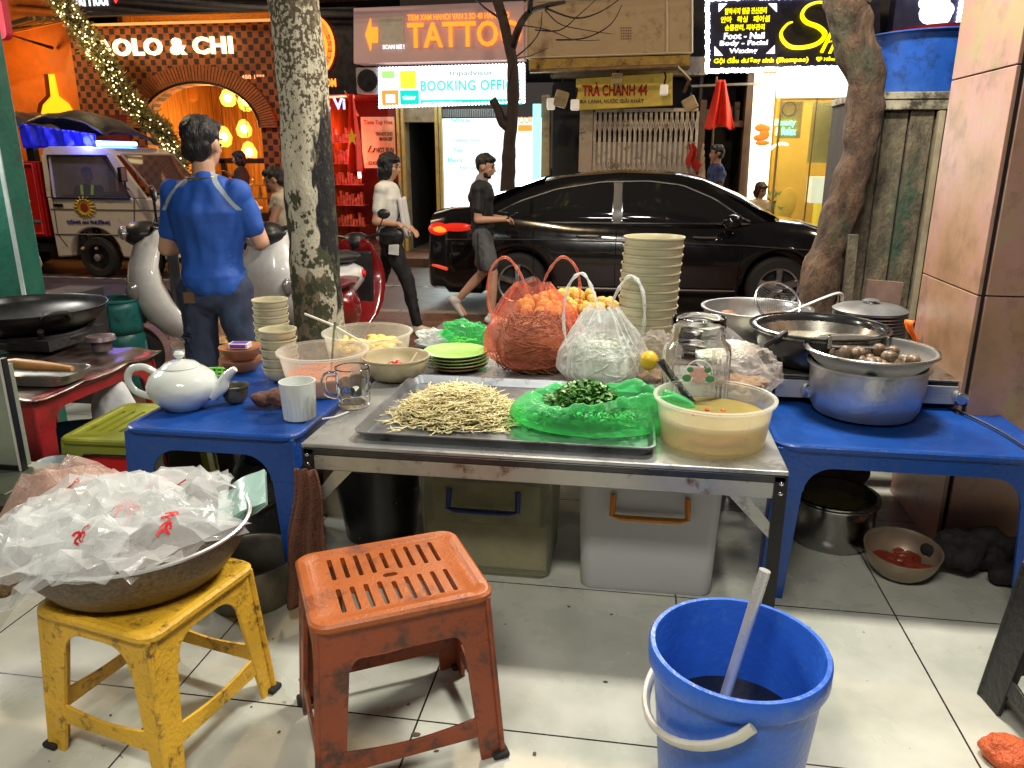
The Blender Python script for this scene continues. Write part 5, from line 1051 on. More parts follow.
# ================================================================ foreground furniture
MT=.50; TB=.46
def bevel_ok(o): return o
def frame_furn(t,W,D,h,m,splay=.03,lt=.07,lb=.05,ap=.08,R=.05,st=None,th=.006,top_over=.006,slots=None,topm=None,cr=.035,foot=None,sag=0,legm=None):
    """moulded plastic stool / table: top, apron, four legs, stretchers"""
    ax=lambda z,E:E/2-.006+splay*(1-z/h)
    def P(side,s,z,inn):            # s along the side (-1..1 scaled by half length), inn = inward offset
        if side in(0,2): L,E=W,D
        else: L,E=D,W
        hl=ax(z,L); y=-(ax(z,E)-inn); x=s*(hl/ (ax(h,L)))
        for _ in range(side): x,y=-y,x
        return (x,y,z)
    def plate(q,side,poly,i0,i1):
        n=len(poly); vs=[P(side,s,z,i0) for s,z in poly]+[P(side,s,z,i1) for s,z in poly]
        q.add(vs,[tuple(range(n)),tuple(range(2*n-1,n-1,-1))]+[(i,(i+1)%n,(i+1)%n+n,i+n) for i in range(n)])
    zt=h-.012; q=MB()
    for side in range(4):
        L=(W if side in(0,2) else D); hs=ax(h,L)-.0015
        lw=lt; zl=h-ap-R
        arc1=[(-hs+lw+R-R*math.cos(a),zl+R*math.sin(a)) for a in [PI/2*i/6 for i in range(7)]]
        poly=[(-hs,zl),(-hs+lw,zl)]+arc1[1:]+[(-s,z) for s,z in arc1[::-1]][:-1]+[(hs-lw,zl),(hs,zl),(hs,zt),(-hs,zt)]
        plate(q,side,poly,0,th)
    q.build('apron',m,t,bevel=.002)
    zl=h-ap-R+.001
    for cx_ in range(4):
        q=MB()
        for side,sg in((cx_,-1),((cx_+3)%4,1)):
            L=(W if side in(0,2) else D); hs=ax(h,L)
            k=lambda z: hs/ax(z,L)      # keeps the leg width real while the frame splays
            poly=[(sg*hs,0),(sg*(hs-lb*k(0)),0),(sg*(hs-lt*k(zl)),zl),(sg*hs,zl)]
            plate(q,side,poly,.0005,th+.004)
        # rounded outer corner bead
        a=Vector(P(cx_,-ax(h,W if cx_ in(0,2) else D),0,.004)); b=Vector(P(cx_,-ax(h,W if cx_ in(0,2) else D),zt,.004)); q.tube([a,b],.0065,8)
        lg=q.build('leg',legm or m,t,bevel=.0015)
        if foot:
            c=a*.97; MB().box(c.x-.018,c.x+.018,c.y-.018,c.y+.018,-.0+.001,.014).build('foot_cap',foot,lg,bevel=.005)
    if st:
        for side in range(4):
            L=(W if side in(0,2) else D); hs=ax(h,L); q=MB(); k=hs/ax(st,L); e=hs-lb*k*1.0
            sh=.045
            poly=[(-e,st),(e,st),(e,st+sh)]+[(e*(1-2*i/8),st+sh-.012*math.sin(PI*i/8)) for i in range(1,8)]+[(-e,st+sh)]
            plate(q,side,poly,.002,th+.003); q.build('stretcher',legm or m,t,bevel=.002)
    q=MB(); poly=rrect(W+2*top_over,D+2*top_over,cr,6); n=len(poly)
    def ring(inset,z): return [(x*(1-2*inset/(W)),y*(1-2*inset/(D)),z-sag*(1-min(1,abs(x)/(W/2))**2)*1.0) for x,y in poly]
    rings=[ring(.004,h-.020),ring(0,h-.014),ring(0,h-.005),ring(.005,h),ring(.018,h+.0005),ring(.024,h-.0035)]
    q.loft(rings,cap=True); top=q.build('seat' if h<.42 else 'tabletop',topm or m,t,ang=30)
    if slots:
        cm=MB()
        for (sx,sy,wx,wy) in slots: cm.prismz(rrect(wx,wy,min(wx,wy)/2-.0005,4,sx,sy),h-.1,h+.1)
        c=cm.build('slot_cutter',m,None)
        k=top.modifiers.new('b','BOOLEAN'); k.operation='DIFFERENCE'; k.object=c; k.solver='EXACT'; c.parent=t
        dg=bpy.context.evaluated_depsgraph_get(); me=bpy.data.meshes.new_from_object(top.evaluated_get(dg)); top.modifiers.clear(); top.data=me; me.set_sharp_from_angle(angle=math.radians(30)); bpy.data.objects.remove(c)
        # ribs under slots give the thickness
    return t
OR=mat('orange brown plastic',(.33,.080,.012),.38,var=.12,scale=5,dirt=((.14,.035,.015),.35,9),bump=.15,bs=150)
ORL=mat('orange plastic legs',(.26,.052,.014),.42,var=.15,scale=6,dirt=((.07,.03,.02),.55,14),bump=.2,bs=120)
YE=mat('old yellow plastic',(.72,.42,.03),.42,var=.2,scale=6,dirt=((.16,.08,.02),.38,30),bump=.35,bs=120)
BLU=mat('blue plastic',(.006,.055,.27),.30,var=.16,scale=4,dirt=((.03,.07,.20),.35,26),bump=.2,bs=90)
RE=mat('dark red plastic',(.22,.006,.01),.38,var=.15,dirt=((.05,.005,.005),.4,8)); OL=mat('olive plastic',(.20,.22,.02),.4,var=.15,dirt=((.08,.08,.01),.3,8))
FT=mat('rubber foot',(.015,.014,.013),.8)
# orange stool
sl=[]
for r_ in(-1,1):
    for k in range(9): sl.append(((k-4)*.0275,r_*.062+.0,.0095,.088 if not(k==4) else .07))
sl.append((0,0,.03,.014))
ta=math.radians(30)
c0=Vector((-.468,1.352,0))
t=thing('plastic_stool','orange brown slatted plastic stool in the middle foreground','stool',c0,ta,'plastic stools'); frame_furn(t,.345,.285,.38,ORL,splay=.024,lt=.06,lb=.05,ap=.085,R=.022,st=.055,slots=sl,foot=FT,topm=OR,legm=ORL,sag=.0)
# yellow stool
t=thing('plastic_stool','worn yellow plastic stool under the granite pan','stool',(-.985,1.305,0),math.radians(-12),'plastic stools'); frame_furn(t,.30,.30,.335,YE,splay=.02,lt=.06,lb=.042,ap=.045,R=.05,st=.07,foot=FT)
# blue tables
t=thing('plastic_table','blue plastic table at the right carrying the stove and pot','table',(.755,2.39,0),0,'blue plastic tables'); frame_furn(t,.70,.72,TB,BLU,splay=.02,lt=.075,lb=.065,ap=.065,R=.07,cr=.06,th=.008)
t=thing('plastic_table','blue plastic table at the left carrying the white teapot','table',(-1.17,2.27,0),0,'blue plastic tables'); frame_furn(t,.52,.78,TB,BLU,splay=.02,lt=.075,lb=.06,ap=.065,R=.075,cr=.05,th=.008)
# red table and olive stool
t=thing('plastic_table','dark red plastic table with a greasy metal sheet on top, at the left','table',(-2.07,2.31,0),0); frame_furn(t,.52,.62,.485,RE,splay=.03,lt=.07,lb=.055,ap=.06,R=.06,cr=.04)
MB().grid(lambda u,v:(-.27+.55*u,-.335+.67*v,.488+.006*noise.noise((u*7,v*7,1))-.012*max(0,u-.9)*10*abs(math.sin(v*9))),24,24).build('metal_sheet',mat('greasy sheet',(.16,.12,.11),.3,metal=.7,var=.5,scale=5,dirt=((.05,.025,.015),.6,6)),t,solid=.003)
sl=[((k-3)*.036,0,.014,.2) for k in range(7)]
t=thing('plastic_stool','olive green slatted stool with red inner panel left of the blue table','stool',(-1.59,2.17,0),math.radians(3),'plastic stools'); frame_furn(t,.30,.36,.37,OL,splay=.02,lt=.055,lb=.045,ap=.05,R=.02,slots=sl)
MB().box(-.13,.13,-.150,-.14,.10,.30).build('inner_panel',mat('bright red plastic',(.55,.015,.015),.35),t)
# metal table
ST=mat('steel sheet',(.40,.41,.40),.30,metal=.6,var=.2,scale=6,dirt=((.16,.15,.13),.4,5),bump=.06,bs=30); STR=mat('steel rail old',(.42,.41,.36),.38,metal=.6,var=.15,dirt=((.14,.07,.03),.35,16)); IR=mat('black iron',(.02,.019,.018),.5,metal=.4,var=.4)
mx0,mx1,my0,my1=-.822,.378,1.735,2.755; mc=Vector(((mx0+mx1)/2,(my0+my1)/2,0)); hx=(mx1-mx0)/2; hy=(my1-my0)/2
t=thing('metal_table','stainless steel work table with angle iron legs in the centre','table',mc)
MB().box(-hx,hx,-hy,hy,MT-.012,MT).build('tabletop',ST,t,bevel=.004)
MB().box(-hx+.004,hx-.004,-hy+.001,-hy+.02,MT-.030,MT-.0125).build('edge_lip',mat('lip dark',(.06,.06,.06),.3,metal=.7,var=.4),t,bevel=.003)
q=MB(); q.box(-hx+.03,hx-.03,-hy+.004,-hy+.03,MT-.072,MT-.0305); q.box(-hx+.03,hx-.03,hy-.03,hy-.004,MT-.065,MT-.014); q.box(-hx+.004,-hx+.03,-hy+.03,hy-.03,MT-.065,MT-.014); q.box(hx-.03,hx-.004,-hy+.03,hy-.03,MT-.065,MT-.014); q.build('rail',STR,t,bevel=.003)
for sx in(-1,1):
    for sy in(-1,1):
        x=sx*(hx-.001); y=sy*(hy-.001); q=MB(); q.box(min(x,x-sx*.03),max(x,x-sx*.03),min(y,y-sy*.004),max(y,y-sy*.004),0,MT-.014); q.box(min(x,x-sx*.004),max(x,x-sx*.004),min(y-sy*.005,y-sy*.03),max(y-sy*.005,y-sy*.03),0,MT-.014); lg=q.build('leg',IR,t)
        q=MB(); 
        for z in(MT-.03,MT-.055): q.ell((x-sx*.015,y+sy*.003,z),(.006,.004,.006),10,6)
        q.build('bolt',CHR,lg)
    q=MB(); q.hexa([(sx*(hx-.008),-hy+.006,MT-.20),(sx*(hx-.008),-hy+.012,MT-.20),(sx*(hx-.008),-hy+.012,MT-.165),(sx*(hx-.008),-hy+.006,MT-.165)],[(sx*(hx-.13),-hy+.006,MT-.073),(sx*(hx-.13),-hy+.012,MT-.073),(sx*(hx-.10),-hy+.012,MT-.05),(sx*(hx-.10),-hy+.006,MT-.05)]); q.build('corner_brace',STR,t)
# back counter
t=thing('side_table','low dark table behind the stall holding basins and fried food','table',(.22,3.03,0))
MB().box(-1.05,1.10,-.24,.20,.46,.50).build('tabletop',mat('dark top',(.05,.045,.045),.45,var=.4),t,bevel=.005)
for a in(-1.0,1.05):
    for b in(-.2,.16): MB().box(a-.02,a+.02,b-.02,b+.02,0,.46).build('leg',IR,t)
# ================================================================ walls near us
PK=bpy.data.materials.new('pink stone cladding'); PK.use_nodes=True; N,L,b=nodes(PK); tc=N.new('ShaderNodeTexCoord')
n=N.new('ShaderNodeTexNoise'); n.inputs['Scale'].default_value=2.2; n.inputs['Detail'].default_value=9; n.inputs['Roughness'].default_value=.62; L.new(tc.outputs['Object'],n.inputs['Vector'])
cr=N.new('ShaderNodeValToRGB'); e=cr.color_ramp.elements; e[0].position=.30; e[0].color=(.20,.11,.055,1); e[1].position=.44; e[1].color=(.36,.21,.12,1); x_=e.new(.52); x_.color=(.40,.22,.18,1); x_=e.new(.60); x_.color=(.34,.27,.14,1); x_=e.new(.7); x_.color=(.40,.26,.17,1); L.new(n.outputs['Fac'],cr.inputs[0])
n2=N.new('ShaderNodeTexNoise'); n2.inputs['Scale'].default_value=4; n2.inputs['Detail'].default_value=12; n2.inputs['Roughness'].default_value=.75; L.new(tc.outputs['Object'],n2.inputs['Vector']); r=N.new('ShaderNodeMapRange'); r.inputs['From Min'].default_value=.53; r.inputs['From Max'].default_value=.70; r.inputs['To Max'].default_value=.75; L.new(n2.outputs['Fac'],r.inputs['Value'])
mx=N.new('ShaderNodeMix'); mx.data_type='RGBA'; L.new(r.outputs[0],mx.inputs['Factor']); L.new(cr.outputs[0],mx.inputs['A']); mx.inputs['B'].default_value=(.08,.05,.03,1); L.new(mx.outputs['Result'],b.inputs['Base Color']); b.inputs['Roughness'].default_value=.35
bp=N.new('ShaderNodeBump'); bp.inputs['Strength'].default_value=.25; bp.inputs['Distance'].default_value=.01; L.new(n2.outputs['Fac'],bp.inputs['Height']); L.new(bp.outputs[0],b.inputs['Normal'])
px,py=.985,2.385
t=thing('wall_pillar','pink brown stone clad pillar with dark joints at the right edge','pillar',(px,py,0))
MB().box(.012,1.6,.012,.47,0,4.2).build('core',mat('joint black',(.008,.007,.006),.8),t)
zs=[0,.30,.30+.0,AY(983,296,2.385).z,AY(1014,64,2.385).z,1.9,2.5,3.2,4.2]; zs=[0,.30]+zs[3:]
for i in range(len(zs)-1):
    z0,z1=zs[i]+.002,zs[i+1]-.002
    MB().box(0,.0115,.006,.46,z0,z1).build('side_slab',PK,t,bevel=.002); MB().box(.022,.62,0,.0115,z0,z1).build('front_slab',PK,t,bevel=.002); MB().box(.626,1.6,0,.0115,z0,z1).build('front_slab',PK,t,bevel=.002)
struct_=None
# wooden shed panel behind
WD=bark('weathered planks',(.055,.045,.03),(.25,.20,.12),moss=(.04,.09,.05),sc=7)
a=AY(850,200,3.60); b_=AY(1000,200,3.60); w_=b_.x-a.x
t=thing('wooden_cupboard','tall weathered plank cupboard with a tin rim, carrying the blue basin','cupboard',(a.x,3.62,SW)); zt=AY(880,92,3.58).z-SW
for k in range(6):
    x0=k*w_/6; MB().box(x0+.004,x0+w_/6-.004,-.012+.008*(k%2),.012+.008*(k%2),0,zt-.05).build('plank',WD,t,bevel=.003)
MB().box(-.01,w_,-.035,-.013,zt-.07,zt-.03).build('tin_rim',mat('tin strip',(.38,.34,.24),.5,metal=.4,var=.4,dirt=((.06,.05,.03),.6,12)),t,bevel=.004)
MB().box(-.02,w_,-.04,.46,zt-.029,zt).build('lid',mat('tin lid',(.32,.29,.2),.55,var=.4,dirt=((.06,.05,.03),.6,12)),t,bevel=.004)
MB().box(.30,.325,-.05,-.021,.9,zt-.075).build('batten',MC.get('zz') or mat('pale batten',(.33,.27,.17),.7,var=.35),t,bevel=.003)
MB().box(w_-.20,w_-.10,-.055,-.036,zt-.2,zt-.08).build('latch',mat('rusty latch',(.2,.14,.09),.6,metal=.5,var=.4),t,bevel=.004)
MB().box(-.01,w_,.025,.45,0,zt-.03).build('carcass',mat('cupboard dark',(.03,.025,.02),.8),t)
MB().box(w_*.45,w_,-.03,-.018,.0,.42).build('mossy_sheet',bark('mossy sheet',(.1,.09,.05),(.25,.22,.13),sc=12),t,bevel=.004)
# leaning boards in front
t=thing('leaning_boards','dark stained boards and a pale pipe leaning on the cupboard','boards',(AY(842,300,3.36).x,3.44,SW))
MB().at(.02,0,0,0,-.02,0).box(0,.035,-.10,-.07,0,1.30).build('board',WD,t); MB().at(.05,0,0,0,.03,0).box(0,.15,-.07,-.045,0,1.02).build('board',mat('black board stained',(.03,.015,.02),.5,var=.7,scale=12,dirt=((.14,.03,.05),.3,14)),t); MB().at(.02,-.01,0,0,.06,0).box(.0,.14,-.09,-.06,.75,1.12).build('board',mat('brown offcut',(.2,.12,.09),.7,var=.35),t)
MB().tube([(.22,-.08,0),(.235,-.08,.95)],.018,10).build('pipe',mat('pale pipe',(.42,.44,.45),.45),t)
MB().tube([(-.14,.0,.45),(-.02,.0,.75),(.02,0,1.0)],.022,8).build('stick',mat('stick wood',(.5,.36,.2),.6,var=.2),t)
# blue basin on the cupboard
def vessel(q,R,r,h,th=.004,lip=.012,curve=.55,n=48):
    """open bowl: outside up, lip, inside down"""
    out=[];inn=[]
    for i in range(9):
        f=i/8; rr=r+(R-r)*(math.sin(f*PI/2)**curve if curve<1 else f**(1/curve)); out.append((rr,h*f)); 
    prof=[(0,0)]+out+[(R+lip,h+.001),(R+lip,h+.006),(R,h+.006)]+[(x-th,max(z,th)) for x,z in out[::-1]]+[(0,th)]
    q.lathe(prof,n); return q
p=Vector((a.x+.33,3.86,SW+zt)); t=thing('basin','wide blue plastic basin on top of the wooden cupboard','basin',p)
vessel(MB(),.27,.22,.235,.006,.030,1).build('shell',mat('basin blue',(.015,.09,.42),.4,var=.25,scale=7,dirt=((.01,.05,.2),.5,20)),t)
t=thing('red_tray','thin red tray edge showing above the blue basin','tray',p+Vector((.05,0,.245))); MB().lathe([(0,0),(.22,0),(.24,.02),(.23,.02),(.21,.006),(0,.006)],32).build('dish',mat('red tray',(.6,.03,.02),.4),t)
# green post left
pl=AY(14,230,3.0)
t=thing('post','dark green painted steel post with torn stickers at the left edge','post',(pl.x-.02,3.0,0)); MB().box(-.19,.075,-.06,.06,0.0,3.6).build('shaft',mat('green post paint',(.012,.10,.065),.45,var=.2,scale=5,dirt=((.03,.05,.04),.4,9),bump=.2,bs=40),t,bevel=.01)
for z_,w_,h_,x_ in((.96,.05,.1,-.045),(1.12,.04,.05,-.06)): MB().box(x_-w_/2,x_+w_/2,-.066,-.0605,z_-h_/2,z_+h_/2).build('sticker',mat('torn sticker',(.6,.57,.5),.6,var=.5,scale=30),t)
MB().box(.06,.078,-.067,-.0605,0.0,3.6).build('edge_strip',mat('pale strip',(.35,.42,.4),.45,var=.3),t)
t=thing('hanging_sign','red rounded sign corner hanging at the top left','sign',AY(-6,10,3.4)); MB().at(0,0,0).prism(rrect(.12,.25,.03,4),-.02,.02).build('panel',mat('sign red plastic',(.5,.01,.03),.35),t)
# glass cabinet at left edge
pc=AZ(26,470,.42)
t=thing('glass_cabinet','grey green glass side of a cabinet with black frame at the left edge','cabinet',(pc.x,pc.y,0))
MB().box(-.5,-.008,.0,.03,.425,.70).build('glass_body',mat('milky glass panel',(.22,.25,.19),.2,var=.25,scale=4,coat=.3),t)
q=MB(); q.box(-.012,.0,-.008,.008,.42,.72); q.box(-.5,-.0125,-.008,-.0005,.42,.432); q.build('frame',m_black,t); MB().box(-.011,-.004,-.0095,-.0083,.42,.72).build('pale_edge',mat('edge pale',(.5,.5,.45),.4),t)
MB().box(-.5,.06,-.14,.06,.385,.419).build('shelf',mat('shelf dark green',(.05,.06,.04),.4,var=.4),t,bevel=.004); 
for a_ in(-.45,):
    for b2 in(-.1,.03): MB().box(a_-.02,a_+.02,b2-.02,b2+.02,0,.385).build('leg',IR,t)
# ================================================================ vessels and food
WP=mat('white porcelain',(.62,.66,.62),.12,var=.03,coat=.6); CRM=mat('cream melamine',(.46,.42,.27),.35,var=.10,scale=8); ALM=mat('brushed aluminium',(.55,.56,.58),.34,metal=.9,var=.12,scale=8,bump=.12,bs=70,dirt=((.35,.34,.33),.3,10)); SSB=mat('stainless bright',(.5,.5,.5),.18,metal=1,var=.1)
TUB=film('tub plastic',(.80,.78,.70),.20,.15,bump=0,white=.8,tint=(.97,.96,.92)); CLR=film('clear glass',(.86,.9,.88),.05,.05,bump=0,white=.75,tint=(.97,.99,.97))
def lid0(x): return x
GLS=bpy.data.materials.new('real glass'); GLS.use_nodes=True; _b=GLS.node_tree.nodes['Principled BSDF']; _b.inputs['Transmission Weight'].default_value=1; _b.inputs['Roughness'].default_value=.03; _b.inputs['IOR'].default_value=1.36; _b.inputs['Base Color'].default_value=(.95,.97,.95,1)
# teapot
p=AZ(180,410,TB); t=thing('teapot','glossy white porcelain teapot on the left blue table','teapot',(p.x,p.y+.03,TB),math.radians(8),sc=.88)
MB().lathe([(0,.004),(.062,.0),(.068,.006),(.10,.035),(.117,.07),(.118,.09),(.105,.12),(.075,.142),(.06,.148),(.058,.146),(.10,.115),(.11,.085),(.06,.012),(0,.012)],48).build('body',WP,t)
MB().lathe([(.062,.146),(.064,.15),(.05,.162),(.02,.170),(.010,.172),(.009,.178),(.017,.184),(.019,.193),(.012,.201),(0,.203)],36).build('lid',WP,t)
P=curve2([(.098,0,.05),(.135,0,.075),(.155,0,.11),(.19,0,.140)],5); MB().tube(P,[.030-.019*(i/(len(P)-1)) for i in range(len(P))],14).build('spout',WP,t)
P=curve2([(-.09,0,.125),(-.13,0,.145),(-.175,0,.135),(-.19,0,.095),(-.165,0,.055),(-.105,0,.035)],6); MB().tube(P,.0105,12,flat=1.2).build('handle',WP,t)
def bowl_thing(nm,lab,cat,p,R,r,h,m,grp=None,lip=.003,curve=.55,th=.0035,part='shell',z=0,rz=0):
    t=thing(nm,lab,cat,p,rz,grp); vessel(MB(),R,r,h,th,lip,curve).build(part,m,t); return t
p=AZ(236,402,TB); t=bowl_thing('tea_bowl','small dark rimmed tea bowl right of the teapot','bowl',p,.042,.022,.05,mat('dark glazed',(.06,.055,.035),.3,var=.5,scale=30)); MB().lathe([(0,.035),(.038,.036)],24).build('pale_glaze',mat('pale glaze',(.55,.58,.5),.2),t); 
p=AZ(300,417,TB); t=thing('cup','white fluted porcelain cup at the front of the left blue table','cup',p)
MB().grid(lambda u,v:((.047+.006*v-.0012*(math.cos(u*2*PI*22)>0)*(1 if v<.55 else 0))*math.cos(2*PI*u),(.047+.006*v-.0012*(math.cos(u*2*PI*22)>0)*(1 if v<.55 else 0))*math.sin(2*PI*u),.11*v),176,14,True).build('wall',WP,t,ang=70); MB().lathe([(0,.0),(.046,.001),(.047,.006),(0,.006)],36).build('base',WP,t); MB().lathe([(.0525,.108),(.0535,.112),(.049,.112),(.046,.02),(0,.012)],40).build('inner_wall',WP,t)
p=AZ(268,408,TB); o=MB(); 
for i in range(9): o.ell((random.uniform(-.04,.04),random.uniform(-.03,.03),random.uniform(.018,.04)),(random.uniform(.03,.05),random.uniform(.025,.035),random.uniform(.015,.024)))
t=thing('dishcloth','rumpled dark brown cloth lump beside the white cup','cloth',p+Vector((.01,.03,0))); realize(o.build('fabric',mat('brown rag',(.10,.04,.025),.85,var=.4,bump=.8,bs=90),t),.006,2,.006,40)
# glass mug
p=AZ(352,408,MT); t=thing('glass_mug','dimpled clear glass beer mug on the left end of the steel table','mug',p+Vector((0,.02,0)),math.radians(200))
def mugf(u,v): r=.046+.004*v+.0035*abs(math.sin(u*PI*9))*(1 if .12<v<.62 else .3)*abs(math.sin(v*PI*3.2)); return (r*math.cos(2*PI*u),r*math.sin(2*PI*u),.004+.116*v)
def mug2(u,v):
    if v<.06: f=v/.06; r=.046*f; return (r*math.cos(2*PI*u),r*math.sin(2*PI*u),.003)
    if v<.54: return mugf(u,(v-.06)/.48)
    if v<.92: f=(v-.54)/.38; r=.0462-.004*f; return (r*math.cos(2*PI*u),r*math.sin(2*PI*u),.121-.105*f)
    f=(v-.92)/.08; r=.0422*(1-f); return (r*math.cos(2*PI*u),r*math.sin(2*PI*u),.016)
MB().grid(mug2,144,70,True).build('wall',GLS,t,ang=180)
MB().tube(curve2([(.046,0,.1),(.075,0,.098),(.085,0,.07),(.075,0,.04),(.047,0,.03)],5),.0065,10,flat=1.3).build('handle',GLS,t)
# plastic tubs with sauce
def tub(lab,p,R,r,h,fill,fm,extra=None,m=TUB):
    t=thing('plastic_tub',lab,'tub',p,0,'round plastic food tubs')
    MB().lathe([(0,.003),(r,.001),(r+.006,.006),(R,h-.006),(R+.008,h-.006),(R+.009,h),(R-.001,h+.001),(r+.004,.009),(0,.006)],56).build('shell',m,t)
    rf=r+(R-r)*fill*.95
    if fm: MB().lathe([(0,.011),(r-.001,.011),(rf-.002,h*fill),(0,h*fill)],48).build('contents',fm,t)
    if extra: extra(t,rf,h*fill)
    return t
SAU=mat('orange broth',(.48,.09,.012),.12,var=.25,scale=9,coat=.3); YEL=film('cloudy sauce',(.66,.54,.18),.45,.08,tint=(.85,.75,.4),bump=.25,bs=7,white=.4)
def bits(t,R,z,n,cols,s=.008,name='pieces'):
    q=MB(); 
    for i in range(n):
        a=random.uniform(0,6.28); r=R*random.random()**.5; q.ell((r*math.cos(a),r*math.sin(a),z+random.uniform(-.3,.6)*s),(s*random.uniform(.6,1.6),s*random.uniform(.6,1.4),s*random.uniform(.3,.8)),7,5)
    q.build(name,cols,t)
def ex1(t,R,z):
    bits(t,R*.93,z,90,mat('chili oil',(.7,.13,.01),.2),.004,'chili_flakes')
    MB().tube([(.02,.0,z-.02),(.03,.02,z+.10),(.035,.035,z+.16)],[.006,.008,.010],8,flat=.4).build('spoon',SSB,t)
p=AZ(318,397,TB); tub('milky plastic tub of orange broth with a spoon, on the left blue table',Vector((p.x-.01,p.y+.09,TB)),.142,.112,.135,.45,SAU,ex1)
def ex2(t,R,z):
    bits(t,R*.85,z+.01,80,mat('pale pickle',(.65,.50,.12),.4,var=.3),.018,'pickled_slices')
    MB().tube([(.03,-.02,z),(-.12,-.04,z+.09),(-.21,-.06,z+.13)],[.004,.0045,.0045],6).build('chopstick',mat('pale chopstick',(.6,.58,.5),.4),t)
p=AZ(358,368,TB+.02); tub('clear tub of pale pickled slices behind the broth tub',Vector((p.x+.01,p.y+.09,TB)),.155,.13,.135,.55,mat('pickle brine',(.5,.42,.16),.15,var=.2),ex2)
def ex3(t,R,z):
    bits(t,R*.5,z,5,mat('chili red',(.65,.04,.01),.3),.006,'chili_bits')
    MB().tube([(-.06,-.06,.02),(0,-.08,.016),(.08,-.05,.03)],[.012,.016,.012],8,flat=.5).build('ladle_bowl',mat('sunk spoon',(.4,.2,.12),.3),t)
p=AZ(716,458,MT); tub('tub of cloudy yellow fish sauce at the right front corner of the steel table',Vector((p.x,p.y+.125,MT)),.145,.125,.12,.62,YEL,ex3)
# cream bowls
def cbowl(t_,R=.068,r=.034,h=.055): vessel(MB(),R,r,h,.0028,.0022,.62,40).build('shell',CRM,t_)
def stack(x,y,z,n,dz,R,lab,cat='bowl',grp='stacked cream bowls',first=[None],lean=(0,0),jit=.0015):
    for i in range(n):
        pos=(x+lean[0]*i+random.uniform(-jit,jit),y+lean[1]*i+random.uniform(-jit,jit),z+dz*i)
        l=lab+(', topmost' if i==n-1 else ', bottom one' if i==0 else ', number %d from top'%(n-i))
        if first[0] is None or abs(first[0]['R']-R)>1e-4:
            t=thing('bowl',l,cat,pos,0,grp); vessel(MB(),R,R*.5,R*.8,.0028,.003,.62,44).build('shell',CRM,t); t['R']=R; first[0]=t
        else: dup(first[0],pos,random.uniform(0,6),l)['group']=grp
pb=AY(649,238,2.50); nb=15; z0b=MT; dzb=(pb.z-.093*.8-MT)/(nb-1)
stack(pb.x,2.50,MT,nb,dzb,.093,'cream bowl in the tall stack behind the glass jar',grp='bowls in the tall central stack',lean=(.0011,0))
p=AZ(272,352,TB); stack(p.x,p.y+.02,TB+.0,6,.030,.066,'cream bowl in the back left stack by the matchbox',grp='bowls in the back left stack')
p=AZ(282,380,TB); stack(p.x+.0,p.y+.0,TB+.0,5,.032,.060,'cream bowl in the front left stack beside the broth tub',grp='bowls in the front left stack')
p=AZ(274,384,TB); 
# plates with matchbox
p=AZ(234,374,TB)
for i in range(2):
    t=thing('wooden_coaster','round brown dish, %s of the pair under the matchbox'%('lower' if i==0 else 'upper'),'dish',(p.x+.004*i,p.y+.06,TB+.045*i+.001),0,'brown dishes under the matchbox')
    MB().lathe([(0,0),(.05,0),(.075,.03),(.078,.042),(.074,.042),(.06,.034),(0,.03)],36).build('dish',mat('brown lacquer',(.28,.11,.04),.35,var=.4,scale=20),t)
t=thing('matchbox','small purple and white matchbox on the brown dishes','matchbox',(p.x+.004,p.y+.055,TB+.084),.12)
MB().box(-.035,.035,-.023,.023,0,.018).build('sleeve',mat('matchbox white',(.6,.58,.62),.5),t,bevel=.001); MB().box(-.028,.028,-.0242,-.0232,.003,.015).build('label',mat('matchbox purple',(.12,.03,.3),.4),t); MB().box(-.028,.028,-.017,.017,.0182,.0188).build('label',mat('matchbox purple',(.12,.03,.3),.4),t)
# ceramic bowl with chili
p=AZ(391,384,MT); t=bowl_thing('bowl','wide cream bowl of red chilies left of the bean sprouts','bowl',Vector((p.x,p.y+.06,MT)),.108,.05,.075,mat('crackle cream',(.46,.40,.25),.3,var=.1))
q=MB()
for i in range(26):
    a=random.uniform(0,6.28); x,y=random.gauss(0,.018),random.gauss(0,.015); l=.025; z=random.uniform(.03,.05); q.tube([(x,y,z),(x+l*math.cos(a)*.5,y+l*math.sin(a)*.5,z+.008),(x+l*math.cos(a),y+l*math.sin(a),z+random.uniform(-.004,.012))],[.004,.0035,.001],6)
q.build('chilies',mat('chili skin',(.5,.012,.01),.25),t)
MB().tube([(.03,-.02,.02),(.05,.01,.06),(.065,.03,.085)],[.008,.004,.004],8,flat=.5).build('spoon',CRM,t)
# plate stack green
p=AZ(450,376,MT)
for i in range(5):
    t=thing('plate','%s plate, %s in the pile behind the bean sprouts'%(('lime green' if i==4 else ['brown','cream','lime green','cream'][i]),['bottom','second from bottom','middle','second from top','topmost'][i]),'plate',(p.x+random.uniform(-.004,.004),p.y+.10,MT+.011*i),0,'plates piled behind the bean sprouts')
    MB().lathe([(0,0),(.06,0),(.075,.006),(.108,.018),(.110,.021),(.106,.021),(.072,.010),(0,.004)],48).build('dish',mat('lime plate',(.28,.50,.12),.35,var=.08) if i in(4,2) else mat('wood brown plate',(.28,.18,.07),.4) if i==0 else CRM,t)
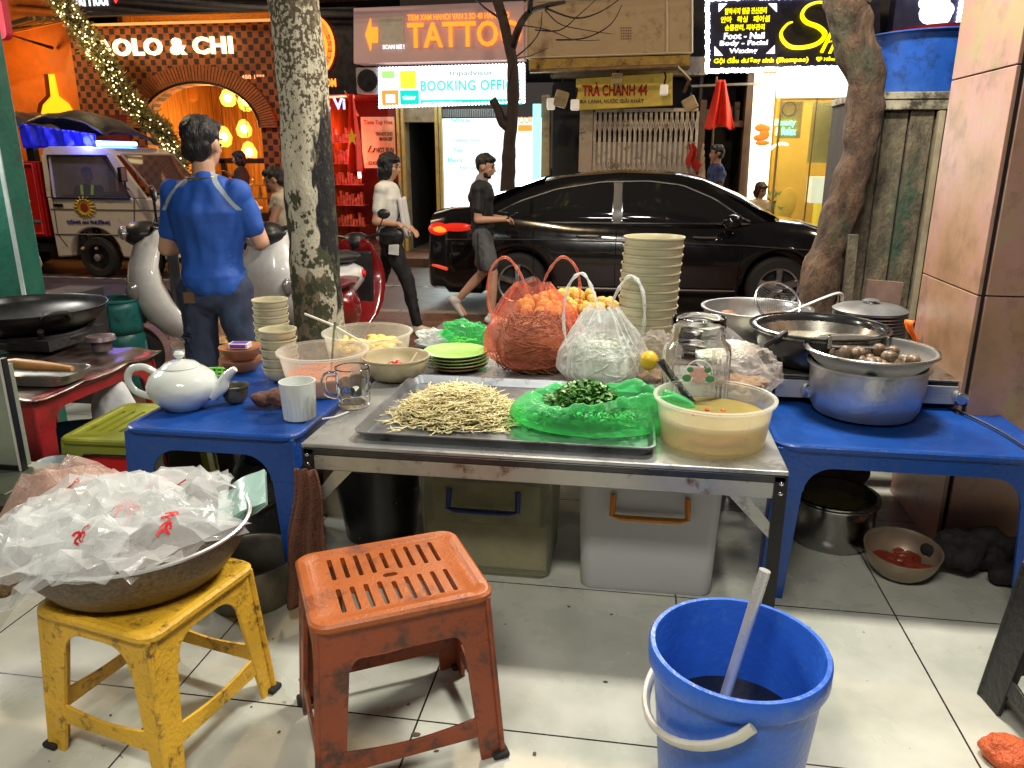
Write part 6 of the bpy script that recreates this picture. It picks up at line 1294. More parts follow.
# the sheet tray
a0=AZ(353,437,MT+.012); a1=AZ(655,462,MT+.012); cx_=(a0.x+a1.x)/2; tw=a1.x-a0.x; td=.55
t=thing('baking_tray','dark steel sheet tray on the metal table under the sprouts and herbs','tray',(cx_,a0.y+td/2,MT),0)
TRM=mat('tray steel',(.20,.215,.23),.34,metal=.6,var=.3,scale=7,dirt=((.05,.045,.035),.4,9))
q=MB(); ot=rrect(tw,td,.03,5); 
def rr2(ins,z): return [(x*(1-2*ins/tw),y*(1-2*ins/td),z) for x,y in ot]
q.loft([rr2(.012,.001),rr2(.002,.022),rr2(-.003,.024),rr2(-.003,.0275),rr2(.003,.027),rr2(.015,.004)],cap=True); q.build('pan',TRM,t,ang=50)
t0=t.location.copy()
# bean sprouts
p=AZ(452,420,MT+.02); t=thing('bean_sprouts','heap of pale bean sprouts on the left of the tray','food',(p.x,p.y+.07,MT+.006))
q=MB(); q2=MB(); random.seed(11)
for i in range(2500):
    x,y=random.gauss(0,.080),random.gauss(0,.066); r2=(x/.165)**2+(y/.125)**2
    if r2>1.15 and random.random()<.9: continue
    z=.082*max(0,1-r2)**.75*random.uniform(.35,1.05)+.004; a=random.uniform(0,6.28); l=random.uniform(.018,.044); cv=random.uniform(-.024,.024)
    d=Vector((math.cos(a),math.sin(a),0)); s_=Vector((-d.y,d.x,0)); c=Vector((x,y,z)); t3=random.uniform(-.008,.008)
    pts=[c-d*l+Vector((0,0,-t3)),c-d*l*.4+s_*cv*.8,c+d*l*.4+s_*cv,c+d*l+Vector((0,0,t3+.002))]
    for pp in pts: pp.z=max(pp.z,.002)
    q.tube(pts,[.0008,.0015,.0017,.0013],5)
    if random.random()<.25: q2.ell(pts[-1],(.0038,.0028,.0024),6,4)
q.build('stems',mat('sprout stem',(.74,.66,.36),.35,var=.15,scale=20),t,ang=180)['kind']='stuff'; q2.build('sprout_heads',mat('sprout head',(.70,.56,.22),.4),t,ang=180)['kind']='stuff'
# herbs + green bag
def leafmesh(q,n,cx,cy,sx,sy,zf,l=.012,seed=1):
    rnd=random.Random(seed)
    for i in range(n):
        x,y=rnd.gauss(0,sx),rnd.gauss(0,sy); z=zf(x,y)*rnd.uniform(.6,1.05); c=Vector((cx+x,cy+y,z)); d=Vector((rnd.gauss(0,1),rnd.gauss(0,1),rnd.gauss(0,.5))).normalized()*l*rnd.uniform(.6,1.3); f=d.cross(Vector((rnd.gauss(0,.5),rnd.gauss(0,.5),1))).normalized()*l*.38
        q.add([c-d,c-d*.3+f,c+d*.5+f*.9,c+d,c+d*.5-f*.9,c-d*.3-f],[(0,1,2,3,4,5)])
p=AZ(590,432,MT+.02); hb=Vector((p.x,p.y+.085,MT+.006)); t=thing('herbs','chopped dark green herbs inside the open green bag','herbs',hb)
q=MB(); leafmesh(q,2300,-.02,.02,.055,.036,lambda x,y:.03+.085*math.exp(-(x/.12)**2-(y/.09)**2),.011,3)
q.build('leaves',mat('herb leaf',(.06,.20,.025),.45,var=.5,scale=40),t,ang=180)['kind']='stuff'
GRB=film('green film',(.22,.78,.35),.20,.2,tint=(.35,.92,.48),bump=.5,bs=9,white=.9)
t=thing('plastic_bag','open translucent green plastic bag spread over the right half of the tray','bag',hb,0,'carrier bags on the stall',sc=1.2)
def gbag(u,v):
    a=2*PI*u; st=1+.38*max(0,math.cos(a-.05))**10*(1-.3*abs(v-.5)); pts=[(0,0),(.6,.001),(.95,.01),(1.08,.028),(1.04,.055),(.94,.070),(.84,.080),(.74,.074),(.66,.055)]
    i=v*(len(pts)-1); k=min(int(i),len(pts)-2); f=i-k; r=pts[k][0]*(1-f)+pts[k+1][0]*f; z=pts[k][1]*(1-f)+pts[k+1][1]*f
    nn=noise.noise((math.cos(a)*1.5,math.sin(a)*1.5,v*1.6))+.25*noise.noise((math.cos(a)*3.5,math.sin(a)*3.5,v*3+3)); fold=.6*noise.noise((math.cos(a)*5,math.sin(a)*5,v*.8+9))+.25*noise.noise((math.cos(a)*13,math.sin(a)*13,v*.7+4))
    r*=1+.16*nn*min(1,v*2)+.05*fold; z*=1+.40*nn*(v>.2)+.22*fold; x=r*.165*math.cos(a)*st; y=r*.105*math.sin(a)
    return (x,y-.0+.02*(v>.6)*0,max(z*(1+.12*math.cos(a)),.001))
MB().grid(gbag,150,46,True).build('film',GRB,t,ang=180)
# tied carrier bags
def carrier(lab,pos,R,hb_,m,inner,rz=0,hs=1.0,handles=2,neck=.25,seed=0,wr=.06):
    t=thing('plastic_bag',lab,'bag',pos,rz,'carrier bags on the stall')
    def f(u,v):
        a=2*PI*u; z=v*hb_; r=R*(1.0 if v<.0 else 1)*((math.sin(min(1,v*3.2+.25)*PI/2))*(1-max(0,(v-.42)/.58)**1.25*(1-neck)))
        nn=noise.noise((math.cos(a)*2+seed,math.sin(a)*2,v*2.5)); fold=noise.noise((math.cos(a)*8,math.sin(a)*8+seed,v*1.2)); fine=noise.noise((math.cos(a)*19,math.sin(a)*19+seed,v*2.2))
        k=1+.14*nn+(wr+.14*v)*fold+.05*fine*(.4+v); return (r*k*math.cos(a)*(1+.35*max(0,v-.6)),r*k*.82*math.sin(a)*(1-.2*v),max(0,z*(1+.08*nn)))
    q=MB(); q.grid(f,130,50,True); q.build('film',m,t,ang=180)
    for s in ((-1,1) if handles==2 else (1,)):
        b0=Vector((s*R*neck*.5,0,hb_*.9)); P=curve2([b0+Vector((-s*R*.05,-.01,-.02)),b0+Vector((s*R*.12,0,.05*hs)),b0+Vector((s*R*.42,.01,.095*hs)),b0+Vector((s*R*.72,.0,.06*hs)),b0+Vector((s*R*.78,-.01,-.03)),b0+Vector((s*R*.62,-.02,-.09*hs))],7)
        q=MB(); q.tube(P,[.011+.008*noise.noise((i*.5,seed,0)) for i in range(len(P))],10,flat=.4); q.build('handle',m,t)
    if inner: inner(t,R,hb_)
    return t
def noodles(t,R,h,m,n=420,sd=0):
    rnd=random.Random(sd); q=MB()
    for i in range(n):
        th=rnd.uniform(0,6.28); zz=rnd.uniform(.03,.60)*h; rr=R*.80*rnd.uniform(.55,1)*math.sqrt(max(0,1-((zz/h-.25)/.5)**2)) ; a=rnd.uniform(-.9,.9); pts=[]
        for k in range(5):
            f=(k-2)*.16; pts.append((rr*math.cos(th+f)*(1+.05*rnd.random()),rr*.82*math.sin(th+f),min(max(.006,zz+f*a*.1+.006*rnd.random()),h*.66)))
        q.tube(pts,.0022,4)
    q.build('noodles',m,t,ang=180)['kind']='stuff'; MB().lathe([(0,.004),(R*.5,.006),(R*.76,h*.2),(R*.70,h*.42),(R*.45,h*.55),(0,h*.58)],24,sy=.82).build('noodle_mass',m,t)
ORB=film('red film',(.88,.28,.20),.15,.2,tint=(1,.80,.70),bump=.6,bs=20,white=.75); WHB=film('white film',(.82,.85,.84),.30,.2,tint=(.96,.98,.97),bump=.7,bs=24,white=.95)
p=AZ(528,380,MT); carrier('knotted orange red carrier bag of brown fried shallots behind the tray',Vector((p.x,p.y+.13,MT)),.165,.30,ORB,lambda t,R,h:noodles(t,R,h,mat('brown strands',(.17,.075,.022),.5,var=.4,scale=30),520,1),hs=1.2,neck=.30,seed=2,rz=.2)
p=AZ(601,388,MT); carrier('knotted white carrier bag of rice noodles left of the tall bowl stack',Vector((p.x,2.385,MT)),.142,.25,WHB,lambda t,R,h:noodles(t,R,h,mat('rice noodle',(.68,.70,.58),.4,var=.08),480,2),hs=1.35,neck=.24,seed=7,rz=-.2,wr=.1)
# small bags behind the plates
def crumple(lab,pos,sx,sy,sz,m,seed,grp='crumpled film bags',rz=0,name='plastic_bag',cat='bag',n=60,amp=.35,prints=None,folds=1.5):
    t=thing(name,lab,cat,pos,rz,grp)
    def f(u,v):
        a=2*PI*u; b=PI*v; x,y,z=math.sin(b)*math.cos(a),math.sin(b)*math.sin(a),-math.cos(b)
        p_=Vector((x*folds+seed,y*folds,z*folds)); nn=1-2*abs(noise.noise(p_)); n2=1-2*abs(noise.noise(p_*2.1)); n3=noise.noise(p_*3.6); k=1+amp*(nn-.5)+amp*.4*(n2-.5)+.08*amp*n3
        return (x*sx*k,y*sy*k,max(0,(z*.5+.5))*sz*2*(.65+.5*(k-.6)))
    MB().grid(f,n*2,n,True).build('film',m,t,ang=30)
    return t
p=AZ(432,350,MT); crumple('small crumpled clear bag behind the lime plates',Vector((p.x,2.80,MT)),.075,.05,.04,WHB,3)
p=AZ(462,350,MT); t=crumple('small crumpled green bag of herbs behind the lime plates',Vector((p.x,2.80,MT)),.085,.05,.062,GRB,9); bits(t,.05,.03,22,mat('yellow bits',(.6,.55,.05),.4),.008,'contents')
# fried food tray
p=AZ(565,326,MT+.04); t=thing('food_tray','dark tray heaped with golden fried tofu pieces at the back','tray',(p.x,3.03,MT+.075))
MB().lathe([(0,.03),(.2,.03),(.25,.045),(.255,.05),(.25,.052),(.2,.038),(0,.038)],40).build('dish',IR,t); MB().lathe([(0,-.074),(.12,-.074),(.12,.029),(0,.029)],30).build('base_ring',IR,t)
q=MB(); random.seed(21)
for i in range(85):
    a=random.uniform(0,6.28); r=.20*random.random()**.6; z=.05+.06*(1-(r/.21)**2)*random.uniform(.3,1); s_=random.uniform(.016,.030); q.at(r*math.cos(a)*1.05,r*math.sin(a)*.7,z,random.uniform(0,3),random.uniform(0,3),0); q.ell((0,0,0),(s_*1.2,s_,s_*.75),9,6)
o=q.build('fried_pieces',mat('fried golden',(.60,.34,.05),.6,var=.35,scale=30,bump=.9,bs=120),t,ang=180); o['kind']='stuff'
# glass jar
p=AZ(689,385,MT); jp=Vector((p.x-.01,AZ(689,420,MT).y+.03,MT)); t=thing('glass_jar','empty ribbed glass jar with a flower emblem behind the sauce tub','jar',jp)
sq=lambda a:1+.05*math.cos(4*a)
jr=[(0,.002),(.04,.002),(.075,.002),(.082,.006),(.088,.02),(.088,.10),(.088,.19),(.084,.21),(.070,.225),(.072,.232),(.066,.240),(.072,.247),(.066,.256),(.072,.264),(.068,.272),(.069,.284),(.066,.287),(.063,.284),(.062,.25),(.063,.225),(.078,.205),(.083,.19),(.083,.10),(.083,.03),(.077,.014),(.04,.012),(0,.012)]
MB().grid(lambda u,v:(lambda r,z,a:(r*(sq(a)+(.012*math.cos(a*28) if .03<z<.19 else 0))*math.cos(a),r*(sq(a)+(.012*math.cos(a*28) if .03<z<.19 else 0))*math.sin(a),z))(jr[min(len(jr)-1,round(v*(len(jr)-1)))][0],jr[min(len(jr)-1,round(v*(len(jr)-1)))][1],2*PI*u),168,len(jr),True).build('wall',GLS,t,ang=180)
q=MB(); q.ell((0,-.0975,.15),(.012,.002,.012)); 
for k in range(6): q.ell((.016*math.cos(k*PI/3),-.0975,.15+.016*math.sin(k*PI/3)),(.008,.002,.008))
q.build('flower_emblem',mat('emblem pink',(.6,.35,.33),.5),t); q=MB(); 
for s in(-1,1): q.ell((s*.03,-.0975,.14),(.012,.002,.01)); q.ell((s*.022,-.0975,.163),(.009,.002,.008))
q.build('leaf_emblem',mat('emblem green',(.05,.22,.08),.5),t)['kind']='stuff'
MB().tube([(.036*math.cos(a),-.0985,.148+.042*math.sin(a)) for a in [PI*i/16 for i in range(17)]],.0014,5).build('emblem_arch',mat('emblem white',(.6,.6,.55),.4),t)
# bags around the jar
BRB=film('clear bag',(.75,.70,.66),.10,.14,tint=(.96,.94,.92),bump=.5,bs=12,white=.6)
p=AZ(655,372,MT); t=crumple('clear bag with a yellow lime pressed against it, left of the jar',Vector((jp.x-.10,jp.y+.19,MT)),.075,.07,.11,BRB,5,amp=.3); MB().ell((-.025,-.06,.125),(.028,.024,.03)).build('lime',mat('yellow lime',(.75,.5,.03),.4,var=.2),t); bits(t,.05,.06,30,mat('dry spice',(.25,.15,.07),.7,var=.4),.018,'contents')
t=crumple('clear bag of brown dried spices right of the jar',Vector((jp.x+.155,jp.y+.18,MT)),.10,.10,.095,BRB,15,amp=.3,rz=-.4); bits(t,.06,.05,60,mat('dry spice',(.25,.15,.07),.7,var=.4),.018,'contents')
t=thing('film_sheet','sheet of clear wrap slanting from the noodle bowl to the jar','wrap',Vector((jp.x+.13,jp.y+.30,MT)),-.6); MB().grid(lambda u,v:(-.10+.24*u,-.10+.2*v,.17-.13*u+.02*math.sin(v*7+u*4)),24,16).build('film',BRB,t,ang=180)
# black knife handle
a_=AZ(640,370,MT+.13); t=thing('knife','black handled knife leaning out of the green bag by the jar','knife',(jp.x-.10,jp.y-.03,MT+.075),0); q=MB(); q.hexa([(.085,-.075,-.01),(.105,-.075,-.01),(.105,-.06,-.012),(.085,-.06,-.012)],[(-.01,.02,.085),(.012,.02,.09),(.012,.035,.09),(-.01,.035,.085)]); q.build('handle',mat('black handle',(.012,.012,.014),.3),t,bevel=.003); MB().hexa([(.10,-.076,-.012),(.108,-.076,-.012),(.108,-.074,-.012),(.10,-.074,-.012)],[(.0,.018,.09),(.013,.018,.092),(.013,.02,.092),(.0,.02,.09)]).build('blade_back',CHR,t)
# noodle bowl, plates, big basin with strainer
p=AZ(718,345,MT); t=bowl_thing('bowl','shallow steel bowl heaped with white rice noodles behind the jar','bowl',Vector((p.x+.01,2.66,MT)),.125,.07,.06,SSB,curve=.8)
q=MB(); rnd=random.Random(4)
for i in range(420):
    a=rnd.uniform(0,6.28); r=.10*rnd.random()**.5; z=.055+.035*(1-(r/.11)**2); th=rnd.uniform(0,6.28); q.tube([(r*math.cos(a)+k*.012*math.cos(th+k*.5),r*math.sin(a)+k*.012*math.sin(th+k*.5),z+.003*rnd.random()) for k in(-2,-1,0,1,2)],.0022,4)
q.build('noodles',mat('rice noodle',(.68,.70,.58),.4,var=.08),t,ang=180)['kind']='stuff'; MB().lathe([(0,.02),(.10,.05),(.09,.07),(0,.085)],24).build('noodle_mass',mat('rice noodle',(.68,.70,.58),.4,var=.08),t)
for i in range(3):
    p=AZ(688,325,MT); t=thing('steel_plate','shallow steel dish, %s of three behind the tall bowl stack'%['bottom','middle','top'][i],'dish',(p.x-.0,2.98,MT+.02*i+.03*0),0,'steel dishes behind the bowl stack'); vessel(MB(),.10,.06,.03,.002,.006,.8,36).build('shell',SSB,t)
p=AZ(747,318,MT); t=bowl_thing('basin','large steel basin with a wire strainer at the back of the stall','basin',Vector((p.x-.05,3.0,MT)),.195,.13,.15,mat('dull steel',(.42,.42,.40),.3,metal=.85,var=.2),lip=.012,curve=.8)
bits(t,.13,.11,30,mat('brown broth solids',(.2,.1,.05),.6),.025,'contents')
bl=t.location
t=thing('strainer','round wire mesh strainer with long steel handle resting in the basin','strainer',bl+Vector((.06,-.08,.19)),.1,rot=(.85,.25,.1))
q=MB(); q.tube([(.085*math.cos(a),.085*math.sin(a),0) for a in [2*PI*k/36 for k in range(36)]],.005,8,closed=True); q.build('ring',SSB,t)
q=MB(); 
for k in range(-9,10):
    e=math.sqrt(max(.001,.083**2-(k*.009)**2)); f=lambda x,y:-.03*(1-(x*x+y*y)/.083**2)
    for w2 in(0,1):
        pts=[((k*.009,e*s_) if w2 else (e*s_,k*.009)) for s_ in(-1,-.5,0,.5,1)]; q.tube([(x,y,f(x,y)) for x,y in pts],.0007,3)
q.build('mesh',SSB,t); MB().tube(curve2([(.07,-.04,.0),(.16,-.05,.01),(.25,-.04,.03),(.28,-.02,.045),(.27,0,.03)],5),.007,8).build('handle',mat('steel handle white',(.6,.6,.6),.25,metal=.7),t)
t=thing('ladle','white handled ladle hooked over the right side of the steel basin','ladle',bl+Vector((.07,-.12,.155)),.2); MB().tube(curve2([(-.03,.0,-.02),(.08,-.02,.035),(.17,-.03,.075),(.20,-.03,.075),(.205,-.03,.05)],6),.008,8,flat=.6).build('handle',mat('pale steel',(.65,.65,.62),.25,metal=.5),t); MB().ell((-.05,0,-.03),(.04,.04,.02)).build('bowl_end',SSB,t)
# tin lid stack
p=AZ(893,345,MT); 
for i in range(12):
    t=thing('aluminium_plate','flat aluminium plate, %s in the pile beside the pillar'%('topmost' if i==11 else 'number %d from the top'%(12-i)),'plate',(.875,3.0,MT+.0125*i+.001),0,'aluminium plates by the pillar'); 
    MB().lathe([(0,0),(.10,0),(.125,.012),(.13,.013),(.13,.0155),(.12,.0145),(.10,.003),(0,.003)],44).build('dish',ALM,t)
t=thing('pot_lid','grey domed lid on top of the aluminium plates','lid',(.875,3.0,MT+.155)); MB().lathe([(.13,0),(.132,.004),(.11,.016),(.05,.026),(.02,.028),(.018,.034),(.03,.038),(.02,.042),(0,.043)],44).build('dome',mat('grey lid',(.3,.3,.3),.35,metal=.7),t)
t=thing('orange_rag','scrap of orange plastic stuck between plates and pillar','rag',(.955,2.80,MT+.10)); MB().grid(lambda u,v:(.02*math.sin(v*5)+.03*u*v,.01*math.sin(u*6),.12*v-.06),6,10).build('film',mat('orange scrap',(.85,.18,.02),.4),t,solid=.003,ang=180)
# ---- stove, wok, pot
sp=AZ(766,388,TB); se=AZ(948,390,TB); sw=se.x-sp.x; sy=2.50
sy=2.42
t=thing('gas_stove','low black gas stove with brushed steel front on the right blue table','stove',((sp.x+se.x)/2,sy,TB))
MB().box(-sw/2,sw/2,0,.26,.012,.085).build('body',mat('stove black',(.02,.02,.02),.4,var=.3),t,bevel=.006); MB().box(-sw/2+.002,sw/2-.002,-.006,-.0005,.018,.075).build('front_panel',mat('brushed front',(.45,.45,.45),.4,metal=.4,var=.15,stretch=(1,1,20)),t,bevel=.002); MB().box(-sw/2,sw/2,-.004,.26,.0855,.093).build('top_plate',mat('stove top',(.25,.23,.2),.3,metal=.8,var=.4,dirt=((.08,.04,.02),.5,9)),t,bevel=.003)
for x in(-.2,.24): MB().at(x,-.007,.045,PI/2).lathe([(0,.03),(.018,.028),(.022,0),(0,0)],20).build('knob',mat('knob chrome',(.55,.58,.62),.15,metal=.9),t)
for a_ in(-sw/2+.03,sw/2-.03):
    for b2 in(.03,.23): MB().lathe([(0,0),(.012,0),(.012,.012),(0,.012)],12).build('foot',FT,t,loc=(a_,b2,0))
MB().tube([(-sw/2-.10,.05,.03),(-sw/2-.06,.05,.04),(-sw/2-.002,.05,.05)],.016,10).build('gas_inlet',mat('brass grey',(.4,.4,.38),.35,metal=.7),t)
wp=AZ(820,334,.655); wx,wy=wp.x-.0,2.575
q=MB(); 
for k in range(4): a=k*PI/2+.4; q.tube([(wx-t.location.x+.03*math.cos(a),wy-sy+.03*math.sin(a),.094),(wx-t.location.x+.11*math.cos(a),wy-sy+.11*math.sin(a),.094),(wx-t.location.x+.11*math.cos(a),wy-sy+.11*math.sin(a),.112)],.006,6)
q.build('pan_support',IR,t)
t=thing('wok','deep black wok of clear broth with a shiny rim, on the right stove','wok',(wx,wy,TB+.096))
vessel(MB(),.195,.14,.115,.004,.008,.5,56).build('shell',mat('black enamel',(.012,.012,.013),.22,var=.3,coat=.3),t)
MB().lathe([(0,.045),(.165,.045),(.199,.113),(.1985,.1145),(.165,.05),(0,.05)],48).build('inner_wall',mat('scoured steel',(.35,.33,.28),.25,metal=.9,var=.3,scale=12),t); MB().lathe([(0,.066),(.18,.066)],40).build('broth',mat('clear broth',(.25,.22,.15),.06,var=.2,coat=.5),t)
MB().tube([(.213*math.cos(a),.213*math.sin(a),.120) for a in [2*PI*k/60 for k in range(60)]],.005,6,closed=True).build('rim',MC['black enamel'],t)
MB().tube(curve2([(-.175,-.11,.07),(-.185,-.15,.085),(-.16,-.175,.11),(-.135,-.165,.13),(-.13,-.15,.115)],4),.008,8).build('handle',m_black,t)
pp_=AZ(874,426,TB); pot=Vector((pp_.x,pp_.y+.125,TB))
t=thing('cooking_pot','dull aluminium pot on the right blue table under a steel colander','pot',pot)
MB().lathe([(0,.001),(.12,.001),(.14,.008),(.152,.03),(.160,.09),(.163,.150),(.172,.152),(.172,.157),(.160,.157),(.156,.09),(.146,.03),(0,.008)],64).build('shell',ALM,t)
t=thing('colander','steel colander bowl of snail shells sitting in the aluminium pot','colander',pot+Vector((0,0,.132)))
vessel(MB(),.172,.10,.062,.002,.014,.7,60).build('shell',film('fine mesh steel',(.40,.40,.38),.45,.3,bump=0,white=.6),t); MB().tube([(.184*math.cos(a),.184*math.sin(a),.066) for a in [2*PI*k/60 for k in range(60)]],.0045,6,closed=True).build('rim',SSB,t)
q=MB(); rnd=random.Random(8)
for i in range(36):
    a=rnd.uniform(0,6.28); r=.12*rnd.random()**.5; q.at(r*math.cos(a),r*math.sin(a),.028+rnd.uniform(0,.03),rnd.uniform(0,3),rnd.uniform(0,3),0); q.lathe([(0,0),(.014,.004),(.021,.016),(.018,.03),(.009,.042),(0,.047)],10)
q.build('snails',mat('snail shell',(.15,.10,.06),.4,var=.5,scale=60),t,ang=180)
t=thing('steel_tongs','flat steel handle lying across the snail colander','tongs',pot+Vector((-.05,-.03,.205)),.0); MB().box(-.07,.09,-.012,.012,0,.006).build('blade',mat('dark steel strip',(.25,.25,.25),.3,metal=.9),t,bevel=.002); MB().box(-.082,-.071,-.014,.014,-.002,.035).build('end_grip',SSB,t,bevel=.002)
# cable on right table
q=MB(); q.tube(curve2([AZ(a,b,TB+.006) for a,b in((915,397),(940,404),(968,415),(1000,431),(1030,450))],8),.0035,6)
o=q.build('power_cable',m_black); tag(o,'black power cable lying along the right blue table to a white plug','cable')
# ---- wok burner cluster at left
wl=AZ(20,318,.72); t=thing('burner_stand','soot black gas burner with pan and side box on the red table','burner',(-2.28,2.62,.50))
q=MB(); q.lathe([(.12,0),(.15,0),(.17,.04),(.15,.055),(.12,.05)],24); q.box(-.16,.16,-.16,.16,.01,.05); q.build('body',mat('soot',(.012,.010,.010),.55,var=.5,bump=.5,bs=40),t)
for k in range(4): a=k*PI/2+.7; MB().tube([(.15*math.cos(a),.15*math.sin(a),.04),(.19*math.cos(a),.19*math.sin(a),.085)],.012,6).build('prong',IR,t)
MB().lathe([(0,0),(.035,0),(.035,.035),(.055,.04),(.05,.055),(.035,.048),(0,.048)],18).build('side_burner',mat('burner enamel',(.16,.12,.13),.35,metal=.5,var=.5),t,loc=(.30,-.06,.0))
t=thing('wok','big soot black wok with riveted loop handle on the left burner','wok',(-2.36,2.66,.520))
vessel(MB(),.285,.08,.115,.005,.004,.75,56).build('shell',mat('black iron wok',(.02,.019,.018),.32,metal=.5,var=.4),t)
P=curve2([(-.06,-.275,.10),(-.05,-.295,.15),(0.0,-.30,.165),(.05,-.295,.15),(.06,-.275,.10)],5); h=MB().tube(P,.009,8).build('handle',IR,t); MB().ell((-.06,-.28,.10),(.008,.006,.008)).ell((.06,-.28,.10),(.008,.006,.008)).build('rivet',CHR,h)
P=curve2([(.20,-.17,.09),(.25,-.20,.125),(.29,-.15,.13),(.265,-.10,.10)],5); MB().tube(P,.009,8).build('handle',IR,t)
t=thing('box','plain black box lying behind the left wok','box',(AY(52,300,3.4).x,3.5,-.4)); MB().box(-.10,.10,-.14,.16,.0,AY(52,294,3.4).z+.4).build('carton',mat('black carton',(.012,.012,.012),.6),t,bevel=.006)
t=thing('roasting_tray','dented steel tray with a grilled fish skewer on the red table','tray',(-1.98,2.17,.495),.05)
q=MB(); ot2=rrect(.40,.17,.05,5); q.loft([[(x*.9,y*.9,.0) for x,y in ot2],[(x,y,.032) for x,y in ot2],[(x*1.02,y*1.02,.034) for x,y in ot2],[(x*.88,y*.88,.006) for x,y in ot2]]); q.build('pan',mat('tray dull',(.32,.31,.28),.35,metal=.8,var=.3),t,ang=50)
t=thing('bread_stick','browned dough stick lying across the steel tray','food',(-1.98,2.19,.535),.1); MB().tube([(-.13,0,0),(-.04,.005,.006),(.05,.0,.0),(.16,-.01,-.004)],[.012,.019,.018,.009],12).build('crust',mat('browned dough',(.36,.17,.05),.5,var=.4),t)
t=thing('wire_basket','dark green wire net standing at the left end of the red table','basket',(-2.22,2.12,.50)); MB().grid(lambda u,v:(.12*math.cos(PI*u)*(1-.1*v),.02*math.sin(u*8),.22*math.sin(PI*u)**.7*v),20,12).build('net',film('green net',(.03,.12,.08),.6,.5,bump=0),t,ang=180)
# gas canister
p=AY(121,330,4.75); t=thing('gas_cylinder','teal green gas cylinder with collar and red valve behind the red table','gas cylinder',(p.x,4.75,SW))
GC=mat('teal enamel',(.012,.13,.12),.35,var=.15,dirt=((.02,.04,.04),.35,10)); MB().lathe([(0,.02),(.12,.02),(.15,.06),(.155,.10),(.155,.36),(.15,.42),(.11,.47),(.03,.49),(0,.49)],40).build('tank',GC,t); MB().lathe([(.13,0),(.14,0),(.14,.06),(.13,.06),(.13,0)],36).build('foot_ring',GC,t)
MB().grid(lambda u,v:(.145*math.cos(-PI*.45+PI*1.9*u+PI*.0),.145*math.sin(-PI*.45+PI*1.9*u),.44+.22*v),50,5).build('collar',GC,t,solid=.006); MB().tube([(.15*math.cos(a),.15*math.sin(a),.665) for a in [2*PI*k/40 for k in range(40)]],.010,6,closed=True).build('collar_rim',GC,t)
q=MB(); q.tube([(0,-.02,.48),(0,-.02,.58)],.018,8); q.tube([(0,-.02,.57),(0,-.09,.58)],.014,8); q.build('valve',mat('brass',(.45,.3,.1),.35,metal=.8),t); MB().at(0,-.11,.58,PI/2).lathe([(0,0),(.035,0),(.035,.02),(0,.02)],10).build('valve_knob',mat('valve red',(.5,.04,.02),.4),t)
MB().tube(curve2([(0,-.13,.57),(.01,-.20,.5),(-.06,-.22,.40),(-.14,-.25,.34),(-.2,-.3,.3)],6),.011,8).build('hose',mat('pale hose',(.5,.52,.52),.4),t)
# blue tub, pail, basket, sack
p=AZ(62,450,.25); t=bowl_thing('basin','teal blue basin on the floor behind the olive stool','basin',Vector((p.x-.05,2.25,.05)),.21,.16,.2,mat('teal basin',(.01,.12,.20),.4,var=.2),lip=.01,curve=1,th=.005)
t=thing('bucket_of_lids','upturned crate under the teal basin','crate',(p.x-.05,2.25,0)); MB().box(-.15,.15,-.12,.12,0,.048).build('body',IR,t,bevel=.004)
p=AZ(42,472,.30); t=bowl_thing('pail','small milky plastic pail at the left beside the cabinet shelf','pail',Vector((p.x,p.y+.05,.22)),.045,.038,.09,mat('milky plastic',(.45,.52,.55),.4),lip=.004,curve=1); t=thing('crate','dark crate carrying the milky pail','crate',(p.x,p.y+.06,0)); MB().box(-.12,.08,-.08,.12,0,.218).build('body',mat('crate dark',(.03,.03,.028),.6),t,bevel=.006)
t=thing('sack','small white cloth sack with a black string under the red table','sack',(-1.86,2.42,.02)); realize(MB().ell((0,0,.22),(.09,.06,.20)).ell((0,0,.34),(.055,.04,.09)).build('fabric',mat('white cloth',(.55,.55,.55),.8,bump=.5,bs=20),t),.008,2,.01,14); MB().tube([(-.09,-.055,.25),(0,-.07,.22),(.09,-.05,.20)],.006,6).build('string',m_black,t)
p=AZ(132,392,.34); t=thing('plastic_basket','bright green slotted basket behind the olive stool','basket',(-1.63,2.66,.26))
def bk(q):
    for z in [i*.016 for i in range(9)]:
        q.tube([((.10+.16*z)*math.cos(a),(.085+.16*z)*math.sin(a),z) for a in [2*PI*k/30 for k in range(30)]],.0038,5,closed=True)
    for k in range(30): a=2*PI*k/30; q.tube([((.10)*math.cos(a),(.085)*math.sin(a),0),((.1+.16*.13)*math.cos(a),(.085+.16*.13)*math.sin(a),.13)],.0038,5)
    return q
bk(MB()).build('lattice',mat('lime plastic',(.12,.62,.03),.35),t); MB().lathe([(0,0),(.10,0),(.10,.005),(0,.005)],24,sy=.85).build('base',MC['lime plastic'],t)
t2=thing('crumpled_paper','white wrapped packets piled in the green basket','packet',(-1.63,2.66,.275)); q=MB(); rnd=random.Random(3)
for i in range(7): q.ell((rnd.uniform(-.06,.06),rnd.uniform(-.05,.05),rnd.uniform(.03,.1)),(.04,.03,.03))
realize(q.build('paper',mat('packet white',(.6,.6,.6),.6),t2),.008,1,.006,30)
t=thing('crate','black crate lifting the green basket off the floor','crate',(-1.63,2.66,0)); MB().box(-.14,.14,-.10,.10,0,.258).build('body',IR,t,bevel=.006)
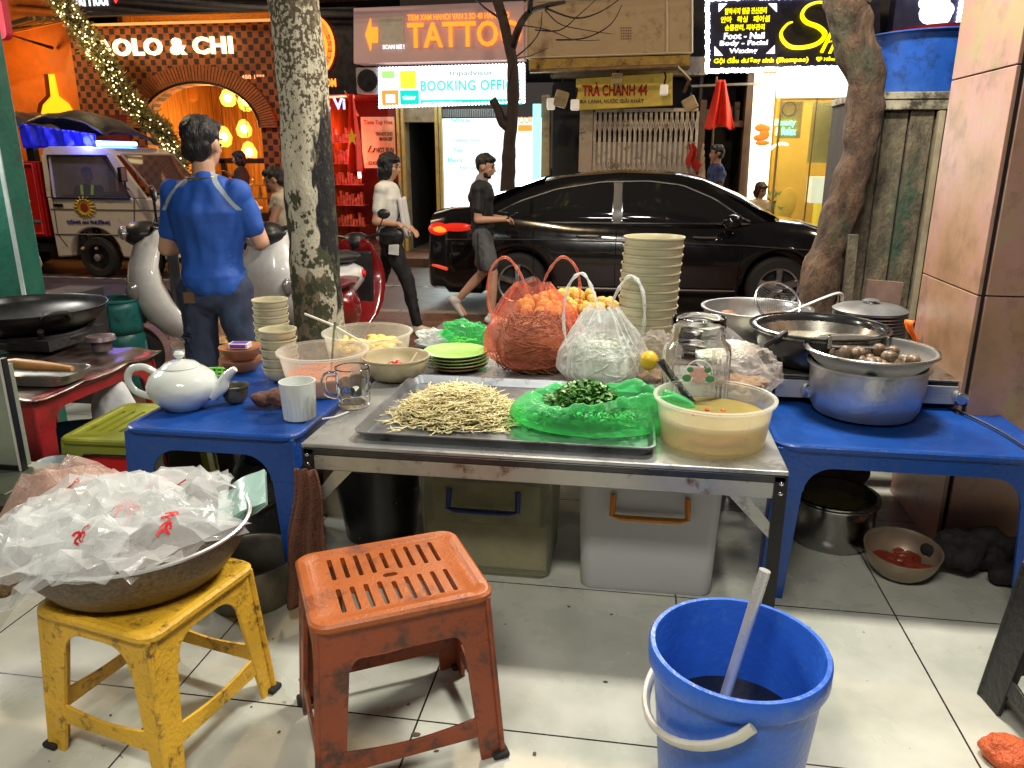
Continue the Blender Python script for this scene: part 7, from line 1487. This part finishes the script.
# ---- under the metal table
BXC=film('storage plastic',(.78,.78,.66),.16,.25,bump=0,white=.5); BXW=film('frosted plastic',(.82,.83,.83),.80,.4,bump=.1,bs=8,white=.5)
def storage(t,w,d,h,m,hm,tap=.93):
    ot=rrect(w,d,.035,5); q=MB(); R_=lambda k,z:[(x*k,y*k,z) for x,y in ot]
    q.loft([R_(tap-.03,0),R_(tap,.008),R_(.985,h-.03),R_(1.03,h-.028),R_(1.035,h-.004),R_(.985,h),R_(.97,h-.01),R_(tap-.02,.01)]); q.build('box',m,t,ang=40)
    hw_=.10; q=MB(); y=-d/2-.018; z=h-.115
    q.tube([(-hw_,y+.012,z+.055),(-hw_-.002,y-.004,z),(-hw_+.02,y-.006,z-.006),(hw_-.02,y-.006,z-.006),(hw_+.002,y-.004,z),(hw_,y+.012,z+.055)],.0105,8,flat=.8); q.build('handle',hm,t)
b0=AZ(484,579,0); t=thing('storage_box','clear storage box with blue handle holding stacked lids under the steel table','storage box',(b0.x,b0.y+.16,0)); storage(t,.41,.30,.345,BXC,mat('navy handle',(.015,.03,.16),.35))
MB().box(-.18,.18,-.12,.12,.02,.16).build('contents',mat('pale contents',(.55,.50,.38),.7,var=.3,scale=9),t)
for k in range(4):
    l=thing('lid','cream lid, %s of four stacked in the clear storage box'%['lowest','second lowest','second highest','highest'][k],'lid',(b0.x+.02,b0.y+.16,.29+.018*k),0,'lids in the clear storage box'); MB().loft([[(x*s_,y*s_,z) for x,y in rrect(.26,.20,.06,5)] for s_,z in((.95,0),(1,.004),(1,.009),(.93,.014),(.9,.011))]).build('panel',mat('cream lid',(.45,.40,.28),.4),l,ang=50)
MB().box(-.16,.16,-.12,.12,.162,.29).build('contents',mat('pale contents2',(.50,.48,.36),.7,var=.4,scale=12),t)
b0=AZ(644,597,0); t=thing('storage_box','frosted white storage box with orange handle under the steel table','storage box',(b0.x-.0,b0.y+.17,0),math.radians(1)); storage(t,.40,.32,.37,BXW,mat('orange handle',(.62,.22,.015),.35)); MB().box(-.17,.17,-.13,.13,.02,.16).build('contents',mat('dark contents',(.16,.16,.15),.7,var=.5,scale=6),t)
b0=AZ(372,545,0); t=bowl_thing('pail','black plastic pail half hidden under the left of the steel table','pail',Vector((b0.x,b0.y+.1,0)),.15,.115,.27,mat('black pail',(.02,.022,.02),.3,var=.3,coat=.2),lip=.008,curve=1,th=.004)
crumple('crumpled clear bag stuffed in the black pail',Vector((b0.x,b0.y+.1,.15)),.11,.10,.10,film('grey film',(.35,.33,.3),.2,.15,bump=.6,bs=24,tint=(.8,.8,.8)),31)
# hanging cloth
p=AZ(306,500,.35); t=thing('hanging_cloth','long brown cloth hanging from the left corner of the steel table','cloth',(mx0+.02,my0-.015,MT-.06))
MB().grid(lambda u,v:((u-.5)*(.06+.10*v)+.006*math.sin(v*9),-.012-.03*v+.014*math.sin(u*17+v*2)*(.3+v),-.38*v),40,24).build('fabric',mat('brown towel',(.12,.045,.025),.9,var=.4,bump=.9,bs=160),t,solid=.006,ang=180); MB().tube([(-.01,-.01,.005),(0,-.014,.02),(.012,-.01,.005)],.004,6).build('loop',m_black,t)
# black briquette stove / pot at the left under blue table
p=AZ(265,560,0); t=thing('coal_stove','black round charcoal stove on the floor under the left blue table','stove',(p.x-.0,p.y+.14,0))
MB().lathe([(0,0),(.12,0),(.13,.02),(.125,.10),(.14,.16),(.135,.26),(.11,.30),(.10,.28),(0,.26)],36).build('body',mat('sooty steel',(.015,.014,.014),.4,var=.4,bump=.3),t); MB().tube([(-.06,-.13,.2),(0,-.155,.17),(.06,-.13,.2)],.006,6).build('handle',IR,t); MB().ell((-.03,-.14,.24),(.03,.012,.03)).build('dial',mat('pale dial',(.4,.4,.4),.4),t)
p=AZ(236,618,0); t=bowl_thing('saucepan','old steel pot on the floor behind the yellow stool','pot',Vector((p.x-.01,p.y+.12,0)),.125,.12,.12,mat('old pot steel',(.18,.17,.14),.35,metal=.7,var=.4),lip=.006,curve=1)
p=AZ(258,500,.2); t=thing('paper_cartons','stack of cream cartons under the left blue table','cartons',(-.98,2.42,0)); MB().box(-.12,.12,-.1,.1,0,.10).build('carton',mat('cream carton',(.5,.42,.3),.7),t); MB().box(-.11,.10,-.1,.1,.101,.19).build('carton',mat('brown carton',(.3,.2,.12),.7),t)
# right under the blue table
p=AZ(838,556,0); t=thing('soup_pot','shiny steel pot of yellow soup standing below the right blue table','pot',(p.x-.0,p.y+.12,0))
MB().lathe([(0,0),(.115,0),(.125,.01),(.13,.05),(.13,.155),(.138,.157),(.138,.162),(.126,.162),(.122,.05),(0,.02)],56).build('shell',mat('pot chrome',(.35,.34,.32),.16,metal=1,var=.2),t); MB().lathe([(0,.125),(.124,.125)],40).build('soup',mat('yellow soup',(.85,.60,.07),.3,var=.2),t); MB().tube([(.135*math.cos(a),.135*math.sin(a),.15) for a in [2*PI*k/50 for k in range(50)]],.005,6,closed=True).build('rim',SSB,t)
t=thing('pot_lid','steel lid propped on the back of the yellow soup pot','lid',(p.x+.0,p.y+.24,.17),rot=(-.95,0,0)); MB().lathe([(.135,0),(.13,.006),(.08,.022),(.02,.028),(0,.028)],40).build('dome',mat('pot chrome',(.35,.34,.32),.16,metal=1,var=.2),t,solid=.003)
p=AZ(903,582,0); t=bowl_thing('bowl','brownish metal bowl with chili paste on the floor below the right table','bowl',Vector((p.x,p.y+.05,0)),.105,.045,.085,mat('bronze bowl',(.34,.26,.18),.3,metal=.5,var=.2),curve=.6); bits(t,.065,.03,26,mat('chili paste',(.22,.03,.012),.35,var=.3),.02,'chili_paste'); t.rotation_euler=(.12,.0,0); t.location.z=.004
t=thing('charred_log','charred black wood and cloth heap against the pillar foot','charcoal',(1.10,2.24,0)); q=MB(); rnd=random.Random(6)
for i in range(16): q.ell((rnd.uniform(-.14,.22),rnd.uniform(-.07,.06),rnd.uniform(.02,.11)),(rnd.uniform(.03,.08),.04,.035))
realize(q.build('heap',mat('char',(.012,.009,.008),.85,var=.5,bump=.8,bs=60,dirt=((.10,.015,.01),.2,9)),t),.008,2,.012,30)
# black stool with pan at the right edge
t=thing('plastic_stool','black plastic stool at the right edge carrying a steel pan','stool',(1.005,1.53,0),math.radians(8),'plastic stools'); frame_furn(t,.26,.28,.37,mat('black plastic',(.016,.016,.017),.45,var=.4,bump=.5,bs=60),splay=.025,lt=.085,lb=.075,ap=.07,R=.03,st=.06)
t=bowl_thing('steel_pan','dented steel pan on the black stool at the right edge','pan',Vector((1.03,1.56,.371)),.13,.11,.05,SSB,curve=1,lip=.008)
p=AZ(1022,772,0); t=thing('orange_bag','crumpled orange mesh bag on the floor in the bottom right corner','bag',(p.x+.0,p.y+.02,0)); q=MB(); rnd=random.Random(7)
for i in range(9): q.ell((rnd.uniform(-.04,.06),rnd.uniform(-.03,.03),rnd.uniform(.015,.04)),(.035,.03,.02))
realize(q.build('mesh_bag',mat('orange red film',(.65,.11,.02),.4,var=.3,bump=.9,bs=120),t),.006,1,.006,40)
# bucket
p=AZ(739,645,.34); t=thing('bucket','bright blue plastic bucket of dark water with a long steel ladle handle','bucket',(p.x,p.y,0))
BU=mat('bucket blue',(.025,.125,.58),.32,var=.12,dirt=((.05,.17,.55),.35,28),bump=.2,bs=70)
MB().lathe([(0,.004),(.122,.0),(.128,.006),(.152,.295),(.160,.297),(.163,.304),(.163,.335),(.160,.340),(.152,.340),(.150,.334),(.125,.012),(0,.012)],72).build('shell',BU,t)
MB().lathe([(0,.17),(.1375,.17)],48).build('water',mat('dark water',(.012,.014,.018),.03,var=0),t)
P=[]; 
for i in range(25):
    a=PI*i/24; P.append((-.166*math.cos(a)*1.0,-.0-.150*math.sin(a),.300-.105*math.sin(a)**.8))
MB().tube([(x*1.01,y-.012,z) for x,y,z in P],.0075,8,flat=1.4).build('handle',mat('handle cream',(.62,.60,.52),.35),t,rz=math.radians(-84))
lt=thing('ladle','long steel ladle handle standing in the blue bucket','ladle',(p.x-.045,p.y-.02,.10)); MB().tube([(0,-.0,0),(.045,.03,.20),(.085,.06,.375)],[.013,.0135,.014],14,flat=.75).build('handle',mat('pale steel',(.65,.65,.62),.25,metal=.5),lt); MB().ell((-.01,0,-.02),(.04,.04,.02)).build('bowl_end',SSB,lt)
# granite pan and the bags on the yellow stool
pc=AZ(125,520,.47); gp2=Vector((-1.03,1.35,.336))
t=thing('granite_pan','wide brown granite pan with pale rim on the yellow stool','pan',gp2)
MB().lathe([(0,0),(.15,0),(.18,.012),(.215,.06),(.232,.108),(.236,.11),(.236,.115),(.229,.115),(.21,.06),(.17,.016),(0,.006)],72).build('shell',mat('granite coat',(.12,.08,.045),.4,var=.8,scale=120,bump=.3,bs=160),t); MB().tube([(.2345*math.cos(a),.2345*math.sin(a),.1165) for a in [2*PI*k/72 for k in range(72)]],.0042,6,closed=True).build('rim',mat('pan rim',(.5,.5,.5),.3,metal=.6),t)
BAG=film('bag film',(.88,.90,.90),.17,.10,tint=(.97,.98,.97),bump=.25,bs=5,white=.85,dist=.05); PRT=mat('red print ink',(.65,.02,.02),.4)
def sheetbag(lab,pos,w,d,rz,seed,layers=4,tilt=(0,0),droop=0,red=None,hump=.04,m=BAG,grp='stacks of clear carrier bags'):
    t=thing('bag_stack',lab,'bags',pos,rz,grp); layers=min(layers,2)
    def H(u,v,k):
        q_=Vector((u*2.0+seed,v*1.7,k*.22)); r1=1-2.2*abs(noise.noise(q_)); r2=1-2*abs(noise.noise(q_*2.2+Vector((5,0,0)))); n3=noise.noise(q_*5)
        e=(min(u,1-u)*4,min(v,1-v)*4); ed=min(1,e[0])*min(1,e[1])
        return hump*(.35+.65*ed)*(.6+.75*r1+.28*r2)+.003*n3-droop*max(0,.45-u)**1.3*2.2+tilt[0]*(u-.5)+tilt[1]*(v-.5)
    for k in range(layers):
        def f(u,v,k=k):
            x=(u-.5)*w*(1+.06*noise.noise((v*4,k,seed))); y=(v-.5)*d*(1+.08*noise.noise((u*4,k+9,seed)))
            return (x+.012*noise.noise((u*5,v*5,k*3+seed)),y+.012*noise.noise((u*5,v*5,k*3+seed+7)),H(u,v,k)+k*.007)
        rnd=random.Random(int(seed*10)+k); NU,NV=10,8; jit={}
        for j_ in range(NV):
            for i_ in range(NU): jit[(i_,j_)]=(rnd.uniform(-.38,.38)/NU,rnd.uniform(-.38,.38)/NV,rnd.gauss(0,.010))
        def g2(u,v):
            i_,j_=round(u*(NU-1)),round(v*(NV-1)); a=jit[(i_,j_)]; p_=f(min(1,max(0,u+a[0])),min(1,max(0,v+a[1]))); return (p_[0],p_[1],p_[2]+a[2])
        MB().grid(g2,NU,NV).build('bag_layer',m,t,ang=24)
    if red:
        q=MB()
        for (u0,v0,s_) in red:
            rnd=random.Random(int(u0*100+seed))
            for j in range(7):
                uu=u0+rnd.uniform(-s_,s_)*.6; vv=v0+rnd.uniform(-s_,s_)*.6; a=rnd.uniform(0,3); P=[]
                for k in range(5): u1=uu+math.cos(a+k*.6)*s_*.18*k; v1=vv+math.sin(a+k*.6)*s_*.18*k; P.append(((u1-.5)*w,(v1-.5)*d,H(u1,v1,layers-1)+(layers-1)*.007+.010))
                q.tube(P,.0032,5,flat=.3)
        q.build('red_print',PRT,t)['kind']='stuff'
    return t
g=gp2
sheetbag('clear carrier bags with a red print humped up at the back of the granite pan',g+Vector((.02,.10,.085)),.26,.22,.5,1.3,5,(0,.03),0,[(.5,.6,.16)],.065)
sheetbag('clear bags with red lettering spread over the right front of the pan',g+Vector((.065,-.03,.10)),.28,.27,-.45,4.1,5,(0,0),0,[(.35,.45,.16),(.72,.5,.1)],.035)
sheetbag('flat pack of clear bags drooping over the left front of the pan',g+Vector((-.13,-.15,.118)),.27,.22,.30,7.7,5,(.02,.05),.22,None,.03)
sheetbag('clear bags tumbling off the left side of the pan',g+Vector((-.17,.03,.10)),.34,.26,.15,11.2,4,(0,0),.10,[(.55,.5,.10)],.05)
sheetbag('pinkish tinted clear bag trailing farthest left of the pan',g+Vector((-.29,.13,.09)),.28,.20,.1,15.5,3,(0,0),.10,None,.06,film('pinkish film',(.72,.55,.48),.22,.2,tint=(.95,.88,.84),bump=.8,bs=16))
sheetbag('small folded clear bags in the middle of the bag heap',g+Vector((-.02,.01,.13)),.22,.20,.9,21.5,4,(0,0),0,None,.05)
sheetbag('flat clear bags with creased corners hanging over the near rim of the pan',g+Vector((-.02,-.17,.122)),.24,.17,.12,27.3,4,(.03,.05),.10,[(.6,.6,.08)],.028)
sheetbag('clear bag corner drooping lowest over the left rim of the pan',g+Vector((-.20,-.10,.112)),.24,.22,.55,33.1,4,(.0,.02),.30,None,.03)
t=thing('napkin_pack','pale mint green pack of folded film leaning at the back of the pan','napkins',g+Vector((.16,.17,.10)),math.radians(12),rot=(.25,-.45,.35))
for k in range(5): MB().grid(lambda u,v:((u-.5)*.12,(v-.5)*.13,.004*math.sin(u*7+k)+k*.004),12,12).build('sheet',film('mint film',(.50,.68,.62),.65,.25,tint=(.7,.9,.85),bump=.3,bs=12,white=.5),t,ang=180)
# wicker basket at the left edge
p=AZ(2,600,0); t=thing('wicker_basket','coarse brown woven basket at the left edge under the bags','basket',(p.x-.12,p.y+.14,.0))
def wk(u,v): a=2*PI*u; r=.17+.03*v+.003*math.sin(a*40+ (0 if int(v*16)%2 else PI)); return (r*math.cos(a),r*math.sin(a),.26*v)
MB().grid(wk,200,18,True).build('weave',mat('woven cane',(.17,.10,.045),.7,var=.4,scale=50,bump=.9,bs=130),t,solid=.006,ang=180); MB().lathe([(0,.002),(.17,.002),(.17,.01),(0,.01)],30).build('base',MC['woven cane'],t)
q=MB(); rnd=random.Random(12)
for i in range(45):
    x,y=rnd.uniform(-1.4,1.5),rnd.uniform(.95,1.9); s_=rnd.uniform(.0015,.005)*(1.6 if rnd.random()<.1 else 1); q.at(x,y,.0012,0,0,rnd.uniform(0,3)); q.ell((0,0,0),(s_*1.6,s_,.0014),7,4)
tag(q.build('floor_crumbs',mat('crumb',(.10,.07,.04),.8,var=.6),ang=180),'scattered dark food crumbs and specks on the tiled floor','crumbs',kind='stuff')
# thin straw on table
q=MB().tube([AZ(322,419,MT+.004),AZ(335,417,MT+.006),AZ(348,412,MT+.004)],.0025,6); tag(q.build('straw',mat('straw white',(.7,.7,.65),.4)),'short white noodle scrap on the corner of the steel table','scrap')
